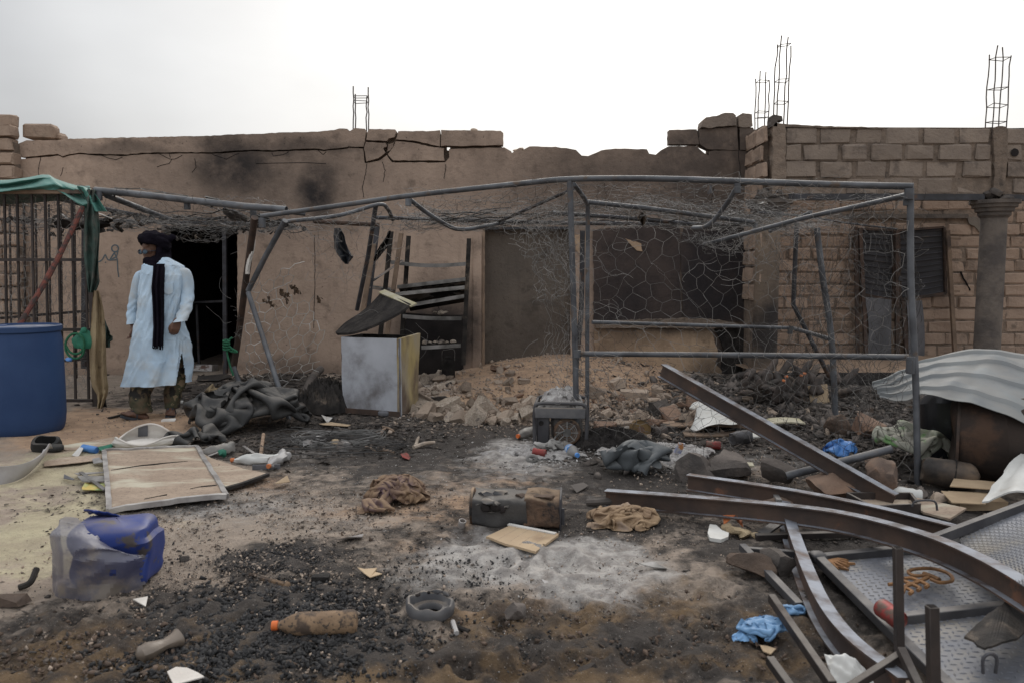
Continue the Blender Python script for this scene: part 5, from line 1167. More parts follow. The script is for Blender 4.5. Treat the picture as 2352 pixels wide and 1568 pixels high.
mb.sq(hc + Vector((.165, .05, .115)), (.035, .03, .028), 1.0, dent=.4, df=30); mb.sq(hc + Vector((.13, .04, .10)), (.045, .035, .03), 1.0, dent=.3, df=25)
remesh(mb, 'turban', M['indigo'], pe, .0075, 2)
sl = [(606, 352, 379, -.125), (625, 351, 377, -.175), (660, 347.5, 375.5, -.21), (700, 350, 375.5, -.22), (750, 352, 375, -.235), (794, 349.5, 373.5, -.26)]
def scarf(u, v):
    f = v * (len(sl) - 1); i = min(int(f), len(sl) - 2); t = f - i; y, a, b, dy = [sl[i][k] * (1 - t) + sl[i + 1][k] * t for k in range(4)]
    return q_(a + (b - a) * u, y, dy - .014 * math.sin(u * 17 + .6 * math.sin(v * 5)) - .02 * math.sin(u * 3.14))
mb = MB(); mb.grid(scarf, 24, 40, thick=(0, .018, 0)); sc_ = mb.build('scarf', M['indigo'], pe)
mb = MB()
for k in range(12):
    p = scarf((k + .5) / 12, 1) + Vector((0, .008, .004)); mb.tube([p, p + Vector((rr.uniform(-.006, .006), 0, -.016)), p + Vector((rr.uniform(-.01, .01), 0, -.022 - .02 * rr.random()))], .0045, 5)
f_ = mb.build('fringe', M['indigo'], sc_); f_['kind'] = 'stuff'
# sunglasses low on the nose
mb = MB(); gz_ = -.030
for sx in (-1, 1):
    pts = [hc + face @ Vector((sx * (.036 + .030 * math.cos(a)), -.112 + .010 * abs(math.cos(a)) * (1 if sx * math.cos(a) > 0 else 0), gz_ + .020 * math.sin(a))) for a in [i * math.pi / 8 for i in range(16)]]
    mb.tube(pts, .0045, 6, closed=True)
    mb.tube([hc + face @ Vector((sx * .066, -.10, gz_ + .006)), hc + face @ Vector((sx * .082, -.03, gz_ + .012)), hc + face @ Vector((sx * .084, .02, gz_ + .018))], .0035, 6)
mb.tube([hc + face @ Vector((-.008, -.115, gz_ + .006)), hc + face @ Vector((.008, -.115, gz_ + .006))], .004, 6)
g = mb.build('sunglasses', M['sandal'], pe)
for sx in (-1, 1):
    mb = MB(); mb.sq(hc + face @ Vector((sx * .036, -.108, gz_)), (.030, .0035, .019), .8, face @ eul(0, 0, sx * .16), 16, 8); mb.build('lens', M['lens'], g)
# sandals
def sandal(heel, toe, lift):
    d = (toe - heel); d.normalize(); s = d.cross(Vector((0, 0, 1))).normalized(); up = s.cross(d); ln = (toe - heel).length + .05; o = heel - d * .045 - up * .045
    mb = MB(); pts = []
    prof = [(0, .022), (.03, .033), (.3, .033), (.55, .038), (.8, .046), (.95, .040), (1.0, .022)]
    pts = [o + d * ln * a + s * w_ for a, w_ in prof] + [o + d * ln * a - s * w_ for a, w_ in reversed(prof)]
    mb.poly(pts, up * .024); so_ = mb.build('sandal', M['sandal'], pe)
    mb = MB()
    for sg in (-1, 1):
        a = o + d * ln * .45 + s * sg * .036 + up * .02; b = o + d * ln * .62 + s * sg * .022 + up * .085; c = o + d * ln * .82 + s * .0 + up * .055
        q = spline([a, b, c], 5)
        for i in range(len(q) - 1): mb.bar(q[i], q[i + 1] + (q[i + 1] - q[i]) * .1, .022, .006, up)
    q = spline([o + d * ln * .5 + s * .038 + up * .02, o + d * ln * .5 + s * .02 + up * .09, o + d * ln * .5 - s * .02 + up * .09, o + d * ln * .5 - s * .038 + up * .02], 4)
    for i in range(len(q) - 1): mb.bar(q[i], q[i + 1] + (q[i + 1] - q[i]) * .1, .026, .006, d)
    mb.build('strap', M['sandal'], so_)
sandal(fh, ft, 0); sandal(bh, bt, 0)
# ================================================================== LEFT SIDE OF THE YARD
def heap(name, c, rx, ry, h, mat, label, cat, seed=1, rot=0, fr_=6.0, edge=.25, nr=34, nt_=110, ridge=1.0, group=None, flat=.5, asym=None, kind=None):
    c = Vector(c); o = Vector((seed * 13.1, seed * 5.7, seed)); S = 1 / max(rx, ry)
    def f(u, v):
        th = u * 2 * math.pi; r = v
        ed = 1 + edge * (mn.noise(Vector((math.cos(th) * 1.6, math.sin(th) * 1.6, seed))) + .5 * mn.noise(Vector((math.cos(th) * 5, math.sin(th) * 5, seed + 3))))
        x = r * rx * ed * math.cos(th); y = r * ry * ed * math.sin(th)
        p = Vector((x, y, 0)) * S; wv_ = Vector((mn.noise(p * 2 + o), mn.noise(p * 2 + o + Vector((9, 0, 0))), 0)) * .6
        g = p * fr_ * .35 + wv_ + o
        n1 = 1 - 2 * abs(mn.noise(g)); n2 = 1 - 2 * abs(mn.noise(g * 2.3 + Vector((5, 5, 5)))); n3 = 1 - 2 * abs(mn.noise(g * 5 + Vector((2, 7, 1))))
        e_ = (1 - r ** 2.2) ** flat if r < 1 else 0
        sh = 1.0
        if asym: sh = max(.12, 1 + asym[0] * x / rx + asym[1] * y / ry)
        z = h * sh * e_ * (.42 + ridge * (.34 * n1 + .17 * n2 + .06 * n3)) + .006 + .012 * (1 - e_) * max(0, n2)
        x += .05 * rx * mn.noise(g * 1.7 + Vector((3, 1, 0))) * (1 - r); y += .05 * ry * mn.noise(g * 1.7 + Vector((0, 8, 0))) * (1 - r)
        q = c + rotz(rot) @ Vector((x, y, 0)); q.z = float(gz(q.x, q.y)) + max(.004, z); return q
    mb = MB(); mb.grid(f, nt_, nr, closeu=True); ob = mb.build(name, M[mat], ang=75)
    if label: tag(ob, label, cat, group, kind)
    return ob

def cloth(name, c, W, Hh, n, sx, sy, hump, mat, label, cat, seed=1, rot=0.0, steps=90, amp=.5, bend=.25, smooth=2, bound=1.0, group=None, conf=None):   # a sheet crumpled into a heap: edge lengths kept while it settles
    r = np.random.default_rng(seed); nx = n; ny = max(6, int(n * Hh / W)); d = W / (nx - 1)
    I, J = np.meshgrid(np.linspace(-.5, .5, nx), np.linspace(-.5, .5, ny), indexing='ij'); a = r.uniform(0, 99)
    p = np.zeros((nx, ny, 3)); p[..., 0] = I * W * sx; p[..., 1] = J * Hh * sy
    k = 1 / max(W, Hh); nz_ = lambda f, o: fbm(I * W * k * f + o + a, J * Hh * k * f + o * 1.7 + a, 3)
    p[..., 0] += .10 * W * sx * nz_(4, 3); p[..., 1] += .10 * Hh * sy * nz_(4, 11); p[..., 2] = hump[2] + .04 + amp * (np.abs(nz_(5, 21)) + .5 * np.abs(nz_(9, 41)))
    BX, BY_ = (conf or (W * sx * .55, Hh * sy * .55)); old = p.copy()
    def con(A, B, rest, kk):
        dv = B - A; l = np.linalg.norm(dv, axis=-1, keepdims=True) + 1e-9; q = dv * ((l - rest) / l * .5 * kk); A += q; B -= q
    D2 = d * 2 ** .5
    for st in range(steps):
        v = (p - old) * .96; old = p.copy(); p = p + v; p[..., 2] -= .0009 if st > 8 else 0
        for it in range(7):
            for o in (0, 1):
                m = (nx - o) // 2; con(p[o:o + 2 * m:2], p[o + 1:o + 2 * m:2], d, 1); m = (ny - o) // 2; con(p[:, o:o + 2 * m:2], p[:, o + 1:o + 2 * m:2], d, 1)
            for o in (0, 1):
                m = (nx - o) // 2; A, B = p[o:o + 2 * m:2], p[o + 1:o + 2 * m:2]; con(A[:, :-1], B[:, 1:], D2, .6); con(A[:, 1:], B[:, :-1], D2, .6)
            for o in range(4):
                A = p[o::4]; B = p[o + 2::4]; m = min(len(A), len(B)); con(A[:m], B[:m], 2 * d, bend); A = p[:, o::4]; B = p[:, o + 2::4]; m = min(A.shape[1], B.shape[1]); con(A[:, :m], B[:, :m], 2 * d, bend)
            rr_ = np.sqrt((p[..., 0] / BX) ** 2 + (p[..., 1] / BY_) ** 2); f = np.where(rr_ > bound, 1 + (bound / np.maximum(rr_, 1e-6) - 1) * .5, 1); p[..., 0] *= f; p[..., 1] *= f
            e_ = 1 - (p[..., 0] / hump[0]) ** 2 - (p[..., 1] / hump[1]) ** 2; fl = hump[2] * np.sqrt(np.maximum(0, e_))
            hit = p[..., 2] < fl; p[..., 2] = np.where(hit, fl, p[..., 2]); p[hit, :2] += (old[hit, :2] - p[hit, :2]) * .5
    p[..., 2] += .004 + .012 * (nz_(7, 71) + .6); ca, sa = math.cos(rot), math.sin(rot); X = p[..., 0] * ca - p[..., 1] * sa + c[0]; Y = p[..., 0] * sa + p[..., 1] * ca + c[1]; Z = p[..., 2] + gz(X, Y)
    mb = MB(); mb.v = [tuple(q) for q in np.stack([X, Y, Z], -1).reshape(-1, 3)]; ed = r.random((nx, ny))
    mb.f = [(i * ny + j, (i + 1) * ny + j, (i + 1) * ny + j + 1, i * ny + j + 1) for i in range(nx - 1) for j in range(ny - 1) if not ((i in (0, nx - 2) or j in (0, ny - 2)) and fbm(i * .3, j * .3 + a, 2) > .05)]
    ob = mb.build(name, M[mat], ang=180, org=(c[0], c[1], float(gz(c[0], c[1]))))
    if smooth: m = ob.modifiers.new('s', 'SUBSURF'); m.levels = m.render_levels = 1
    return tag(ob, label, cat, group)
def scrap(px, mat, label, cat, name='scrap', h=.01, warp=.015, seed=0, tilt=(0, 0), group=None, t=.004):   # a flat piece lying on the ground
    pts = [GG(x, y) for x, y in px]; c = sum(pts, Vector()) / len(pts); rr = random.Random(seed + int(px[0][0]))
    ps = []
    for p in pts:
        d = p - c; ps.append(p + Vector((0, 0, h + tilt[0] * d.x + tilt[1] * d.y + rr.uniform(-warp, warp))))
    mb = MB(); mb.poly(ps, (0, 0, t)); return tag(mb.build(name, M[mat], smooth=False), label, cat, group)
def bottle(name, p, d, L_, r, mat, cap, label, cat='bottle', dent=.0, seed=0, group=None, neck=.16, capmat=None, band=None):
    p = Vector(p); d = Vector(d).normalized(); rot = align(d); t = thing(name, label, cat, tuple(p), group)
    prof = [(.0, 0), (r * .8, .002), (r * .97, L_ * .04), (r, L_ * .1), (r * .96, L_ * .2), (r, L_ * .3), (r * .94, L_ * .48), (r, L_ * .58), (r * .98, L_ * .68), (r * .8, L_ * .78), (r * .45, L_ * .88), (r * .32, L_ * .91), (r * .30, L_ * .95)]
    def wob(q, th, i):
        if dent and i > 0: 
            k = 1 + dent * mn.noise(Vector((math.cos(th) * 1.3, math.sin(th) * 1.3, q.z * 6 / L_ + seed * 3))); return Vector((q.x * k, q.y * k, q.z))
        return q
    mb = MB(); mb.lathe(prof, p, 20, rot, wob); b = mb.build('bottle_body', M[mat], t)
    if cap:
        m2 = MB(); m2.lathe([(r * .36, L_ * .925), (r * .40, L_ * .93), (r * .40, L_ * .99), (r * .36, L_), (0, L_)], p, 16, rot); m2.build('cap', M[cap], t)
    if band:
        m2 = MB(); m2.lathe([(r * 1.01, L_ * .40), (r * 1.015, L_ * .40), (r * 1.015, L_ * .60), (r * 1.01, L_ * .60)], p, 20, rot); m2.build('label_band', M[band], t)
    return t
def can_(name, p, d, L_, r, mat, label, dent=.15, seed=0, cat='can', group=None):
    rot = align(d); mb = MB()
    def wob(q, th, i): k = 1 + dent * mn.noise(Vector((math.cos(th) * 1.6, math.sin(th) * 1.6, q.z * 30 + seed))); return Vector((q.x * k, q.y * k, q.z))
    mb.lathe([(0, .004), (r * .82, .004), (r * .9, 0), (r, .006), (r, L_ * .33), (r * .98, L_ * .5), (r, L_ * .67), (r, L_ - .008), (r * .9, L_), (r * .82, L_ - .005), (0, L_ - .005)], Vector(p), 18, rot, wob)
    return tag(mb.build(name, M[mat]), label, cat, group)

# blue drum
dc = BK(GG(62, 1000), .22); dc.z = 0; dr = thing('drum', 'big blue plastic drum with a dusty lid standing at the left edge', 'drum', tuple(dc))
hh = .91; r = .312
mb = MB(); mb.lathe([(.0, .012), (r * .80, .006), (r * .87, .0), (r * .93, .02), (r * .97, .07), (r, .16), (r * 1.005, .45), (r, .72), (r * .985, .80), (r * .955, .86), (r * .95, hh - .02)], dc, 48); mb.build('drum_body', M['blue'], dr)
mb = MB(); mb.lathe([(r * .945, hh - .045), (r * 1.0, hh - .03), (r * 1.005, hh + .01), (r * .97, hh + .018), (r * .955, hh - .002)], dc, 48); mb.build('rim', M['blue'], dr)
mb = MB(); mb.lathe([(r * .955, hh - .012), (r * .9, hh + .000), (r * .55, hh + .004), (0, hh + .004)], dc, 40); ld = mb.build('lid', M['lid_dust'], dr)
for a in (.3, 3.6): mb = MB(); mb.lathe([(.035, hh), (.035, hh + .014), (0, hh + .014)], dc + Vector((.21 * math.cos(a), -.14 * math.sin(a) - .02, 0)), 14); mb.build('bung', M['lid_dust'], ld)

# open white woven sack
sk = thing('sack', 'open white woven sack lying slumped on the sand with its mouth gaping', 'sack', tuple(GG(318, 1030)))
c0 = GG(318, 1028)
def sackf(u, v):
    th = u * 6.283; a = .235 * (1 + .06 * math.sin(3 * th + 1)); b = .17; k = 1 + .10 * math.sin(v * 3.1) + .05 * mn.noise(Vector((math.cos(th) * 3, math.sin(th) * 3, v * 4)))
    z = v * (.06 + .055 * max(0, math.sin(th)) + .025 * math.cos(th * 3 + 1) * v)
    return c0 + Vector((a * k * math.cos(th) + .02 * v, .11 + b * k * math.sin(th) - .03 * v, z + .004))
mb = MB(); mb.grid(sackf, 48, 14, closeu=True); mb.build('sack_side', M['sack'], sk)
mb = MB(); mb.lathe([(.0, .02), (.12, .03), (.2, .015)], c0 + Vector((0, .11, 0)), 24); mb.build('sack_bottom', M['sack'], sk)
mb = MB(); mb.grid(lambda u, v: sackf(.285 + .045 * u, .25 + .72 * v) * 1 + Vector((0, -.008, .003)), 6, 6); mb.build('printed_band', M['sheet_grey'], sk)
mb = MB(); mb.tube([sackf(i / 48, 1.0) for i in range(48)], .008, 6, closed=True); mb.build('rolled_hem', M['sack'], sk)

# dark tarp heap
cloth('tarp', BK(GG(575, 985), .15, 0, 0), 2.4, 2.0, 64, .52, .50, (.50, .40, .31), 'tarp_dark', 'big crumpled heap of dusty black tarpaulin under the leaning pole', 'tarpaulin', 3, rot=-.25, amp=.26, bend=.3, conf=(.70, .54))
cloth('tarp', BK(GG(455, 1022), .08, 0, 0), 1.0, .6, 34, .6, .5, (.25, .12, .04), 'tarp_dark', 'smaller fold of black tarpaulin beside the open white sack', 'tarpaulin', 5, amp=.12)
cloth('bag', GG(505, 910), .6, .5, 30, .55, .5, (.12, .09, .09), 'tan_cloth', 'crumpled pale tan plastic bag behind the black tarpaulin heap', 'bag', 7, amp=.10)

# framed board
bd = thing('board', 'weathered plywood panel with dented aluminium edging lying flat, dusted with yellow powder', 'board', tuple(GG(375, 1120)))
cr = [GG(240, 1052, .06), GG(452, 1042, .06), GG(520, 1155, .05), GG(252, 1182, .03)]
def brd(u, v): return bil(cr[0], cr[1], cr[2], cr[3], u, v) + Vector((0, 0, .012 * math.sin(u * 3) * v + .006 * mn.noise(Vector((u * 5, v * 5, 0)))))
mb = MB(); mb.grid(brd, 24, 24, thick=(0, 0, -.014)); mb.build('panel', M['board'], bd)
for a, b in ((0, 1), (1, 2), (2, 3), (3, 0)):
    mb = MB(); uv = [(0, 0), (1, 0), (1, 1), (0, 1)]; n = 14
    q = [brd(uv[a][0] + (uv[b][0] - uv[a][0]) * i / n, uv[a][1] + (uv[b][1] - uv[a][1]) * i / n) + Vector((random.uniform(-.003, .003), random.uniform(-.003, .003), -.004 + random.uniform(-.004, .004))) for i in range(n + 1)]
    for i in range(n): mb.bar(q[i], q[i + 1] + (q[i + 1] - q[i]) * .05, .03, .030)
    mb.build('edging', M['alu'], bd, smooth=False)
for pts in (((.05, .40), (.35, .37), (.6, .35), (.82, .34)), ((.72, .86), (.85, .84), (.97, .83)), ((.3, .93), (.5, .91))):
    mb = MB(); mb.tube([brd(u, v) + Vector((0, 0, .001)) for u, v in pts], [.003, .006, .005, .002][:len(pts)], 4); mb.build('split', M['char'], bd)
bl = thing('support_block', 'hidden lump of debris propping up the aluminium edged board', 'rubble', tuple(GG(400, 1110)))
mb = MB(); mb.box(BK(GG(400, 1110), .1, .022, 0), (.35, .3, .035)); mb.build('lump', M['clod'], bl)
scrap([(455, 1045), (485, 1062), (556, 1085), (615, 1098), (612, 1104), (545, 1124), (520, 1132), (500, 1110), (470, 1068)], 'board', 'second plywood sheet, rust-orange and holed, under the right side of the framed board', 'board', 'board', .02, .006, t=.014)
mb = MB(); q = [GG(515, 1133, .03), GG(560, 1122, .035), GG(616, 1103, .04)]; mb.bar(q[0], q[1], .03, .02); mb.bar(q[1], q[2], .03, .02); tag(mb.build('lath', M['charwood']), 'charred lath along the lower edge of the second plywood sheet', 'lath')
scrap([(100, 1062), (140, 1055), (235, 1050), (232, 1062), (150, 1072), (102, 1075)], 'board', 'splintered plywood strip left of the framed board, powdered yellow', 'board', 'board', .015, .01)
scrap([(128, 1030), (190, 1018), (262, 1006), (262, 1018), (240, 1032), (150, 1034)], 'board', 'thin veneer sheet lying between the drum and the white sack', 'board', 'board', .008, .008)
# crushed blue jerrycan under a grey plastic film
jc = thing('jerrycan', 'crushed bright blue jerrycan half wrapped in torn grey film', 'container', tuple(GG(240, 1345)))
c1 = GG(246, 1358); c1 = BK(c1, .14)
def jb(u, v):
    th = u * 6.283; ph = -1.5708 + 3.1416 * v
    def sg(a, p): return math.copysign(abs(a) ** p, a)
    q = Vector((.165 * sg(math.cos(ph), .3) * sg(math.cos(th), .35), .135 * sg(math.cos(ph), .3) * sg(math.sin(th), .35), .14 * sg(math.sin(ph), .35)))
    if q.x > .08 and -.02 < q.z < .07: q.x += .05 * (1 - abs(q.z - .03) / .05)
    if q.y < 0 and abs(q.z + .01) < .05: q.y += .045 * (1 - abs(q.z + .01) / .05)
    q += Vector((1, -1, .6)) * .022 * (.35 - abs(mn.noise(q * 8 + Vector((3, 0, 0))))) + nvec(q, 6, .02, 3)
    return c1 + rotz(.12) @ q + Vector((.045, 0, .135))
mb = MB(); mb.grid(jb, 56, 36, closeu=True); mb.build('can_body', M['bluecan'], jc, ang=30)
mb = MB(); mb.grid(lambda u, v: c1 + Vector((-.11 + .29 * u, .09 - .05 * v, .27 - .10 * u * u + .035 * v + .012 * mn.noise(Vector((u * 9, v * 3, 0))))), 24, 5, thick=(0, 0, .006)); mb.build('torn_lip', M['bluecan'], jc)
M['film'] = mk('film', (.155, .15, .18), (.095, .09, .115), 5, .34, bump=.3, bscale=14, spec=.5, alpha=.70, c3=(.22, .185, .155), t3=.6, s3=4, vary=0)
c2 = c1 + Vector((.03, -.185, 0))
def film(u, v):
    th = math.pi * (.96 + .96 * u); top = Vector((-.07 + .17 * u, .13 - .10 * u, .290 - .13 * max(0, u - .3) * 1.5)); k = v ** .7
    bot = Vector((.205 * math.cos(th), .16 + .20 * math.sin(th), 0)); q = top.lerp(bot, k); q.z = top.z * (1 - v ** 2.8)
    d = Vector((math.cos(th), math.sin(th), .25)); q += d * (.045 * math.sin(min(1, v * 1.15) * 3.14) + .008)
    g = Vector((u * 3.2 + v * .8, v * 1.6, 5)); q += d * (.055 * (.32 - abs(mn.noise(g))) + .028 * (.3 - abs(mn.noise(g * 2.3 + Vector((4, 0, 0)))))) * min(1, v * 3 + .2)
    q.z = max(.004, q.z); return c2 + q
mb = MB(); mb.grid(film, 46, 26); mb.f = [f for k, f in enumerate(mb.f) if not (k % 46 > 43 - 3 * mn.noise(Vector((0, k // 46 * .5, 0))) or k // 46 < 1.2 + 2.2 * mn.noise(Vector((k % 46 * .22, 3, 0))) or (k % 46 in (33, 34) and k // 46 in (19, 20)))]; mb.build('film', M['film'], jc, ang=16)

# curved pale tray segment, boot and other small things at the left
ct = thing('plastic_hoop', 'curved pale strip of a broken plastic tub poking in from the left edge', 'tub', tuple(GG(60, 1100)))
mb = MB(); q = spline([GG(-60, 1118), GG(10, 1112), GG(55, 1098), GG(86, 1072), GG(100, 1046)], 6)
def hoop(u, v):
    f = u * (len(q) - 1); i = min(int(f), len(q) - 2); p = q[i].lerp(q[i + 1], f - i); hgt = .125 * (1 - .25 * u) * math.sin(min(1, (1 - u) * 6) * 1.57); return p + Vector((.02 * v + .03 * math.sin(v * 2), .035 * math.sin(v * 2), hgt * v + .05 * u * u))
mb.grid(hoop, 30, 8, thick=(.004, .006, 0)); mb.build('tub_wall', M['grey_plastic'], ct)
bt_ = thing('boot', 'scorched black rubber boot shaft lying open left of the white sack', 'boot', tuple(GG(100, 1030)))
b0 = GG(100, 1036); mb = MB(); mb.lathe([(.05, 0), (.085, .005), (.092, .05), (.082, .10), (.062, .105), (.07, .05), (.06, .012), (.0, .012)], b0 + Vector((0, .05, .0)), 22, eul(.5, .1, .2), lambda v, th, i: Vector((v.x * (1.15 + .15 * math.sin(2 * th)), v.y * .8, v.z + .01 * math.sin(3 * th)))); mb.build('boot_shaft', M['black_rubber'], bt_)
mb = MB(); mb.sq(b0 + Vector((.09, -.01, .03)), (.06, .05, .03), .7, dent=.2); mb.build('boot_toe', M['black_rubber'], bt_)
can_('can', GG(190, 1036) + Vector((0, 0, .03)), (1, -.25, -.1), .13, .028, 'bluebag', 'small bright blue spray can lying left of the white sack')
scrap([(222, 1036), (240, 1026), (262, 1021), (256, 1031), (236, 1040)], 'greenpl', 'green plastic strip between the blue can and the white sack', 'scrap', 'plastic_scrap', .02, .02)
scrap([(165, 1046), (185, 1036), (192, 1040), (180, 1050)], 'paper', 'torn pale wrapper tip at the end of the blue spray can', 'scrap', 'wrapper', .02, .02)
for k, px in enumerate(([(172, 1095), (240, 1090), (244, 1098), (180, 1104)], [(178, 1108), (250, 1108), (250, 1120), (190, 1118)], [(148, 1098), (172, 1112), (168, 1117), (146, 1104)], [(212, 1062), (228, 1064), (238, 1072), (215, 1070)])):
    scrap(px, ('alu', 'strip', 'sheet_grey', 'alu')[k], 'bent aluminium strip sticking out from under the left side of the framed board', 'strip', 'metal_strip', .03, .015, group='strips under the framed board')
mb = MB(); mb.bar(GG(186, 1100, .05), GG(242, 1135, .03), .025, .008); tag(mb.build('perforated_strip', M['strip']), 'dark punched strip crossing the yellow tin left of the framed board', 'strip')
scrap([(188, 1130), (196, 1118), (215, 1112), (240, 1120), (244, 1131), (190, 1133)], 'sackgreen', 'flattened printed yellow tin lid at the left edge of the framed board', 'tin', 'tin', .02, .01)
M['printed'] = mk('printed', (.50, .36, .10), (.22, .30, .12), 14, .5, bump=.1, c3=(.45, .07, .04), t3=.60, s3=16, w3=.02); bpy.data.objects['tin'].data.materials[0] = M['printed']
mb = MB(); mb.bar(GG(476, 1054, .02), GG(520, 1040, .03), .02, .006); tag(mb.build('perforated_strip', M['alu']), 'pale punched metal strip in front of the black tarpaulin heap', 'strip')
mb = MB(); mb.bar(GG(560, 1032, .03), GG(592, 1052, .02), .02, .006); tag(mb.build('perforated_strip', M['alu']), 'short punched strip right of the orange capped clear bottle', 'strip')
bottle('bottle', GG(540, 1038) + Vector((0, 0, .045)), (-1, -.55, -.1), .26, .04, 'clear', 'orange', 'squashed clear bottle with orange cap in front of the black tarpaulin', dent=.5)
mb = MB(); mb.rock(GG(511, 1049) + Vector((0, 0, .03)), (.04, .03, .035), 3, 2, 1); tag(mb.build('plastic_scrap', M['greenpl']), 'small crumpled emerald scrap beside the orange bottle cap', 'scrap')
bottle('bottle', GG(642, 1066) + Vector((0, 0, .04)), (-1, -.0, -.02), .35, .038, 'white_plastic', 'orange_dull', 'long crushed white bottle lying beside the second plywood sheet', dent=.7, seed=2)
bottle('bottle', GG(656, 1058) + Vector((0, 0, .05)), (-.12, -1, -.05), .30, .042, 'grey_plastic', 'orange_dull', 'dirty twisted bottle with its orange cap pointing at the camera', dent=.8, seed=3)
mb = MB(); mb.box(GG(612, 1078) + Vector((0, 0, .02)), (.19, .012, .035), rotz(.1)); tag(mb.build('metal_strip', M['sheet_grey']), 'grey steel off-cut below the long white bottle', 'strip')
mb = MB(); mb.tube([GG(598, 1060, .02), GG(606, 1025, .10)], .014, 8); tag(mb.build('stick', M['wood']), 'pale stick leaning on the lower edge of the black tarpaulin', 'stick')
# paper packets on the sand by the man
for k, (x, y, a, s) in enumerate(((388, 968, .2, .075), (448, 927, -.1, .05), (415, 925, .4, .03))):
    mb = MB(); mb.box(GG(x, y) + Vector((0, 0, .012)), (s * 1.6, s * .9, .018), rotz(a), jit=.006)
    tag(mb.build('packet', M['paper']), ('crushed white cigarette packet on the sand by the sandals', 'flattened white paper scrap on the sand right of the man', 'tiny white paper scrap just behind the man on the sand')[k], 'paper')
scrap([(464, 976), (478, 966), (482, 972), (472, 982)], 'paper', 'white and red paper scrap at the left foot of the black tarpaulin', 'paper', 'packet', .04, .02)
mb = MB(); mb.box(GG(470, 852) + Vector((0, 0, .05)), (.32, .16, .09), rotz(-.12), jit=.012, bev=.012); M['whitewash'] = mk('whitewash', (.60, .58, .56), (.45, .42, .4), 8, .9, bump=.3, c3=(.16, .10, .08), t3=.55, s3=9)
tag(mb.build('brick', M['whitewash']), 'single whitewashed brick lying at the doorway threshold', 'brick')
scrap([(455, 868), (520, 862), (536, 866), (500, 878), (452, 878)], 'charwood', 'flat charred board lying before the dark doorway', 'board', 'board', .02, .01)
for k, (x0, y0, x1, y1) in enumerate(((240, 848, 300, 856), (495, 890, 560, 874), (380, 898, 440, 892), (250, 962, 300, 950), (205, 868, 250, 862), (590, 872, 680, 885), (600, 905, 650, 896))):
    mb = MB(); mb.bar(GG(x0, y0, .012), GG(x1, y1, .014), .03, .014); tag(mb.build('charred_lath', M['charwood'] if k != 0 else M['wood']), 'thin charred lath on the ground between the dark doorway and the tarpaulin', 'lath', 'charred laths on the ground near the doorway')
# fabric pieces
cloth('cloth', BK(GG(912, 1158), .1, 0, 0), 1.3, 1.1, 72, .38, .38, (.16, .14, .11), 'brown_cloth', 'crumpled brown and purple cloth heap left of the charred tin', 'cloth', 11, rot=.4, amp=.16, bend=.08, conf=(.25, .20))
cloth('cloth', GG(866, 1176), .42, .26, 24, .55, .5, (.09, .05, .03), 'brown_cloth', 'flat rolled end of brown cloth at the foot of the brown heap', 'cloth', 12, amp=.05)
cloth('cloth', BK(GG(1430, 1208), .06, 0, 0), 1.4, .9, 80, .52, .40, (.2, .10, .05), 'beige_cloth', 'crumpled sandy beige jacket lying right of the charred tin', 'clothing', 14, rot=-.06, amp=.12, bend=.08, conf=(.37, .17))
# wire rings left by burnt tyres
wr = thing('wire_coil', 'tangled rings of fine rusty wire from burnt tyres right of the black tarpaulin', 'wire', tuple(GG(765, 1025)))
rr = random.Random(6)
for k, (x, y, a, b, n_) in enumerate(((780, 1018, .36, .24, 20), (690, 1012, .26, .2, 8), (770, 1040, .55, .22, 9), (830, 1030, .3, .2, 6))):
    c = GG(x, y); mb = MB()
    for i in range(n_):
        f_ = 1 + rr.gauss(0, .07); s0 = rr.uniform(0, 6.28); arc = rr.uniform(3.2, 6.2); ph = rr.uniform(0, 6.28); hz = rr.uniform(.01, .07)
        q = [c + Vector((a * f_ * math.cos(s0 + arc * t / 24) + rr.gauss(0, .004), b * f_ * math.sin(s0 + arc * t / 24) + .02 * math.sin(ph + t), hz + .02 * math.sin(ph + t * .5))) for t in range(25)]
        mb.tube(q, .0034, 3, cap=False)
    mb.build('wire_ring', M['wire_dark'] if k else M['strip'], wr, kind='stuff')
for k, (x, y, s) in enumerate(((738, 1024, .055), (792, 1038, .07), (770, 1028, .05), (708, 1030, .045))):
    mb = MB(); mb.box(GG(x, y) + Vector((0, 0, .045)), (s * 1.5, s, s), eul(.2, .3, k), jit=.008, bev=.006); tag(mb.build('fitting', M['grey_plastic'] if k != 2 else M['card']), ('squat grey fitting inside the tyre wire rings, leftmost but one', 'grey electrical box lying on the near side of the wire rings', 'brown broken block in the middle of the wire rings', 'pale fitting lying at the left side of the wire rings')[k], 'fitting')
scrap([(920, 1050), (935, 1043), (943, 1048), (940, 1056), (925, 1058)], 'red_can', 'crushed red can fragment right of the tyre wire rings', 'can', 'can', .02, .03)
for k, (x0, y0, x1, y1, s) in enumerate(((862, 1038, 905, 1045, .012), (950, 1032, 998, 1022, .018), (955, 1028, 962, 1010, .014), (880, 985, 905, 996, .012), (875, 1000, 885, 990, .013), (840, 1032, 862, 1042, .01))):
    mb = MB(); mb.tube([GG(x0, y0, .02), (GG(x0, y0, .02) + GG(x1, y1, .02)) / 2 + Vector((0, 0, .012)), GG(x1, y1, .025)], [s, s * .9, s * .7], 7); tag(mb.build('stick', M['stone_pale'] if k in (1, 2) else M['timber']), 'short burnt stick lying right of the tyre wire rings', 'stick', 'burnt sticks right of the tyre wires')
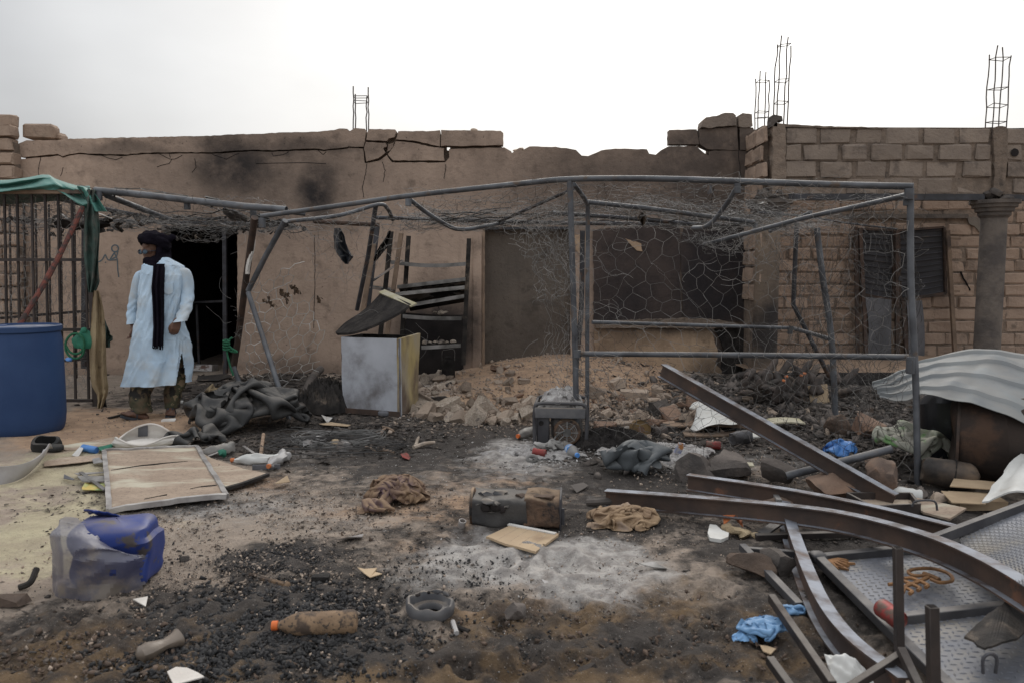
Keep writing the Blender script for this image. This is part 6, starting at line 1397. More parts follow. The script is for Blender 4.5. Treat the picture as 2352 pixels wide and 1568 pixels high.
# ================================================================== MIDDLE OF THE YARD
# open chest freezer
A_, B_, C_ = GG(787, 948), GG(920, 958), GG(961, 940); D_ = A_ + (C_ - B_); hz = .745
fz = thing('chest_freezer', 'burnt grey metal chest freezer with heat-yellowed side and warped open lid', 'freezer', tuple((A_ + C_) / 2))
def wall4(p, q, bow=0.0, dz=0.0, amp=.006, seed=0):
    n_ = (q - p).cross(Vector((0, 0, 1))).normalized()
    def f(u, v): return p.lerp(q, u) + Vector((0, 0, (hz + dz * u) * v)) + n_ * (amp * mn.noise(Vector((u * 3, v * 3, seed))) + bow * v * v * u)
    mb = MB(); mb.grid(f, 14, 16, thick=tuple(-n_ * .03)); return mb
M['scorched'] = mk('scorched', (.42, .33, .15), (.34, .30, .25), 3.0, .55, metal=.0, bump=.06, c3=(.10, .065, .05), t3=.52, s3=2.6, w3=.14, stretch=(1, 1, .5))
M['galv_scorch'] = mk('galv_scorch', (.47, .48, .515), (.36, .365, .39), 2.6, .5, metal=.0, bump=.05, c3=(.12, .105, .10), t3=.63, s3=1.7, w3=.13)
wall4(A_, B_).build('front_panel', M['galv_scorch'], fz); wall4(B_, C_, .03, .02, seed=2).build('side_panel', M['scorched'], fz); wall4(C_, D_, seed=3).build('back_panel', M['char'], fz); wall4(D_, A_, seed=4).build('side_panel', M['char'], fz)
mb = MB(); mb.bar(A_ + Vector((0, -.008, .03)), B_ + Vector((0, -.008, .03)), .02, .05); mb.build('skirt', M['pipe_rust'], fz)
mb = MB(); fc_ = (A_ + C_) / 2; mb.poly([fc_.lerp(p, .88) + Vector((0, 0, .2)) for p in (A_, B_, C_, D_)], (0, 0, .02)); mb.build('floor_tray', M['char'], fz)
mb = MB(); mb.bar(B_ + Vector((-.002, -.004, 0)), B_ + Vector((-.002, -.004, hz)), .012, .012); mb.build('corner_seam', M['sheet_grey'], fz)
up_ = [P(772, 767, 7.9), P(795, 745, 8.0), P(830, 722, 8.05), P(858, 697, 8.05), P(879, 674, 8.05)]; dn_ = [P(776, 770, 7.75), P(812, 768, 7.5), P(860, 752, 7.45), P(910, 728, 7.45), P(946, 704, 7.5)]
up_, dn_ = spline(up_, 6), spline(dn_, 6)
mb = MB(); mb.grid(lambda u, v: up_[min(24, round(u * 24))].lerp(dn_[min(24, round(u * 24))], v) + Vector((0, 0, .02 * math.sin(v * 3.1) * math.sin(u * 3.1))), 24, 10, thick=(-.006, 0, .022)); ld = mb.build('lid', M['char'], fz)
mb = MB(); mb.bar(up_[-1] + Vector((-.01, 0, .02)), dn_[-1] + Vector((.02, -.01, .012)), .07, .014, (-.5, 0, 1)); mb.build('lid_edge', M['yellowed'], ld)
for k, px in enumerate(((1085, 1358, 3), )): pass
mb = MB(); c = BK(GG(880, 953), -.07, .03, 0); mb.sq(c, (.055, .03, .028), .6, dent=.2); tag(mb.build('tin', M['sheet_grey']), 'flattened sardine tin in front of the grey chest freezer', 'tin')
# burnt shelving
sh = thing('shelving', 'charred slotted-angle shelving with sagging shelves leaning behind the freezer', 'shelves', tuple(GG(990, 845)))
sY = 9.45
for a, b, ya, yb, mt in (((1077, 548), (1064, 838), sY, sY, 'charwood'), ((938, 542), (921, 800), 9.6, 9.6, 'charwood'), ((921, 536), (884, 800), 9.2, 9.2, 'timber'), ((898, 532), (872, 780), 9.3, 9.3, 'charwood'), ((858, 560), (826, 760), 8.9, 8.9, 'timber'), ((866, 520), (838, 760), 9.0, 9.0, 'pipe_dark')):
    p, q = P(a[0], a[1], ya), P(b[0], b[1], yb); mb = MB(); mb.bar(p, q, .05, .008, (0, -1, 0)); mb.bar(p + Vector((.022, .02, 0)), q + Vector((.022, .02, 0)), .008, .045, (0, -1, 0)); mb.build('upright', M[mt], sh, smooth=False)
def shelf(a, b, sag, depth, mt='peel', ry=0):
    p, q = P(a[0], a[1], sY - .03), P(b[0], b[1], sY - .03)
    f = lambda u, v: p.lerp(q, u) + Vector((0, depth * v, -sag * math.sin(u * 3.14) - ry * v))
    mb = MB(); mb.grid(f, 14, 4, thick=(0, 0, -.006)); o = mb.build('shelf', M[mt], sh)
    mb = MB(); mb.grid(lambda u, v: f(u, 0) + Vector((0, -.002, -.045 * v)), 14, 1, thick=(0, .006, 0)); mb.build('shelf_lip', M['strip'], o)
shelf((897, 598), (1070, 602), .03, .36); shelf((912, 655), (1069, 637), .0, .36, 'peel', .12); shelf((905, 672), (1067, 656), .0, .36, 'peel', .15); shelf((935, 698), (1066, 676), 0, .3, 'char', .1)
shelf((925, 722), (1060, 727), .012, .36, 'char'); shelf((968, 794), (1058, 789), .0, .36, 'char'); shelf((850, 655), (900, 662), .0, .3, 'wood'); 
mb = MB(); mb.bar(P(852, 648, 9.1), P(925, 598, 9.3), .09, .008, (0, 0, 1)); mb.bar(P(846, 660, 9.0), P(905, 668, 9.2), .04, .02); mb.build('fallen_shelf', M['peel'], sh, smooth=False)
rr = random.Random(8)
for k in range(9):
    x, y = ((1000 + 12 * k, 720) if k < 3 else (975 + 13 * (k - 3), 788)); mb = MB(); s = rr.uniform(.03, .06); mb.rock(P(x, y - 3, sY + .12), (s, s * .8, s * .6), k + 60); tag(mb.build('stone', M['stone_pale']), ('small pale rubble lump left on the second lowest charred shelf' if k < 3 else 'pale ashy lump lying on the lowest charred shelf'), 'rubble', 'lumps on the charred shelves')
# black lantern-like canister with wire handle
lc = GG(1030, 868); ln_ = thing('canister', 'small soot-black round canister with wire handle standing on the rubble by the freezer', 'canister', tuple(lc))
mb = MB(); mb.lathe([(.08, 0), (.085, .02), (.085, .22), (.07, .245), (.055, .25), (.05, .275), (.03, .28), (0, .28)], lc, 20); mb.build('canister_body', M['char'], ln_)
mb = MB(); mb.tube(spline([lc + Vector((-.08, 0, .2)), lc + Vector((-.075, 0, .34)), lc + Vector((-.03, 0, .36)), lc + Vector((.075, 0, .36)), lc + Vector((.08, 0, .2))], 4), .004, 6); mb.build('handle', M['strip'], ln_)
mb = MB(); mb.box(lc + Vector((0, -.02, -.02)), (.24, .2, .06), jit=.01); mb.build('base_tray', M['pipe_rust'], ln_)
# charred pipe, burnt stump and foil beside the freezer
mb = MB(); mb.tube(spline([GG(690, 960, .05), GG(702, 930, .12), GG(720, 905, .2), GG(738, 896, .25)], 5), .045, 10, hollow=.7); tag(mb.build('pipe', M['concrete_dark']), 'thick bent grey pipe leaning on the burnt bush left of the freezer', 'pipe')
heap('burnt_bundle', BK(GG(748, 948), .1, 0, 0), .27, .22, .30, 'charwood', 'burnt bundle of brush and wire against the left side of the freezer', 'bundle', 21, fr_=14, ridge=1.4)
mb = MB(); mb.tube([GG(618, 950, .01), GG(626, 905, .22)], .02, 8); tag(mb.build('stake', M['concrete_dark']), 'short grey stake standing behind the black tarpaulin', 'stake')
scrap([(738, 965), (750, 958), (764, 970), (752, 974)], 'paper', 'crumpled white foil scrap at the left foot of the freezer', 'scrap', 'foil', .03, .03)
scrap([(733, 978), (760, 975), (806, 979), (800, 984), (745, 983)], 'card', 'torn cardboard strip above the tyre wire rings', 'cardboard', 'cardboard', .02, .01)
scrap([(575, 920), (598, 906), (624, 908), (630, 918), (600, 926)], 'tan_cloth', 'pale tan wrapper behind the black tarpaulin, right of the short stake', 'wrapper', 'wrapper', .03, .03)
# generator
gc = GG(1288, 1030); gc = BK(gc, .2); gn = thing('generator', 'burnt portable generator in a tubular frame topped with white ash', 'generator', tuple(gc))
def g_(x, y, z): return gc + rotz(-.10) @ Vector((x, y, z))
for sy in (-.18, .18):
    mb = MB(); mb.tube(spline([g_(-.20, sy, 0), g_(-.205, sy, .2), g_(-.20, sy, .31), g_(-.17, sy, .355), g_(0, sy, .36), g_(.17, sy, .355), g_(.205, sy, .31), g_(.21, sy, .15), g_(.205, sy, 0)], 5), .015, 8); mb.build('frame_loop', M['steel'], gn)
mb = MB()
for sx in (-.2, .2):
    for z in (.02, .34): mb.tube([g_(sx, -.18, z), g_(sx, .18, z)], .013, 7)
mb.build('frame_rail', M['steel'], gn)
mb = MB(); mb.bar(g_(-.2, -.19, .285), g_(.2, -.19, .285), .03, .085, bev=.006); mb.build('tank_front', M['melt_grey'], gn)
mb = MB(); mb.box(g_(0, 0, .30), (.37, .36, .05), rotz(-.1), bev=.012); mb.build('tank_tray', M['melt_grey'], gn)
def ashf(u, v):
    x = (u - .5) * .36; y = (v - .5) * .34; e = (1 - abs(2 * u - 1) ** 4) * (1 - abs(2 * v - 1) ** 4); n = mn.noise(Vector((x * 16, y * 16, 1))) + .6 * mn.noise(Vector((x * 40, y * 40, 1)))
    return g_(x, y, .325 + e * (.09 + .055 * n + .05 * (1 - abs(2 * u - 1.1)) * v))
mb = MB(); mb.grid(ashf, 34, 34); mb.build('ash_crust', M['ash'], gn, ang=80)
mb = MB(); mb.box(g_(-.135, -.15, .14), (.10, .06, .21), rotz(-.1), bev=.008); mb.build('control_panel', M['steel'], gn)
mb = MB(); mb.lathe([(.018, 0), (.02, .004), (.0, .004)], g_(-.15, -.183, .20), 12, align((0, -1, 0))); mb.build('switch', M['char'], gn)
mb = MB(); mb.sq(g_(.05, -.02, .15), (.13, .13, .12), .5, dent=.15, df=9); mb.build('engine', M['melt'], gn)
fcn = g_(.055, -.165, .125); ra = align(rotz(-.1) @ Vector((0, -1, 0)))
mb = MB(); mb.lathe([(.108, -.06), (.112, -.01), (.102, .006), (.088, .010), (.085, .004), (0, .004)], fcn, 28, ra); fcv = mb.build('fan_cover', M['tin'], gn)
mb = MB(); mb.lathe([(.030, .004), (.034, .012), (.0, .014)], fcn, 20, ra); mb.build('hub', M['strip'], fcv)
for r_ in (.05, .066, .08): 
    mb = MB(); mb.tube([fcn + ra @ Vector((r_ * math.cos(a), r_ * math.sin(a), .008)) for a in [i * .314 for i in range(20)]], .0035, 5, closed=True); mb.build('grille_ring', M['strip'], fcv)
mb = MB()
for k in range(8): a = k * .785; mb.bar(fcn + ra @ Vector((.032 * math.cos(a), .032 * math.sin(a), .009)), fcn + ra @ Vector((.09 * math.cos(a), .09 * math.sin(a), .009)), .008, .006, (0, -1, 0)); 
mb.build('grille_spokes', M['strip'], fcv, kind='stuff')
mb = MB(); mb.tube(spline([g_(-.03, -.2, .10), g_(.0, -.23, .13), g_(.04, -.235, .15)], 4), .008, 6); mb.tube(spline([g_(-.03, -.2, .10), g_(-.07, -.24, .03), g_(.02, -.33, .0)], 4), .008, 6); mb.build('pull_cord', M['strip'], gn)
bottle('bottle', BK(GG(1226, 1001), .04, .045, .02), (-.75, -1, -.04), .27, .046, 'clear', 'orange', 'grimy clear bottle with orange cap at the left foot of the generator', dent=.3, seed=4)
M['blueband'] = mk('blueband', (.06, .22, .5), (.62, .62, .62), 26, .5, bump=.02, c3=(.5, .06, .05), t3=.66, s3=24)
wb = bottle('bottle', BK(GG(1296, 1040), .05, .045, 0), (.28, -1, -.02), .30, .045, 'clear', 'bluebag', 'clear water bottle with blue label and blue cap lying before the generator', dent=.25, seed=5, band='blueband')
# ash heaps with burnt scraps
heap('ash_heap', GG(1225, 1042), .36, .24, .055, 'ash', 'heap of white ash and foil in front of the generator', 'ash', 31, fr_=16, ridge=.8, nr=40, nt_=130, edge=.4)
heap('ash_heap', BK(GG(1500, 1052), .1, 0, 0), .40, .30, .085, 'ash', 'heap of crusty grey-white ash behind the crumpled grey tarpaulin', 'ash', 32, fr_=16, ridge=.8, nr=40, nt_=130, edge=.35)
heap('ash_heap', BK(GG(1405, 1030), .1, 0, 0), .30, .26, .13, 'char', 'black heap of burnt scraps right of the generator', 'ash', 33, fr_=20, ridge=1.4, edge=.35)
can_('can', BK(GG(1224, 1050), -.02, .05, 0), (1, -.3, -.1), .10, .031, 'red_can', 'scorched red drink can on the ash before the generator', seed=2)
mb = MB(); mb.tube([GG(1222, 1062, .03) + Vector((.035 * math.cos(a), .02 * math.sin(a), .02 * math.sin(a))) for a in [i * .45 for i in range(14)]], .012, 6, closed=True); tag(mb.build('ring', M['strip']), 'grey corrugated ring below the red drink can', 'ring')
cloth('cloth', GG(1262, 1042), .6, .42, 34, .5, .5, (.12, .09, .06), 'strip', 'burnt grey rag lying on the ash before the generator', 'rag', 35, amp=.09)
cloth('tarp', BK(GG(1458, 1090), .1, 0, 0), 1.4, .75, 40, .58, .45, (.30, .10, .09), 'tarp_grey', 'stiff crumpled blue-grey tarpaulin lying before the wire cage', 'tarpaulin', 37, rot=-.06, amp=.12, bend=.4, conf=(.44, .17))
mb = MB(); mb.box(BK(GG(1560, 1062), .05, .10, 0), (.055, .01, .09), eul(.4, .2, .3)); M['bluewhite'] = mk('bluewhite', (.08, .13, .42), (.6, .58, .56), 12, .6, bump=.05, c3=(.55, .25, .1), t3=.6, s3=12, w3=.01); tag(mb.build('packet', M['bluewhite']), 'small blue, white and orange packet at the right end of the grey tarpaulin', 'packet')
# charred square tin
tn = thing('charred_tin', 'charred square tin on its side, left half melted black, right half caked with rust', 'tin', tuple(GG(1182, 1215)))
t0, t1 = GG(1078, 1212), GG(1288, 1219); ax = (t1 - t0).normalized(); bx = Vector((-ax.y, ax.x, 0))
def t_(u, y, z): return t0 + ax * ((t1 - t0).length * u) + bx * y + Vector((0, 0, z))
def tinbody(u0, u1, mt, nm, dz, sd_):
    def f(u, v):
        th = v * 6.283 + .785; sg = lambda a: math.copysign(abs(a) ** .27, a)
        q = t_(u0 + (u1 - u0) * u, .125 + .125 * sg(math.cos(th)) * .98, .086 + .082 * sg(math.sin(th)) + dz); return q + nvec(q, 9, .016, sd_) + nvec(q, 30, .004, sd_)
    mb = MB(); mb.grid(lambda u, v: f(v, u), 44, 30, closeu=True); return mb.build(nm, M[mt], tn)
tinbody(.60, .99, 'tin', 'tin_side', 0, 1); tinbody(.03, .63, 'melt', 'melted_side', -.004, 2)
mb = MB(); mb.box(t_(.995, .125, .085), (.012, .25, .18), Matrix((ax, bx, (0, 0, 1))).transposed(), bev=.004); mb.build('end_panel', M['steel'], tn)
mb = MB(); mb.lathe([(.085, -.012), (.10, -.006), (.10, .008), (.085, .012), (.05, .012)], t_(.012, .12, .09), 24, align(-ax)); mb.build('end_rim', M['tin'], tn)
for k, (u, y, z, s, mt) in enumerate(((.10, .02, .135, .045, 'melt'), (.2, .0, .15, .05, 'melt_grey'), (.30, .01, .14, .045, 'melt'), (.36, .02, .12, .05, 'melt'), (.15, .10, .165, .06, 'melt_grey'), (.3, .12, .16, .07, 'melt_grey'), (.26, .005, .09, .03, 'melt'), (.56, .07, .17, .055, 'clod'), (.80, .06, .172, .07, 'clod'), (.7, .13, .17, .045, 'tin'))):
    mb = MB(); mb.rock(t_(u, y, z), (s, s * .7, s * .35), k + 3, 2, .9); mb.build('crust', M[mt], tn)
for u, z, w_ in ((.17, .118, .05), (.28, .122, .055), (.36, .112, .03)):
    mb = MB(); mb.sq(t_(u, -.004, z), (w_ * .5, .012, .022), .7, dent=.4, df=30); mb.build('dark_hole_blob', M['soot'], tn)  # black blobs put in the shade of holes in the melted side
mb = MB(); mb.tube([t_(1.02, .02, z) for z in (.03, .07, .12)], .010, 6); mb.build('hasp', M['pipe_dark'], tn)
mb = MB(); mb.lathe([(.02, .0), (.021, .05), (.016, .05), (.016, .004), (0, .004)], GG(1059, 1212), 14, eul(.3, .2, 0)); tag(mb.build('cap', M['grey_plastic']), 'small grey pipe cap at the left end of the charred tin', 'cap')
# ceiling tile piece
tl = thing('tile', 'broken beige ceiling tile with a white metal edge strip lying on white ash', 'tile', tuple(GG(1200, 1262)))
def tl_(x, y, z=.022): return GG(x, y, z)
mb = MB(); mb.poly([tl_(x, y) for x, y in ((1172, 1219), (1278, 1236), (1283, 1241), (1252, 1264), (1246, 1262), (1247, 1268), (1230, 1281), (1196, 1271), (1160, 1262), (1123, 1247), (1116, 1246))], (0, 0, .012)); mb.build('tile_body', M['card'], tl, smooth=False)
mb = MB(); mb.bar(tl_(1168, 1218, .036), tl_(1276, 1240, .036), .025, .008); mb.build('edge_strip', M['paper'], tl)
mb = MB()
for k in range(1, 5): mb.bar(tl_(1170 + 22 * k, 1220 + 4.6 * k, .0345), tl_(1118 + 25 * k, 1247 + 6 * k, .0343), .0014, .0008)
mb.build('score_line', M['board'], tl, kind='stuff')
# melted ring of a plastic tub
rc = GG(988, 1412); mb = MB()
def wobr(v, th, i):
    k = 1 + .025 * math.sin(2 * th + 1) + .02 * math.sin(5 * th) + .03 * mn.noise(Vector((math.cos(th) * 3, math.sin(th) * 3, v.z * 20))); dz = .008 * math.sin(th - 1.2) + .005 * math.sin(7 * th) if v.z > .04 else 0
    return Vector((v.x * k, v.y * k, v.z + dz))
tb = thing('tub', 'melted grey plastic tub burnt down to a ragged ring with a hole in its floor', 'tub', tuple(rc))
mb.lathe([(.080, .0), (.094, .010), (.098, .030), (.097, .052), (.090, .062), (.082, .060), (.078, .05), (.074, .034), (.062, .030), (.050, .034), (.044, .026), (.043, .008)], rc, 44, None, wobr); mb.build('tub_ring', M['melt_grey'], tb)
mb = MB(); mb.lathe([(.05, .008), (0, .008)], rc, 20); mb.build('tub_floor', M['tin'], tb)
for a, s in ((2.2, .020), (2.7, .016), (1.3, .03), (.8, .02)): mb = MB(); mb.rock(rc + Vector((.086 * math.cos(a), .086 * math.sin(a), .064)), (s * 1.6, s * .5, s * .6), int(a * 10), 2, 1, rotz(a + 1.57)); mb.build('melted_lip', M['melt_grey'], tb)
for a, r_ in ((2.35, .013), (1.75, .008)): mb = MB(); mb.sq(rc + Vector((.083 * math.cos(a), .083 * math.sin(a), .062)), (r_, r_, .006), 1.0); mb.build('dark_hole_blob', M['soot'], tb)  # holes in the rim: their dark insides are coloured lumps
bottle('bottle', BK(GG(822, 1461), .03, .046, 0), (-1, -.10, -.005), .325, .046, 'bottle_brown', 'orange', 'mud-brown plastic bottle with orange cap lying on the charcoal', dent=.12, seed=6)
scrap([(640, 1458), (660, 1462), (668, 1470), (648, 1472)], 'rope', 'tiny pale turquoise scrap under the neck of the mud-brown bottle', 'scrap', 'plastic_scrap', .004, .004)
# clear plastic neck at the lower left
cp = thing('plastic_neck', 'torn translucent bottle neck half buried at the lower left', 'bottle', tuple(GG(325, 1515)))
c = GG(318, 1522); mb = MB(); mb.lathe([(.012, -.005), (.036, .01), (.042, .04), (.03, .075), (.024, .10), (.034, .135), (.045, .15)], c + Vector((0, 0, .028)), 20, align((.75, .8, .10)), lambda v, th, i: Vector((v.x * (1 + .12 * math.sin(3 * th)), v.y * .75, v.z))); mb.build('neck_shell', M['clear_dirty'], cp)
# flat scraps on the open ground
for px, mt, lb_, ct_ in (([(822, 1318), (838, 1322), (866, 1312), (862, 1318), (878, 1326), (850, 1334), (838, 1330)], 'card', 'torn tan cardboard scrap on the charcoal left of the ash', 'cardboard'),
                     ([(775, 1247), (800, 1236), (835, 1230), (832, 1240), (800, 1246)], 'grey_plastic', 'pale grey plastic film flake below the brown cloth heap', 'scrap'),
                     ([(306, 1385), (340, 1380), (335, 1398)], 'sack', 'small white paper triangle below the crushed blue jerrycan', 'paper'),
                     ([(1470, 1310), (1500, 1305), (1532, 1310), (1526, 1318), (1500, 1314)], 'strip', 'twisted grey foil shard right of the white ash', 'scrap'),
                     ([(1242, 1332), (1262, 1344), (1268, 1354), (1256, 1352)], 'grey_plastic', 'small pale grey shard on the white ash', 'scrap'),
                     ([(632, 1115), (660, 1102), (666, 1108), (640, 1120)], 'card', 'small brown card scrap right of the dirty twisted bottle', 'cardboard'),
                     ([(1310, 1125), (1340, 1115), (1352, 1122), (1325, 1133)], 'cement', 'curled grey bark-like piece above the charred tin', 'scrap')):
    scrap(px, mt, lb_, ct_, 'scrap', .018, .014)
mb = MB(); mb.tube(spline([GG(1350, 1160, .02), GG(1380, 1166, .04), GG(1410, 1164, .04), GG(1440, 1158, .03)], 4), .022, 8); tag(mb.build('log', M['cement']), 'short grey charred log lying above the beige jacket', 'log')
mb = MB(); mb.tube([GG(600, 1333, .012), GG(655, 1350, .016)], .012, 7); mb.rock(GG(658, 1350, .015), (.024, .018, .016), 3); tag(mb.build('stick', M['bottle_brown']), 'knobbed brown stick lying on the black charcoal patch', 'stick')
mb = MB(); mb.box(GG(737, 1336, .018), (.075, .03, .028), rotz(.1), jit=.004); tag(mb.build('wood_chunk', M['charwood']), 'squared charred wood chunk on the black charcoal patch', 'wood')
mb = MB(); mb.tube([GG(1040, 1432, .01), GG(1049, 1460, .012)], .010, 7); tag(mb.build('stick', M['grey_plastic']), 'short pale grey stick below the melted tub ring', 'stick')
mb = MB(); mb.tube([GG(1050, 1445, .01), GG(1078, 1455, .01)], .010, 7); tag(mb.build('stick', M['char']), 'short black stick beside the pale one below the melted tub ring', 'stick')
mb = MB(); mb.box(GG(22, 1388, .02), (.14, .06, .035), rotz(-.2), jit=.012); tag(mb.build('clod', M['clod']), 'dark oblong clod at the far left below the yellow powder', 'clod')
mb = MB(); mb.tube(spline([GG(44, 1356, .015), GG(70, 1352, .03), GG(86, 1340, .07)], 4), .014, 7); tag(mb.build('stick', M['charwood']), 'crooked dark stick below the crushed blue jerrycan', 'stick')
scrap([(385, 1568), (405, 1556), (430, 1552), (455, 1562), (470, 1580), (400, 1590)], 'sack', 'rounded white fragment cut off by the bottom edge of the picture', 'scrap', 'plastic_scrap', .03, .01)
# ================================================================== RIGHT SIDE OF THE YARD
def sweep(mb, pts, sec, up=(0, 0, 1), twist=0.0):
    pts = [Vector(p) for p in pts]; n = len(pts); m = len(sec); vs = []
    for i in range(n):
        t = (pts[min(i + 1, n - 1)] - pts[max(i - 1, 0)]).normalized(); x = t.cross(Vector(up)).normalized(); z = x.cross(t)
        if twist: r_ = Matrix.Rotation(twist, 3, t); x, z = r_ @ x, r_ @ z
        vs += [pts[i] + x * a + z * b for a, b in sec]
    fs = [(i * m + k, i * m + (k + 1) % m, (i + 1) * m + (k + 1) % m, (i + 1) * m + k) for i in range(n - 1) for k in range(m)]
    bm = bmesh.new(); bv = [bm.verts.new(v) for v in vs]
    for f in fs: bm.faces.new([bv[i] for i in f])
    for o in (0, (n - 1) * m):
        tri = geometry.tessellate_polygon([[Vector((a, b, 0)) for a, b in sec]])
        for q in tri:
            try: bm.faces.new([bv[o + i] for i in q])
            except ValueError: pass
    bmesh.ops.recalc_face_normals(bm, faces=bm.faces[:]); bm.verts.index_update()
    mb.add([v.co.copy() for v in bm.verts], [[v.index for v in f.verts] for f in bm.faces]); bm.free()
def isec(h=.10, w=.058, t=.008, k=.006):
    a, b = w / 2, h / 2; return [(-a, -b), (a, -b), (a, -b + t), (k / 2, -b + t), (k / 2, b - t), (a, b - t), (a, b), (-a, b), (-a, b - t), (-k / 2, b - t), (-k / 2, -b + t), (-a, -b + t)]
def ibeam(pts, label, h=.10, w=.058, n=8, twist=0.0):
    mb = MB(); sweep(mb, spline(pts, n) if len(pts) > 2 else pts, isec(h, w), twist=twist); return tag(mb.build('steel_beam', M['beam'], ang=30), label, 'beam', 'rusty steel beams on the right')
ibeam([P(1520, 850, 5.75), G(2052, 1152, .06)], 'straight rusty steel beam slanting down to the right from the mid rail of the wire cage', .105, .062)
ibeam([G(1392, 1143, .06), G(1640, 1163, .10), G(1900, 1192, .16), G(2100, 1242, .21), G(2250, 1305, .24), G(2400, 1395, .25), G(2520, 1480, .25)], 'longest rusty beam, bowing from the yard centre to the lower right over the fallen gate', .10, .062)
ibeam([G(1580, 1106, .11), G(1800, 1140, .12), G(2000, 1180, .10), G(2200, 1230, .07)], 'rusty beam propped on dark boulders just behind the longest bowed beam', .10, .055)
ibeam([G(1795, 1150, .06), G(1815, 1225, .06), G(1852, 1330, .06), G(1895, 1420, .06), G(1960, 1500, .06), G(2075, 1590, .06)], 'rusty beam bent in a hook, curving down to the bottom edge left of the fallen gate', .10, .058, twist=-.12)
def rod(px0, px1, z0, z1, w_, h_, mt, label, cat='bar', name='steel_tube'):
    mb = MB(); mb.bar(G(*px0, z0), G(*px1, z1), w_, h_, bev=.002); return tag(mb.build(name, M[mt]), label, cat, 'loose steel tubes and angles on the right')
rod((1735, 1232), (1990, 1224), .03, .03, .035, .03, 'steel_brown', 'dark steel angle lying level behind the hooked beam')
rod((1705, 1255), (1836, 1392), .05, .03, .035, .035, 'steel', 'short grey square tube lying slantwise left of the hooked beam')
rod((1712, 1262), (1880, 1275), .03, .05, .03, .03, 'steel', 'thin dark tube running from the short grey tube to the gate corner')
rod((1772, 1372), (1912, 1575), .10, .07, .028, .035, 'steel_brown', 'dark flat bar slanting over the blue gloves')
rod((1768, 1514), (1830, 1600), .11, .08, .028, .03, 'steel_brown', 'stub of square tube at the bottom edge, left of the white tray')
rod((1782, 1138), (1790, 1150), .12, .12, .03, .02, 'strip', 'small bright steel tab on the end of the hooked beam')
rod((1440 + 310, 1225), (1790, 1198), .03, .05, .06, .012, 'steel', 'flat grey plate end tucked under the longest beam')
# fallen gate of tread plate
gt = thing('gate', 'fallen steel gate leaf of tread plate with rusty scroll ornament', 'gate', tuple(G(2100, 1420)))
gA, gB, gD = G(1880, 1290, .05), G(2470, 1228, .13), G(2200, 1610, .05); gC = gB + (gD - gA)
gn_ = (gB - gA).cross(gD - gA).normalized(); gn_ = gn_ if gn_.z > 0 else -gn_
def gp_(u, v, h=0): return bil(gA, gB, gC, gD, u, v) + gn_ * h
mb = MB(); mb.grid(lambda u, v: gp_(u, v, .006 * mn.noise(Vector((u * 4, v * 4, 0)))), 16, 16, thick=tuple(-gn_ * .004)); mb.build('tread_plate', M['plate'], gt)
def treads(fn, lu, lv, parent, name='treads'):
    mb = MB(); s = .030; i = 0
    for a in range(int(lu / s)):
        for b in range(int(lv / s)):
            u, v = (a + .5) * s / lu, (b + .5) * s / lv; d = (1, .35) if (a + b) % 2 else (-.35, 1)
            o = fn(u, v, .0005); eu = (fn(min(1, u + .01), v, 0) - fn(u, v, 0)).normalized(); ev = (fn(u, min(1, v + .01), 0) - fn(u, v, 0)).normalized()
            l_ = (eu * d[0] + ev * d[1]).normalized() * .0135; w_ = (eu * -d[1] + ev * d[0]).normalized() * .0042; tp = (fn(u, v, .0026) - fn(u, v, 0))
            mb.add([o - l_, o + w_, o + l_, o - w_, o + tp - l_ * .35, o + tp + l_ * .35], [(0, 3, 4), (3, 5, 4), (3, 2, 5), (2, 1, 5), (1, 4, 5), (1, 0, 4)])
    return mb.build(name, M['plate'], parent, smooth=False, kind='stuff')
treads(lambda u, v, h: gp_(u, v, h + .006 * mn.noise(Vector((u * 4, v * 4, 0)))), (gB - gA).length, (gD - gA).length, gt)
for a, b in (((0, 0), (1, 0)), ((0, 0), (0, 1)), ((0, .55), (1, .55))):
    mb = MB(); mb.bar(gp_(*a, .016), gp_(*b, .016), .042, .04, tuple(gn_), bev=.003); mb.build('frame_tube', M['steel'], gt)
mb = MB(); mb.sq(gp_(.0, .0, .02), (.04, .035, .03), .6, dent=.4, df=20); mb.build('crushed_corner', M['steel'], gt)
oc = gp_(.40, .34, .008); eu = (gB - gA).normalized(); ev = (gD - gA).normalized()
c0_ = G(2132, 1328, .11)
def orn(pts, r): 
    q = [c0_ + eu * a + ev * b + gn_ * .006 for a, b in pts]; mb = MB(); mb.tube(spline(q, 5), r, 6); mb.build('scroll', M['ornament'], gt)
orn([(.02, -.02), (-.045, -.03), (-.05, -.075), (.0, -.095), (.07, -.075), (.10, -.01), (.075, .055), (.02, .06), (.0, .02)], [.008] * 41)
orn([(.03, .035), (.02, .0), (.0, -.04)], [.011] * 11); orn([(.0, .0), (-.06, .03), (-.13, .06), (-.17, .11)], [.009] * 16)
for k in range(3): orn([(-.05 - .045 * k, .03 + .02 * k), (-.07 - .045 * k, -.01 + .02 * k), (-.10 - .045 * k, -.015 + .02 * k)], [.008] * 11); orn([(-.05 - .045 * k, .03 + .02 * k), (-.04 - .045 * k, .07 + .02 * k), (-.06 - .045 * k, .09 + .02 * k)], [.008] * 11)
mb = MB()
for k in range(5):
    a = .1 + .33 * k; e1 = (eu * math.cos(a) + ev * math.sin(a)).normalized(); o_ = gA + eu * .03 + ev * .03 + gn_ * .004
    mb.poly([o_, o_ + e1 * .06 + gn_.cross(e1) * .016, o_ + e1 * (.10 + .02 * (k % 2)), o_ + e1 * .06 - gn_.cross(e1) * .016], gn_ * .010); mb.tube([o_ + gn_ * .012, o_ + e1 * .05 + gn_ * .016, o_ + e1 * .09 + gn_ * .010], [.006, .008, .004], 6)
mb.build('corner_ornament', M['ornament'], gt)
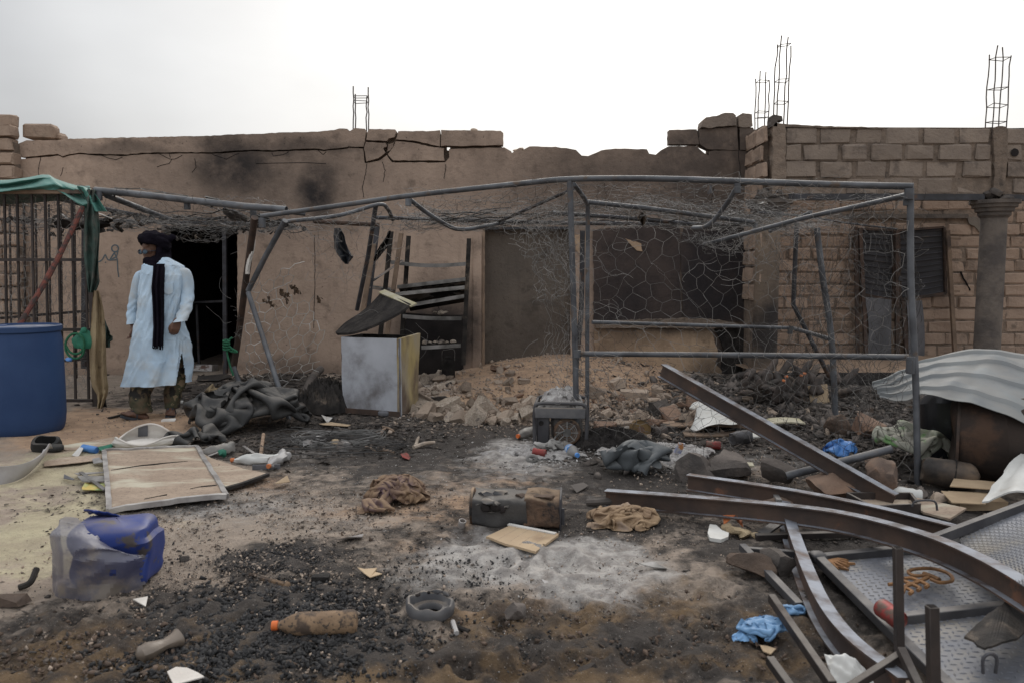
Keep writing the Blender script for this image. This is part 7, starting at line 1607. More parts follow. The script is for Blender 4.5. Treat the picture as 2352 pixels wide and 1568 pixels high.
hk = gp_(.62, .9, .0); mb = MB(); c = G(2272, 1545, .1); mb.tube(spline([c + Vector((-.02, 0, 0)), c + Vector((-.022, 0, .05)), c + Vector((0, 0, .065)), c + Vector((.022, 0, .05)), c + Vector((.02, 0, 0))], 4), .006, 6); mb.build('handle', M['pipe_dark'], gt)
# second leaf, raised behind
g2 = thing('gate', 'second tread-plate gate leaf tilted up at the right edge behind the bowed beam', 'gate', tuple(G(2300, 1260)))
hA, hB, hC, hD = G(2198, 1222, .20), G(2500, 1112, .34), G(2560, 1470, .42), G(2262, 1290, .24); hn = (hB - hA).cross(hD - hA).normalized(); hn = hn if hn.z > 0 else -hn
f2 = lambda u, v, h=0: bil(hA, hB, hC, hD, u, v) + hn * h + Vector((0, 0, -.05 * math.sin(v * 3.14) * (1 - u)))
mb = MB(); mb.grid(lambda u, v: f2(u, v), 14, 12, thick=tuple(-hn * .004)); mb.build('tread_plate', M['plate'], g2); treads(f2, (hB - hA).length, ((hD - hA).length + (hC - hB).length) / 2, g2)
mb = MB(); mb.bar(G(2142, 1240, .19), G(2500, 1106, .35), .05, .04, tuple(hn)); mb.build('frame_tube', M['steel'], g2)
mb = MB(); mb.bar(G(2142, 1246, .12), G(2200, 1228, .17), .03, .05); mb.build('hinge_stub', M['strip'], g2)
# charred plate lying on the gate
mb = MB(); pts = [(2214, 1466), (2270, 1412), (2322, 1378), (2332, 1386), (2328, 1396), (2348, 1400), (2370, 1440), (2352, 1455), (2335, 1470), (2300, 1478), (2262, 1492), (2244, 1484), (2236, 1474)]
mb.poly([G(x, y, .165 + .02 * math.sin(x * .05)) for x, y in rough(pts, 8, 1.2, 3)], (0, 0, .008)); cpz = mb.build('charred_plate', M['charwood'], smooth=False); tag(cpz, 'ragged black charred board lying on the lower part of the fallen gate', 'board')
can_('can', G(2022, 1392, .145), (.28, -1, -.12), .105, .035, 'red_can', 'rusty red drink can lying on the fallen gate', .06, 3)
# overturned frame of square tube
tf_ = thing('tube_frame', 'overturned frame of dark square tube with two upright legs at the bottom right', 'frame', tuple(G(2070, 1568)))
def tb_(a, b, w_, up=(0, -1, 0)): mb = MB(); mb.bar(a, b, w_, w_, up, bev=.0015); return mb
tb_(P(2062, 1256, 2.52), P(2068, 1640, 2.50), .026).build('leg', M['steel_brown'], tf_)
tb_(P(2141, 1391, 2.16), P(2147, 1700, 2.14), .029).build('leg', M['steel_brown'], tf_)
tb_(P(2075, 1500, 2.48), P(1935, 1590, 2.40), .026, (0, 0, 1)).build('cross_bar', M['steel_brown'], tf_)
tb_(P(2069, 1490, 2.47), P(2130, 1620, 2.28), .026, (0, 0, 1)).build('cross_bar', M['steel_brown'], tf_)
for x, y, Y, w_ in ((2062, 1256, 2.52, .020), (2141, 1391, 2.16, .022)):
    p = P(x, y, Y); mb = MB(); mb.box(p + Vector((0, 0, .0005)), (w_, w_, .002)); mb.build('dark_end_cap', M['soot'], tf_)  # black plate paints the shaded hollow of the tube
# pale tray, gloves
tr = thing('tray', 'crumpled translucent white plastic tray at the bottom edge beside the hooked beam', 'tray', tuple(G(1945, 1560)))
mb = MB(); a = [G(1893, 1500, .06), G(1960, 1512, .07), G(2010, 1545, .04), G(1900, 1565, .02)]
mb.grid(lambda u, v: bil(a[0], a[1], G(2030, 1590, .0), G(1915, 1568, .01), u, v) + Vector((0, 0, .045 * math.sin(u * 3.1) * math.sin(v * 3.1) + .006 * math.sin(u * 22) * math.sin(v * 16) + .012 * mn.noise(Vector((u * 4, v * 4, 1))))), 34, 26, thick=(0, 0, -.004)); mb.build('tray_shell', M['white_plastic'], tr)
cloth('glove', GG(1755, 1466), .42, .34, 40, .55, .5, (.10, .07, .06), 'glove', 'crumpled light blue rubber glove lying by the flat bar', 'glove', 51, amp=.075, conf=(.12, .085))
cloth('glove', GG(1712, 1472), .16, .12, 22, .6, .6, (.03, .025, .02), 'glove', 'cuff of light blue rubber glove, left of the larger piece', 'glove', 53, amp=.03)
cloth('glove', GG(1822, 1410), .24, .15, 28, .55, .5, (.05, .03, .02), 'glove', 'small light blue glove fingers between the flat bar and the hooked beam', 'glove', 52, amp=.04)
scrap([(1745, 1500), (1760, 1494), (1782, 1500), (1770, 1512), (1752, 1510)], 'card', 'pale tan chip on the ground below the blue gloves', 'chip', 'chip', .02, .01)
# white flat piece, orange scrap, foam
mb = MB(); mb.poly([GG(x, y, .015) for x, y in ((1630, 1216), (1645, 1218), (1658, 1230), (1674, 1236), (1672, 1246), (1655, 1252), (1630, 1248), (1625, 1236))], (0, 0, .018)); tag(mb.build('plastic_flap', M['white_plastic']), 'pale grey-white plastic flap beside the orange scrap', 'scrap')
scrap([(1660, 1208), (1680, 1197), (1702, 1203), (1706, 1222), (1690, 1214), (1662, 1214)], 'orange_dull', 'bright orange plastic scrap under the longest beam', 'scrap', 'plastic_scrap', .05, .03)
for k, (x, y, s) in enumerate(((1690, 1232, .06), (1712, 1236, .05), (1672, 1222, .045), (1735, 1240, .04))): mb = MB(); mb.rock(GG(x, y, .03), (s, s * .8, s * .6), k + 80, 2, 1); tag(mb.build('foam', M['foam']), 'yellowish crumbled foam lump by the orange scrap', 'foam', 'foam lumps by the orange scrap')
mb = MB(); mb.rock(GG(1770, 1190, .06), (.22, .12, .07), 88, 3, .8); tag(mb.build('clod', M['clod']), 'mound of clumped earth under the longest beam, right of the orange scrap', 'clod')
# boulders
def boulder(x, y, sx, sy, sz, mt, label, seed, rot=(0, 0, 0), up=.7):
    p = GG(x, y); mb = MB(); mb.rock(p + Vector((0, sy * .5, sz * up)), (sx, sy, sz), seed, 3, .45, eul(*rot)); return tag(mb.build('boulder', M[mt], ang=28), label, 'rock')
boulder(2042, 1148, .15, .11, .17, 'stone_red', 'upright reddish sandstone slab under the pipe, right of the slanting beam', 5, (.3, .1, .2))
boulder(1912, 1155, .19, .14, .12, 'stone_red', 'reddish boulder under the middle of the slanting beam', 6, (.1, .3, .1))
boulder(1688, 1108, .22, .15, .13, 'stone_dark', 'broad sooty boulder behind the propped beam', 9, (.1, 0, .2))
boulder(1598, 1110, .20, .14, .15, 'stone_dark', 'sooty boulder under the left end of the propped beam', 10, (0, .2, .4))
boulder(1785, 1112, .14, .11, .14, 'stone_dark', 'sooty pointed boulder below the pipe, left of the reddish boulder', 11, (.2, .4, 0))
boulder(1735, 1330, .13, .07, .07, 'clod', 'dark oblong rock left of the hooked beam', 12, (0, .1, -.5))
boulder(1790, 1330, .12, .09, .08, 'stone_dark', 'dark rock tucked behind the hooked beam', 13)
boulder(2118, 1150, .07, .06, .06, 'stone_dark', 'small grey rock right of the upright sandstone slab', 14)
boulder(2155, 1160, .07, .05, .05, 'stone', 'small grey-pink rock left of the cardboard box', 15)
boulder(2000, 1010, .24, .16, .15, 'stone_red', 'pinkish chunk of masonry inside the wire near the right post', 16, (.3, .2, .4))
boulder(1935, 1000, .15, .10, .10, 'clod', 'brown clod at the foot of the leaning back post', 17)
boulder(1183, 1432, .052, .045, .055, 'stone_dark', 'grey wedge stone right of the melted tub ring', 18, (.2, .1, .5))
boulder(2015, 1080, .10, .07, .07, 'stone_red', 'reddish stone wedged under the loose grey pipe', 19)
boulder(1960, 1085, .09, .06, .07, 'stone_dark', 'dark stone behind the slanting beam, below the blue bag', 20)
boulder(2035, 1058, .06, .05, .05, 'stone', 'small round brown stone above the loose grey pipe', 24)
mb = MB(); mb.tube([G(1806, 1092, .06), G(2048, 1030, .26)], .026, 12, hollow=.8); tag(mb.build('pipe', M['pipe']), 'loose grey pipe lying over the reddish boulders', 'pipe')
cloth('bag', BK(GG(1930, 1070), .05, 0, 0), .55, .5, 30, .42, .42, (.11, .09, .14), 'bluebag', 'bright blue plastic bag caught behind the loose grey pipe', 'bag', 61, amp=.10)
cloth('sack', BK(GG(2085, 1080), .12, 0, 0), 1.1, .8, 38, .55, .5, (.28, .18, .24), 'sackgreen', 'green and white woven sack slumped behind the right post', 'sack', 62, amp=.14)
lg = thing('gas_canister', 'stubby scorched cylinder lying end-on by the rusty drum', 'container', tuple(GG(2195, 1135)))
c = BK(GG(2180, 1132), .1, .10, 0); mb = MB(); mb.lathe([(.0, -.16), (.07, -.16), (.085, -.14), (.095, 0), (.095, .11), (.08, .14), (.05, .155), (0, .155)], c, 22, align((1, -.45, -.12)), lambda v, th, i: v * (1 + .05 * math.sin(3 * th))); mb.build('shell', mk('scorched_brown', (.16, .115, .08), (.05, .042, .038), 5, .7, bump=.3, c3=(.03, .027, .025), t3=.5, s3=4), lg)
mb = MB(); mb.tube([c + align((1, -.45, -.12)) @ Vector((.096 * math.cos(a), .096 * math.sin(a), .02)) for a in [i * .35 for i in range(18)]], .006, 5, closed=True); mb.build('band', M['char'], lg)
# two burnt drums
d1 = P(2330, 1140, 4.9); d1.z = 0; db = thing('drum', 'burnt brown steel drum lying on its side at the right edge', 'drum', tuple(d1))
ra_ = align((.86, -.5, 0)); c = P(2185, 1040, 5.25); c.z = .288
mb = MB(); mb.lathe([(0, .02), (.2, .0), (.26, .01), (.285, .03), (.29, .06), (.288, .28), (.297, .30), (.288, .32), (.288, .56), (.297, .58), (.288, .60), (.288, .86), (.27, .88), (0, .87)], c, 40, ra_, lambda v, th, i: Vector((v.x * (1 + .02 * math.sin(3 * th)), v.y, v.z + .02 * math.sin(2 * th + 1)))); mb.build('drum_shell', M['drum_burnt'], db)
mb = MB(); mb.tube([c + ra_ @ Vector((.289 * math.cos(a), .289 * math.sin(a), .035)) for a in [i * .2094 for i in range(30)]], .010, 6, closed=True); mb.build('rim', M['pipe_rust'], db)
d2 = BK(GG(2160, 1070), .3, 0, .22); dm = thing('drum', 'collapsed black plastic drum behind the burnt brown one', 'drum', tuple(d2))
mb = MB(); mb.lathe([(0, .0), (.26, .0), (.30, .04), (.31, .3), (.30, .5), (.24, .56), (.1, .55), (0, .53)], d2, 36, eul(.1, -.25, 0), lambda v, th, i: Vector((v.x * (1 + .10 * math.sin(2 * th) + .05 * math.sin(5 * th)), v.y * (1 + .06 * math.sin(3 * th)), v.z + .05 * math.sin(th * 2)))); mb.build('drum_shell', M['drum_melted'], dm)
# bent white roofing sheet over the drums
ws = thing('roofing_sheet', 'bent white trapezoidal roofing sheet slumped over the burnt drums', 'roof sheet', tuple(GG(2200, 1100)))
uE = spline([P(2004, 884, 5.5), P(2060, 858, 5.6), P(2112, 833, 5.7), P(2190, 815, 5.75), P(2272, 807, 5.75), P(2352, 818, 5.65), P(2470, 840, 5.5)], 6)
lE = spline([P(2022, 914, 5.35), P(2070, 918, 5.2), P(2120, 908, 5.1), P(2180, 912, 5.0), P(2260, 935, 4.9), P(2352, 972, 4.8), P(2470, 1020, 4.7)], 6)
def rib(v): k = (v * 3.7 + .1) % 1; return .020 * (1 if k < .26 else max(0, 1 - (k - .26) / .1) if k < .36 else (max(0, (k - .9) / .1)))
def wsf(u, v):
    f = u * (len(uE) - 1); i = min(int(f), len(uE) - 2); a = uE[i].lerp(uE[i + 1], f - i); b = lE[i].lerp(lE[i + 1], f - i)
    q = a.lerp(b, v) + Vector((0, 0, .05 * math.sin(v * 3.14) * u + rib(v))); q += Vector((0, -.3 * rib(v), .012 * mn.noise(Vector((u * 6, v * 3, 2))))); q += nvec((u * 9, v * 4, 3), 1, .018, 5); return q
mb = MB(); mb.grid(wsf, 72, 74, thick=(0, .002, -.004)); mb.build('sheet', M['white_sheet'], ws, ang=24)
# cardboard box
bx_ = thing('box', 'flattened torn cardboard box lying by the rusty drum', 'box', tuple(GG(2230, 1165)))
mb = MB(); mb.poly([GG(x, y, .09) for x, y in ((2190, 1130), (2288, 1140), (2280, 1158), (2180, 1150))], (0, 0, .006)); mb.build('flap', M['card'], bx_, smooth=False)
mb = MB(); mb.poly([GG(x, y, .06) for x, y in ((2160, 1150), (2230, 1158), (2272, 1166), (2262, 1182), (2185, 1178))], (0, 0, .006)); mb.build('flap', M['card'], bx_, smooth=False)
mb = MB(); mb.box(BK(GG(2240, 1172), .08, .035, 0), (.26, .2, .06), rotz(-.12), jit=.01); mb.build('side', M['card'], bx_, smooth=False)
bottle('bottle', GG(2118, 1160) + Vector((0, 0, .05)), (-1, .45, .08), .19, .042, 'white_plastic', None, 'small white plastic bottle beside the foot of the slanting beam', dent=.2, seed=8)
mb = MB(); mb.grid(lambda u, v: bil(GG(2250, 1190, .1), GG(2300, 1160, .2), GG(2420, 1100, .42), GG(2420, 1200, .2), u, v) + nvec((u * 3, v * 3, 0), 1, .03, 4), 12, 10, thick=(0, 0, .01)); tag(mb.build('sheet', M['white_plastic']), 'torn white plastic sheet at the right edge above the second gate leaf', 'sheet')
# shallow metal tray of sand and boards near the beam ends
ty = thing('metal_tray', 'shallow dark-rimmed metal tray of sand behind the bowed beam', 'tray', tuple(GG(2050, 1195)))
q = [GG(1945, 1168, .07), GG(2090, 1168, .07), GG(2110, 1195, .07), GG(2000, 1200, .07)]
mb = MB(); mb.poly([p - Vector((0, 0, .03)) for p in q], (0, 0, .02)); mb.build('sand_bed', M['board'], ty, smooth=False)
for k in range(4): mb = MB(); mb.bar(q[k], q[(k + 1) % 4], .016, .06); mb.build('rim', M['steel_brown'], ty, smooth=False)
mb = MB(); a = G(2095, 1162, .10); mb.tube(spline([a, a + Vector((.02, 0, .03)), a + Vector((.12, .0, .03)), a + Vector((.135, -.01, -.02))], 4), .006, 6); mb.build('handle', M['steel'], ty)
scrap([(2085, 1175), (2100, 1170), (2218, 1196), (2180, 1216), (2120, 1200)], 'board', 'grey weathered board between the metal tray and the second gate leaf', 'board', 'board', .06, .01, t=.012)
mb = MB(); mb.box(GG(1862, 1200, .05), (.16, .10, .03), rotz(.1), jit=.005); tag(mb.build('wood_block', M['wood']), 'pale ribbed wood block just behind the bowed beam', 'wood')
# white broken basin and boards inside the wire
wb_ = thing('basin', 'broken white plastic basin upside down inside the wire behind the slanting beam', 'basin', tuple(GG(1645, 985)))
tE = spline([P(1600, 938, 6.75), P(1612, 929, 6.9), P(1645, 927, 7.0), P(1672, 934, 7.0), P(1692, 948, 6.95), P(1718, 944, 6.9)], 5); bE = spline([P(1584, 984, 6.6), P(1600, 990, 6.5), P(1628, 975, 6.5), P(1650, 970, 6.5), P(1680, 976, 6.5), P(1708, 972, 6.5)], 5)
mb = MB(); mb.grid(lambda u, v: tE[round(u * 25)].lerp(bE[round(u * 25)], v) + Vector((0, -.05 * math.sin(v * 3), .01 * math.sin(u * 9))), 25, 10, thick=(0, .015, -.01)); mb.build('basin_wall', M['white_plastic'], wb_)
mb = MB(); mb.grid(lambda u, v: tE[round(u * 25)] + Vector((0, .28 * v, .03 * math.sin(u * 3.1) * v - .04 * v)), 25, 6, thick=(0, 0, -.012)); mb.build('basin_floor', M['white_plastic'], wb_)
def curved(px0, px1, sag, w_, mt, label, name='board', z=.03):
    a, b = GG(*px0, z), GG(*px1, z); mb = MB(); mb.grid(lambda u, v: a.lerp(b, u) + Vector((0, w_ * (v - .5), .012 - sag * math.sin(u * 3.14) + .012 * v)), 16, 4, thick=(0, 0, -.012)); return tag(mb.build(name, M[mt]), label, 'board')
curved((1525, 985), (1745, 990), -.02, .18, 'wood', 'long bowed brown board lying under the white basin', z=.03)
curved((1570, 1008), (1740, 998), .02, .07, 'timber', 'narrow bowed lath in front of the white basin')
curved((1700, 1022), (1765, 1015), -.01, .10, 'white_plastic', 'white painted board end left of the slanting beam', z=.05)
curved((1745, 988), (1842, 983), -.02, .16, 'yellowed', 'cream painted board lying right of the slanting beam inside the wire', z=.05)
curved((1690, 1078), (1730, 1080), 0, .05, 'yellowed', 'small cream wood chip above the propped beam', z=.03)
rt = BK(GG(1472, 1010), .03, .085, 0); tl2 = thing('tin', 'round yellowed tin lying with its lid facing the camera inside the wire', 'tin', tuple(GG(1472, 1010)))
mb = MB(); mb.lathe([(0, -.004), (.07, -.004), (.078, .006), (.082, .01), (.08, -.01), (.078, -.11), (0, -.11)], rt, 26, align((.05, -1, .12))); mb.build('tin_body', mk('ochre_tin', (.24, .15, .055), (.15, .095, .05), 6, .7, bump=.15, c3=(.08, .06, .045), t3=.6), tl2)
mb = MB(); mb.lathe([(.026, .004), (.03, .008), (0, .01)], rt, 20, align((.05, -1, .12))); mb.build('lid', M['tin'], tl2)
bottle('bottle', BK(GG(1422, 1006), .05, .045, 0), (1, .5, 0), .14, .045, 'clear', None, 'cut-off clear bottle bottom left of the round yellowed tin', seed=9)
can_('can', BK(GG(1508, 1008), .05, .05, -.03), (1, .5, 0), .13, .045, 'bottle_soot', 'rust-brown tin can right of the round yellowed tin', seed=5)
can_('can', GG(1622, 1032) + Vector((0, 0, .04)), (1, -.2, 0), .11, .032, 'red_can', 'dirty red can below the white basin', seed=6)
can_('can', GG(1682, 1024) + Vector((0, 0, .06)), (1, .3, .1), .16, .055, 'sheet_grey', 'crushed grey tin below the white basin', .3, seed=7)
# soot-blackened bottles heaped by the porch
proto = None; rr = random.Random(21)
for k in range(58):
    x, y = rr.gauss(1800, 75), rr.uniform(872, 935); 
    if not 1690 < x < 1960: continue
    p = GG(x, y); up_k = rr.random() < .3
    d = Vector((rr.gauss(0, 1), rr.gauss(0, .8), 1.6 if up_k else rr.uniform(-.05, .3))).normalized()
    capd = k in (3, 9, 14, 22)
    if proto is None:
        proto = bottle('sooty_bottle', (0, 0, 0), (0, 0, 1), .27, .042, 'bottle_soot', None, 'soot-blackened bottle in the heap by the porch edge', 'bottle', .2, 3, 'soot-blackened bottles heaped by the porch'); o = proto
    else: o = copytree(proto)
    o.location = p + Vector((0, 0, .045 + rr.uniform(0, .14) * (1 - abs(x - 1800) / 200))); o.rotation_euler = align(d).to_euler(); o.scale = [rr.uniform(.75, 1.1)] * 3
for k, (x, y) in enumerate(((1807, 908), (1841, 900), (1826, 905), (1779, 918))):
    o = bottle('sooty_bottle', GG(x, y + 26) + Vector((0, 0, .10)), (.15 * (k - 1), -.25, 1), .24, .045, 'bottle_soot', 'orange_dull', ('soot-blackened bottle with orange cap, left of the upright three by the porch', 'soot-blackened bottle with orange cap, rightmost and tallest by the porch', 'soot-blackened bottle with orange cap, between its two neighbours by the porch', 'leaning soot-blackened bottle with tan-orange cap, apart to the left by the porch')[k], 'bottle', .15, k, 'orange-capped bottles by the porch')
mb = MB(); mb.box(BK(GG(1880, 930), .1, .10, 0), (.22, .02, .2), eul(-.3, 0, .2), jit=.01); tag(mb.build('cardboard', M['card']), 'brown cardboard square standing among the sooty bottles', 'cardboard')
# concrete lump and panels at the counter foot
for k, (x, y, s, lb_) in enumerate(((1460, 918, (.30, .13, .11), 'largest squared block of mud masonry on the mound, right of the generator'), (1513, 910, (.12, .12, .12), 'squared end of mud masonry next to the largest block on the mound'), (1420, 880, (.16, .05, .17), 'tan slab leaning on the ochre counter front'), (1052, 850, (.22, .12, .14), 'broken mud block behind the black canister'), (1505, 935, (.13, .1, .1), 'grey lump in front of the squared masonry'))):
    mb = MB(); mb.box(GG(x, y) + Vector((0, .08, s[2] * .4)), (s[0] * 1.0, s[1], s[2]), eul(.05, .05 - (.5 if k == 2 else 0), .2 * (k % 3) - .2), bev=.02, jit=.014); tag(mb.build('block', M['stone'], smooth=False), lb_, 'block')
# ================================================================== RUBBLE STONES, ONE BY ONE
rmesh = {}
def rk(mt, i):
    if (mt, i) not in rmesh:
        mb = MB()
        if i % 3 == 0: random.seed(i * 7 + 1); mb.box((0, 0, 0), (1.9, 1.3, .9 + .1 * i % 3), None, .22, .16)
        else: mb.rock((0, 0, 0), (1, .8 - .1 * (i % 3), .5 + .1 * (i % 2)), 200 + i, 2 if i % 2 else 1, .6)
        rmesh[mt, i] = mb.mesh('rubble_stone', M[mt], smooth=True, ang=25)
    return rmesh[mt, i]
def rubble(cnt, x0, y0, rx, ry, s0, s1, mts, label, group, seed, bow=.5):
    rr = random.Random(seed)
    for k in range(cnt):
        a = rr.uniform(0, 6.283); r = rr.random() ** bow; p = GG(x0 + rx * r * math.cos(a), y0 + ry * r * math.sin(a)); s = s0 + (s1 - s0) * rr.random() ** 2.2
        o = bpy.data.objects.new('rubble_stone', rk(rr.choice(mts), rr.randrange(8))); COL.objects.link(o); o.location = p + Vector((0, 0, s * .25)); o.scale = (s * rr.uniform(.7, 1.3), s * rr.uniform(.7, 1.2), s * rr.uniform(.6, 1.1))
        o.rotation_euler = (rr.gauss(0, .35), rr.gauss(0, .35), rr.uniform(0, 6.28)); tag(o, label, 'stone', group)
rubble(70, 1130, 950, 170, 26, .04, .145, ('stone', 'stone', 'stone_pale'), 'angular tan rubble stone at the front foot of the sandy mound', 'rubble along the foot of the mound', 1)
rubble(46, 1250, 885, 220, 48, .03, .12, ('stone', 'stone', 'stone_red'), 'tan rubble stone scattered over the sandy mound', 'rubble scattered on the mound', 2)
rubble(34, 995, 905, 50, 50, .05, .15, ('stone_pale', 'stone', 'stone_pale', 'stone_dark'), 'ashy pale rubble stone heaped against the freezer side', 'rubble heaped beside the freezer', 3)
rubble(50, 1480, 955, 150, 48, .04, .14, ('stone', 'stone_red', 'stone_dark'), 'dusty rubble stone right of the generator behind the wire', 'rubble behind the wire right of the generator', 4)
rubble(40, 1780, 950, 230, 50, .03, .10, ('stone_dark', 'stone_dark', 'stone', 'clod'), 'sooty rubble stone inside the wire cage near the porch', 'sooty rubble near the porch', 5)
rubble(18, 2050, 990, 150, 60, .03, .09, ('stone_dark', 'clod', 'stone'), 'sooty rubble stone behind the right cage post', 'sooty rubble behind the right post', 6)
rubble(16, 2060, 838, 300, 12, .02, .07, ('stone', 'stone_pale'), 'small tan rubble stone on the porch floor', 'rubble on the porch floor', 7)
rubble(14, 1800, 1090, 300, 60, .02, .06, ('stone_dark', 'stone', 'clod'), 'small stone among the fallen steel beams', 'stones among the steel beams', 8)
rubble(20, 450, 1350, 470, 150, .010, .03, ('clod', 'stone', 'stone_dark'), 'small brown stone on the charcoal-strewn ground at the lower left', 'small stones at the lower left', 9)
rubble(12, 1350, 1400, 420, 150, .010, .028, ('stone_dark', 'clod', 'stone'), 'small dark stone on the scorched ground at the bottom centre', 'small stones at the bottom centre', 10)
rubble(12, 640, 890, 130, 34, .02, .06, ('stone_dark', 'charwood', 'clod'), 'sooty lump on the burnt ground behind the black tarpaulin', 'sooty lumps behind the tarpaulin', 11)
# ================================================================== UNCOUNTABLE SMALL STUFF
def chunks(name, mat, zones, seed, flat=.6, label='', cat='debris'):
    r = np.random.default_rng(seed)
    base = []; tris = []
    for k in range(8):                    # angular shards
        bm = bmesh.new(); pts = r.normal(size=(9, 3)); pts /= np.linalg.norm(pts, axis=1)[:, None]; pts *= r.uniform(.65, 1.1, (9, 1))
        for q in pts: bm.verts.new(q)
        h = bmesh.ops.convex_hull(bm, input=bm.verts[:]); bmesh.ops.delete(bm, geom=[g for g in h['geom_interior'] if isinstance(g, bmesh.types.BMVert)], context='VERTS')
        bmesh.ops.triangulate(bm, faces=bm.faces[:]); bm.verts.index_update(); base.append(np.array([v.co[:] for v in bm.verts])); tris.append(np.array([[v.index for v in f.verts] for f in bm.faces])); bm.free()
    V = []; T = []; off = 0
    for (x0, y0, rx, ry, n, s0, s1) in zones:
        c = G(x0, y0); a = G(x0, y0 - ry); b_ = G(x0, y0 + ry); RX = rx * c.y / F; RY = abs(a.y - b_.y) / 2; cy = (a.y + b_.y) / 2
        th = r.uniform(0, 6.283, n); rd = np.sqrt(r.random(n)) * (1 + .25 * r.normal(size=n)); X = c.x + RX * rd * np.cos(th); Y = cy + RY * rd * np.sin(th)
        s = s0 + (s1 - s0) * r.random(n) ** 4; Z = gz(X, Y) + s * .25 * flat + .006
        for i in range(n):
            q = r.normal(size=4); q /= np.linalg.norm(q); w_, x_, y_, z_ = q
            if flat < .4: ang = r.uniform(0, 6.28); Rm = np.array([[math.cos(ang), -math.sin(ang), 0], [math.sin(ang), math.cos(ang), 0], [r.normal() * .3, r.normal() * .3, 1]])
            else: Rm = np.array([[1 - 2 * (y_ * y_ + z_ * z_), 2 * (x_ * y_ - z_ * w_), 2 * (x_ * z_ + y_ * w_)], [2 * (x_ * y_ + z_ * w_), 1 - 2 * (x_ * x_ + z_ * z_), 2 * (y_ * z_ - x_ * w_)], [2 * (x_ * z_ - y_ * w_), 2 * (y_ * z_ + x_ * w_), 1 - 2 * (x_ * x_ + y_ * y_)]])
            sc3 = np.array([r.uniform(.75, 1.35), r.uniform(.55, 1.0), flat * r.uniform(.6, 1.1)]) * s[i]
            V.append((base[i % 8] * sc3) @ Rm.T + np.array([X[i], Y[i], Z[i]])); T.append(tris[i % 8] + off); off += len(base[i % 8])
    V = np.concatenate(V).astype(np.float32); T = np.concatenate(T).astype(np.int32)
    me = bpy.data.meshes.new(name); me.vertices.add(len(V)); me.vertices.foreach_set('co', V.ravel()); me.loops.add(T.size); me.loops.foreach_set('vertex_index', T.ravel())
    me.polygons.add(len(T)); me.polygons.foreach_set('loop_start', (np.arange(len(T)) * 3).astype(np.int32)); me.polygons.foreach_set('loop_total', np.full(len(T), 3, np.int32)); me.update(calc_edges=True)
    me.materials.append(mat); o = bpy.data.objects.new(name, me); COL.objects.link(o); tag(o, label, cat, kind='stuff')
M['coal'] = mk('coal', (.016, .0155, .016), (.040, .038, .038), 26, .8, bump=.3, vary=0, spec=.35, c3=(.13, .105, .085), t3=.70, s3=22)
M['pebble'] = mk('pebble', (.42, .33, .26), (.20, .16, .13), 18, .95, bump=.3, vary=0)
M['flake'] = mk('flake', (.10, .08, .066), (.045, .04, .037), 16, .9, bump=.3, vary=0, c3=(.22, .18, .14), t3=.66, s3=20)
M['fleck'] = mk('fleck', (.50, .48, .46), (.34, .32, .30), 18, .9, bump=.1, vary=0)
chunks('charcoal', M['coal'], [(600, 1440, 300, 95, 8500, .003, .021), (480, 1510, 240, 75, 3400, .003, .019), (820, 1490, 170, 75, 2200, .003, .018), (640, 1290, 125, 36, 1500, .003, .014), (500, 1400, 420, 150, 1400, .003, .011), (1000, 1340, 200, 70, 700, .003, .012), (1350, 1480, 450, 90, 1200, .003, .012), (1120, 1300, 240, 60, 260, .003, .011)], 1, .8, 'black charcoal crumbs strewn over the front of the yard', 'charcoal')
chunks('gravel', M['pebble'], [(1250, 895, 270, 66, 3200, .004, .026), (1150, 950, 220, 40, 1400, .008, .03), (1500, 960, 160, 50, 1300, .008, .03), (600, 1420, 420, 160, 2600, .003, .015), (350, 1300, 330, 130, 900, .004, .013), (700, 1190, 400, 80, 1400, .004, .012), (1500, 1300, 400, 120, 800, .004, .011), (300, 975, 320, 40, 500, .006, .014), (2000, 840, 320, 14, 900, .01, .03), (1800, 1110, 320, 80, 900, .005, .02)], 2, .7, 'tan gravel and crumbs scattered over the yard', 'gravel')
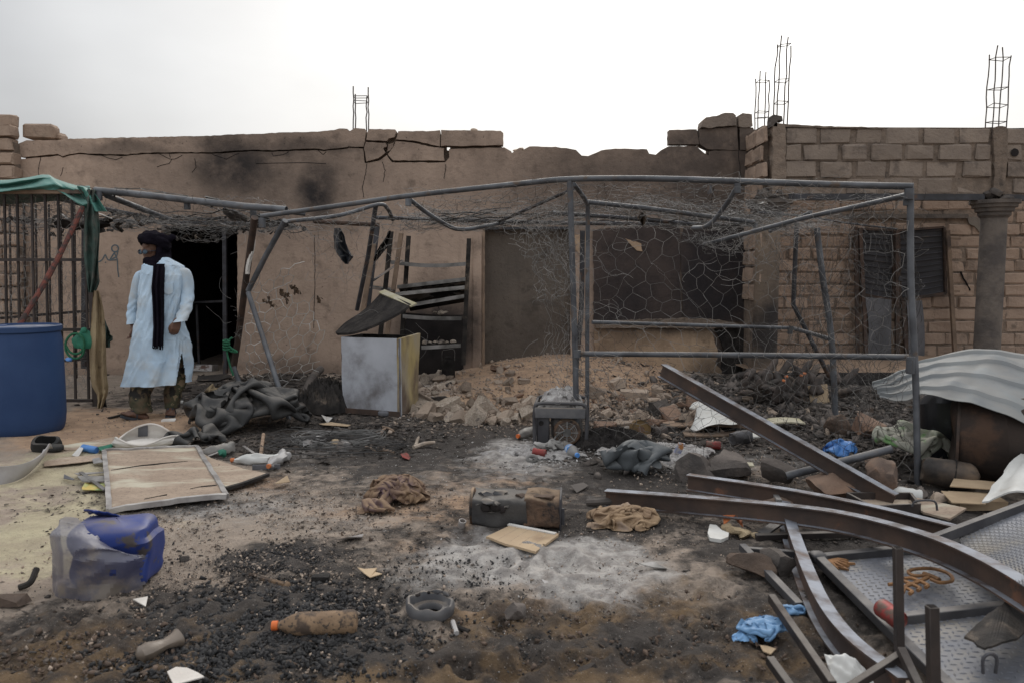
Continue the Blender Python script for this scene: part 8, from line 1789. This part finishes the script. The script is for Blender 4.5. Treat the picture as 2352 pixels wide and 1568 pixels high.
chunks('burnt_flakes', M['flake'], [(1850, 935, 300, 70, 4200, .012, .085), (760, 1010, 280, 55, 2600, .01, .05), (650, 895, 200, 50, 1800, .012, .07), (1480, 1000, 240, 70, 2200, .01, .06), (450, 900, 220, 40, 600, .012, .04), (330, 1160, 330, 60, 900, .006, .02), (700, 1240, 400, 110, 1300, .005, .02), (1600, 1200, 420, 90, 1300, .006, .02), (1980, 1020, 280, 80, 2400, .01, .07), (1950, 1340, 260, 150, 700, .005, .02), (250, 1470, 330, 110, 1100, .005, .022), (600, 1440, 320, 110, 900, .005, .026), (1450, 1430, 420, 120, 900, .004, .014), (1240, 1060, 200, 50, 400, .006, .02)], 3, .25, 'dark burnt flakes and splinters littering the yard', 'debris')
chunks('ash_flecks', M['fleck'], [(1240, 1040, 110, 32, 1300, .005, .026), (1500, 1045, 100, 32, 1300, .006, .03), (640, 1180, 300, 60, 1100, .003, .006), (1270, 1290, 260, 70, 900, .003, .009), (1300, 1420, 500, 130, 400, .003, .006), (900, 1090, 400, 60, 500, .004, .008), (1000, 990, 240, 40, 300, .004, .012), (1700, 1060, 240, 60, 300, .005, .014), (1000, 920, 50, 50, 300, .006, .025)], 4, .3, 'white ash flecks and paper crumbs over the yard', 'ash')
chunks('earth_clods', M['clod'], [(1350, 1490, 480, 85, 700, .004, .022), (250, 1500, 360, 90, 900, .004, .024), (1750, 1430, 260, 120, 300, .004, .02), (900, 1180, 300, 60, 300, .004, .016)], 5, .6, 'dark clods of scorched earth along the bottom of the yard', 'earth')
chunks('broken_rubble', M['stone'], [(1130, 945, 190, 30, 260, .015, .07), (1250, 885, 250, 60, 300, .012, .06), (1500, 955, 180, 55, 420, .015, .085), (1480, 880, 140, 30, 140, .015, .07), (1000, 900, 55, 55, 140, .015, .07), (1750, 960, 240, 50, 160, .015, .07)], 6, .65, 'broken mud brick crumbs spread over the mound and under the wire cage', 'rubble')
chunks('sooty_rubble', M['stone_dark'], [(1800, 940, 280, 60, 620, .02, .10), (1980, 1010, 240, 70, 320, .015, .09), (1440, 1020, 160, 50, 240, .015, .07), (700, 920, 200, 40, 160, .012, .06)], 7, .6, 'sooty crumbs of rubble under and behind the wire cage', 'rubble')
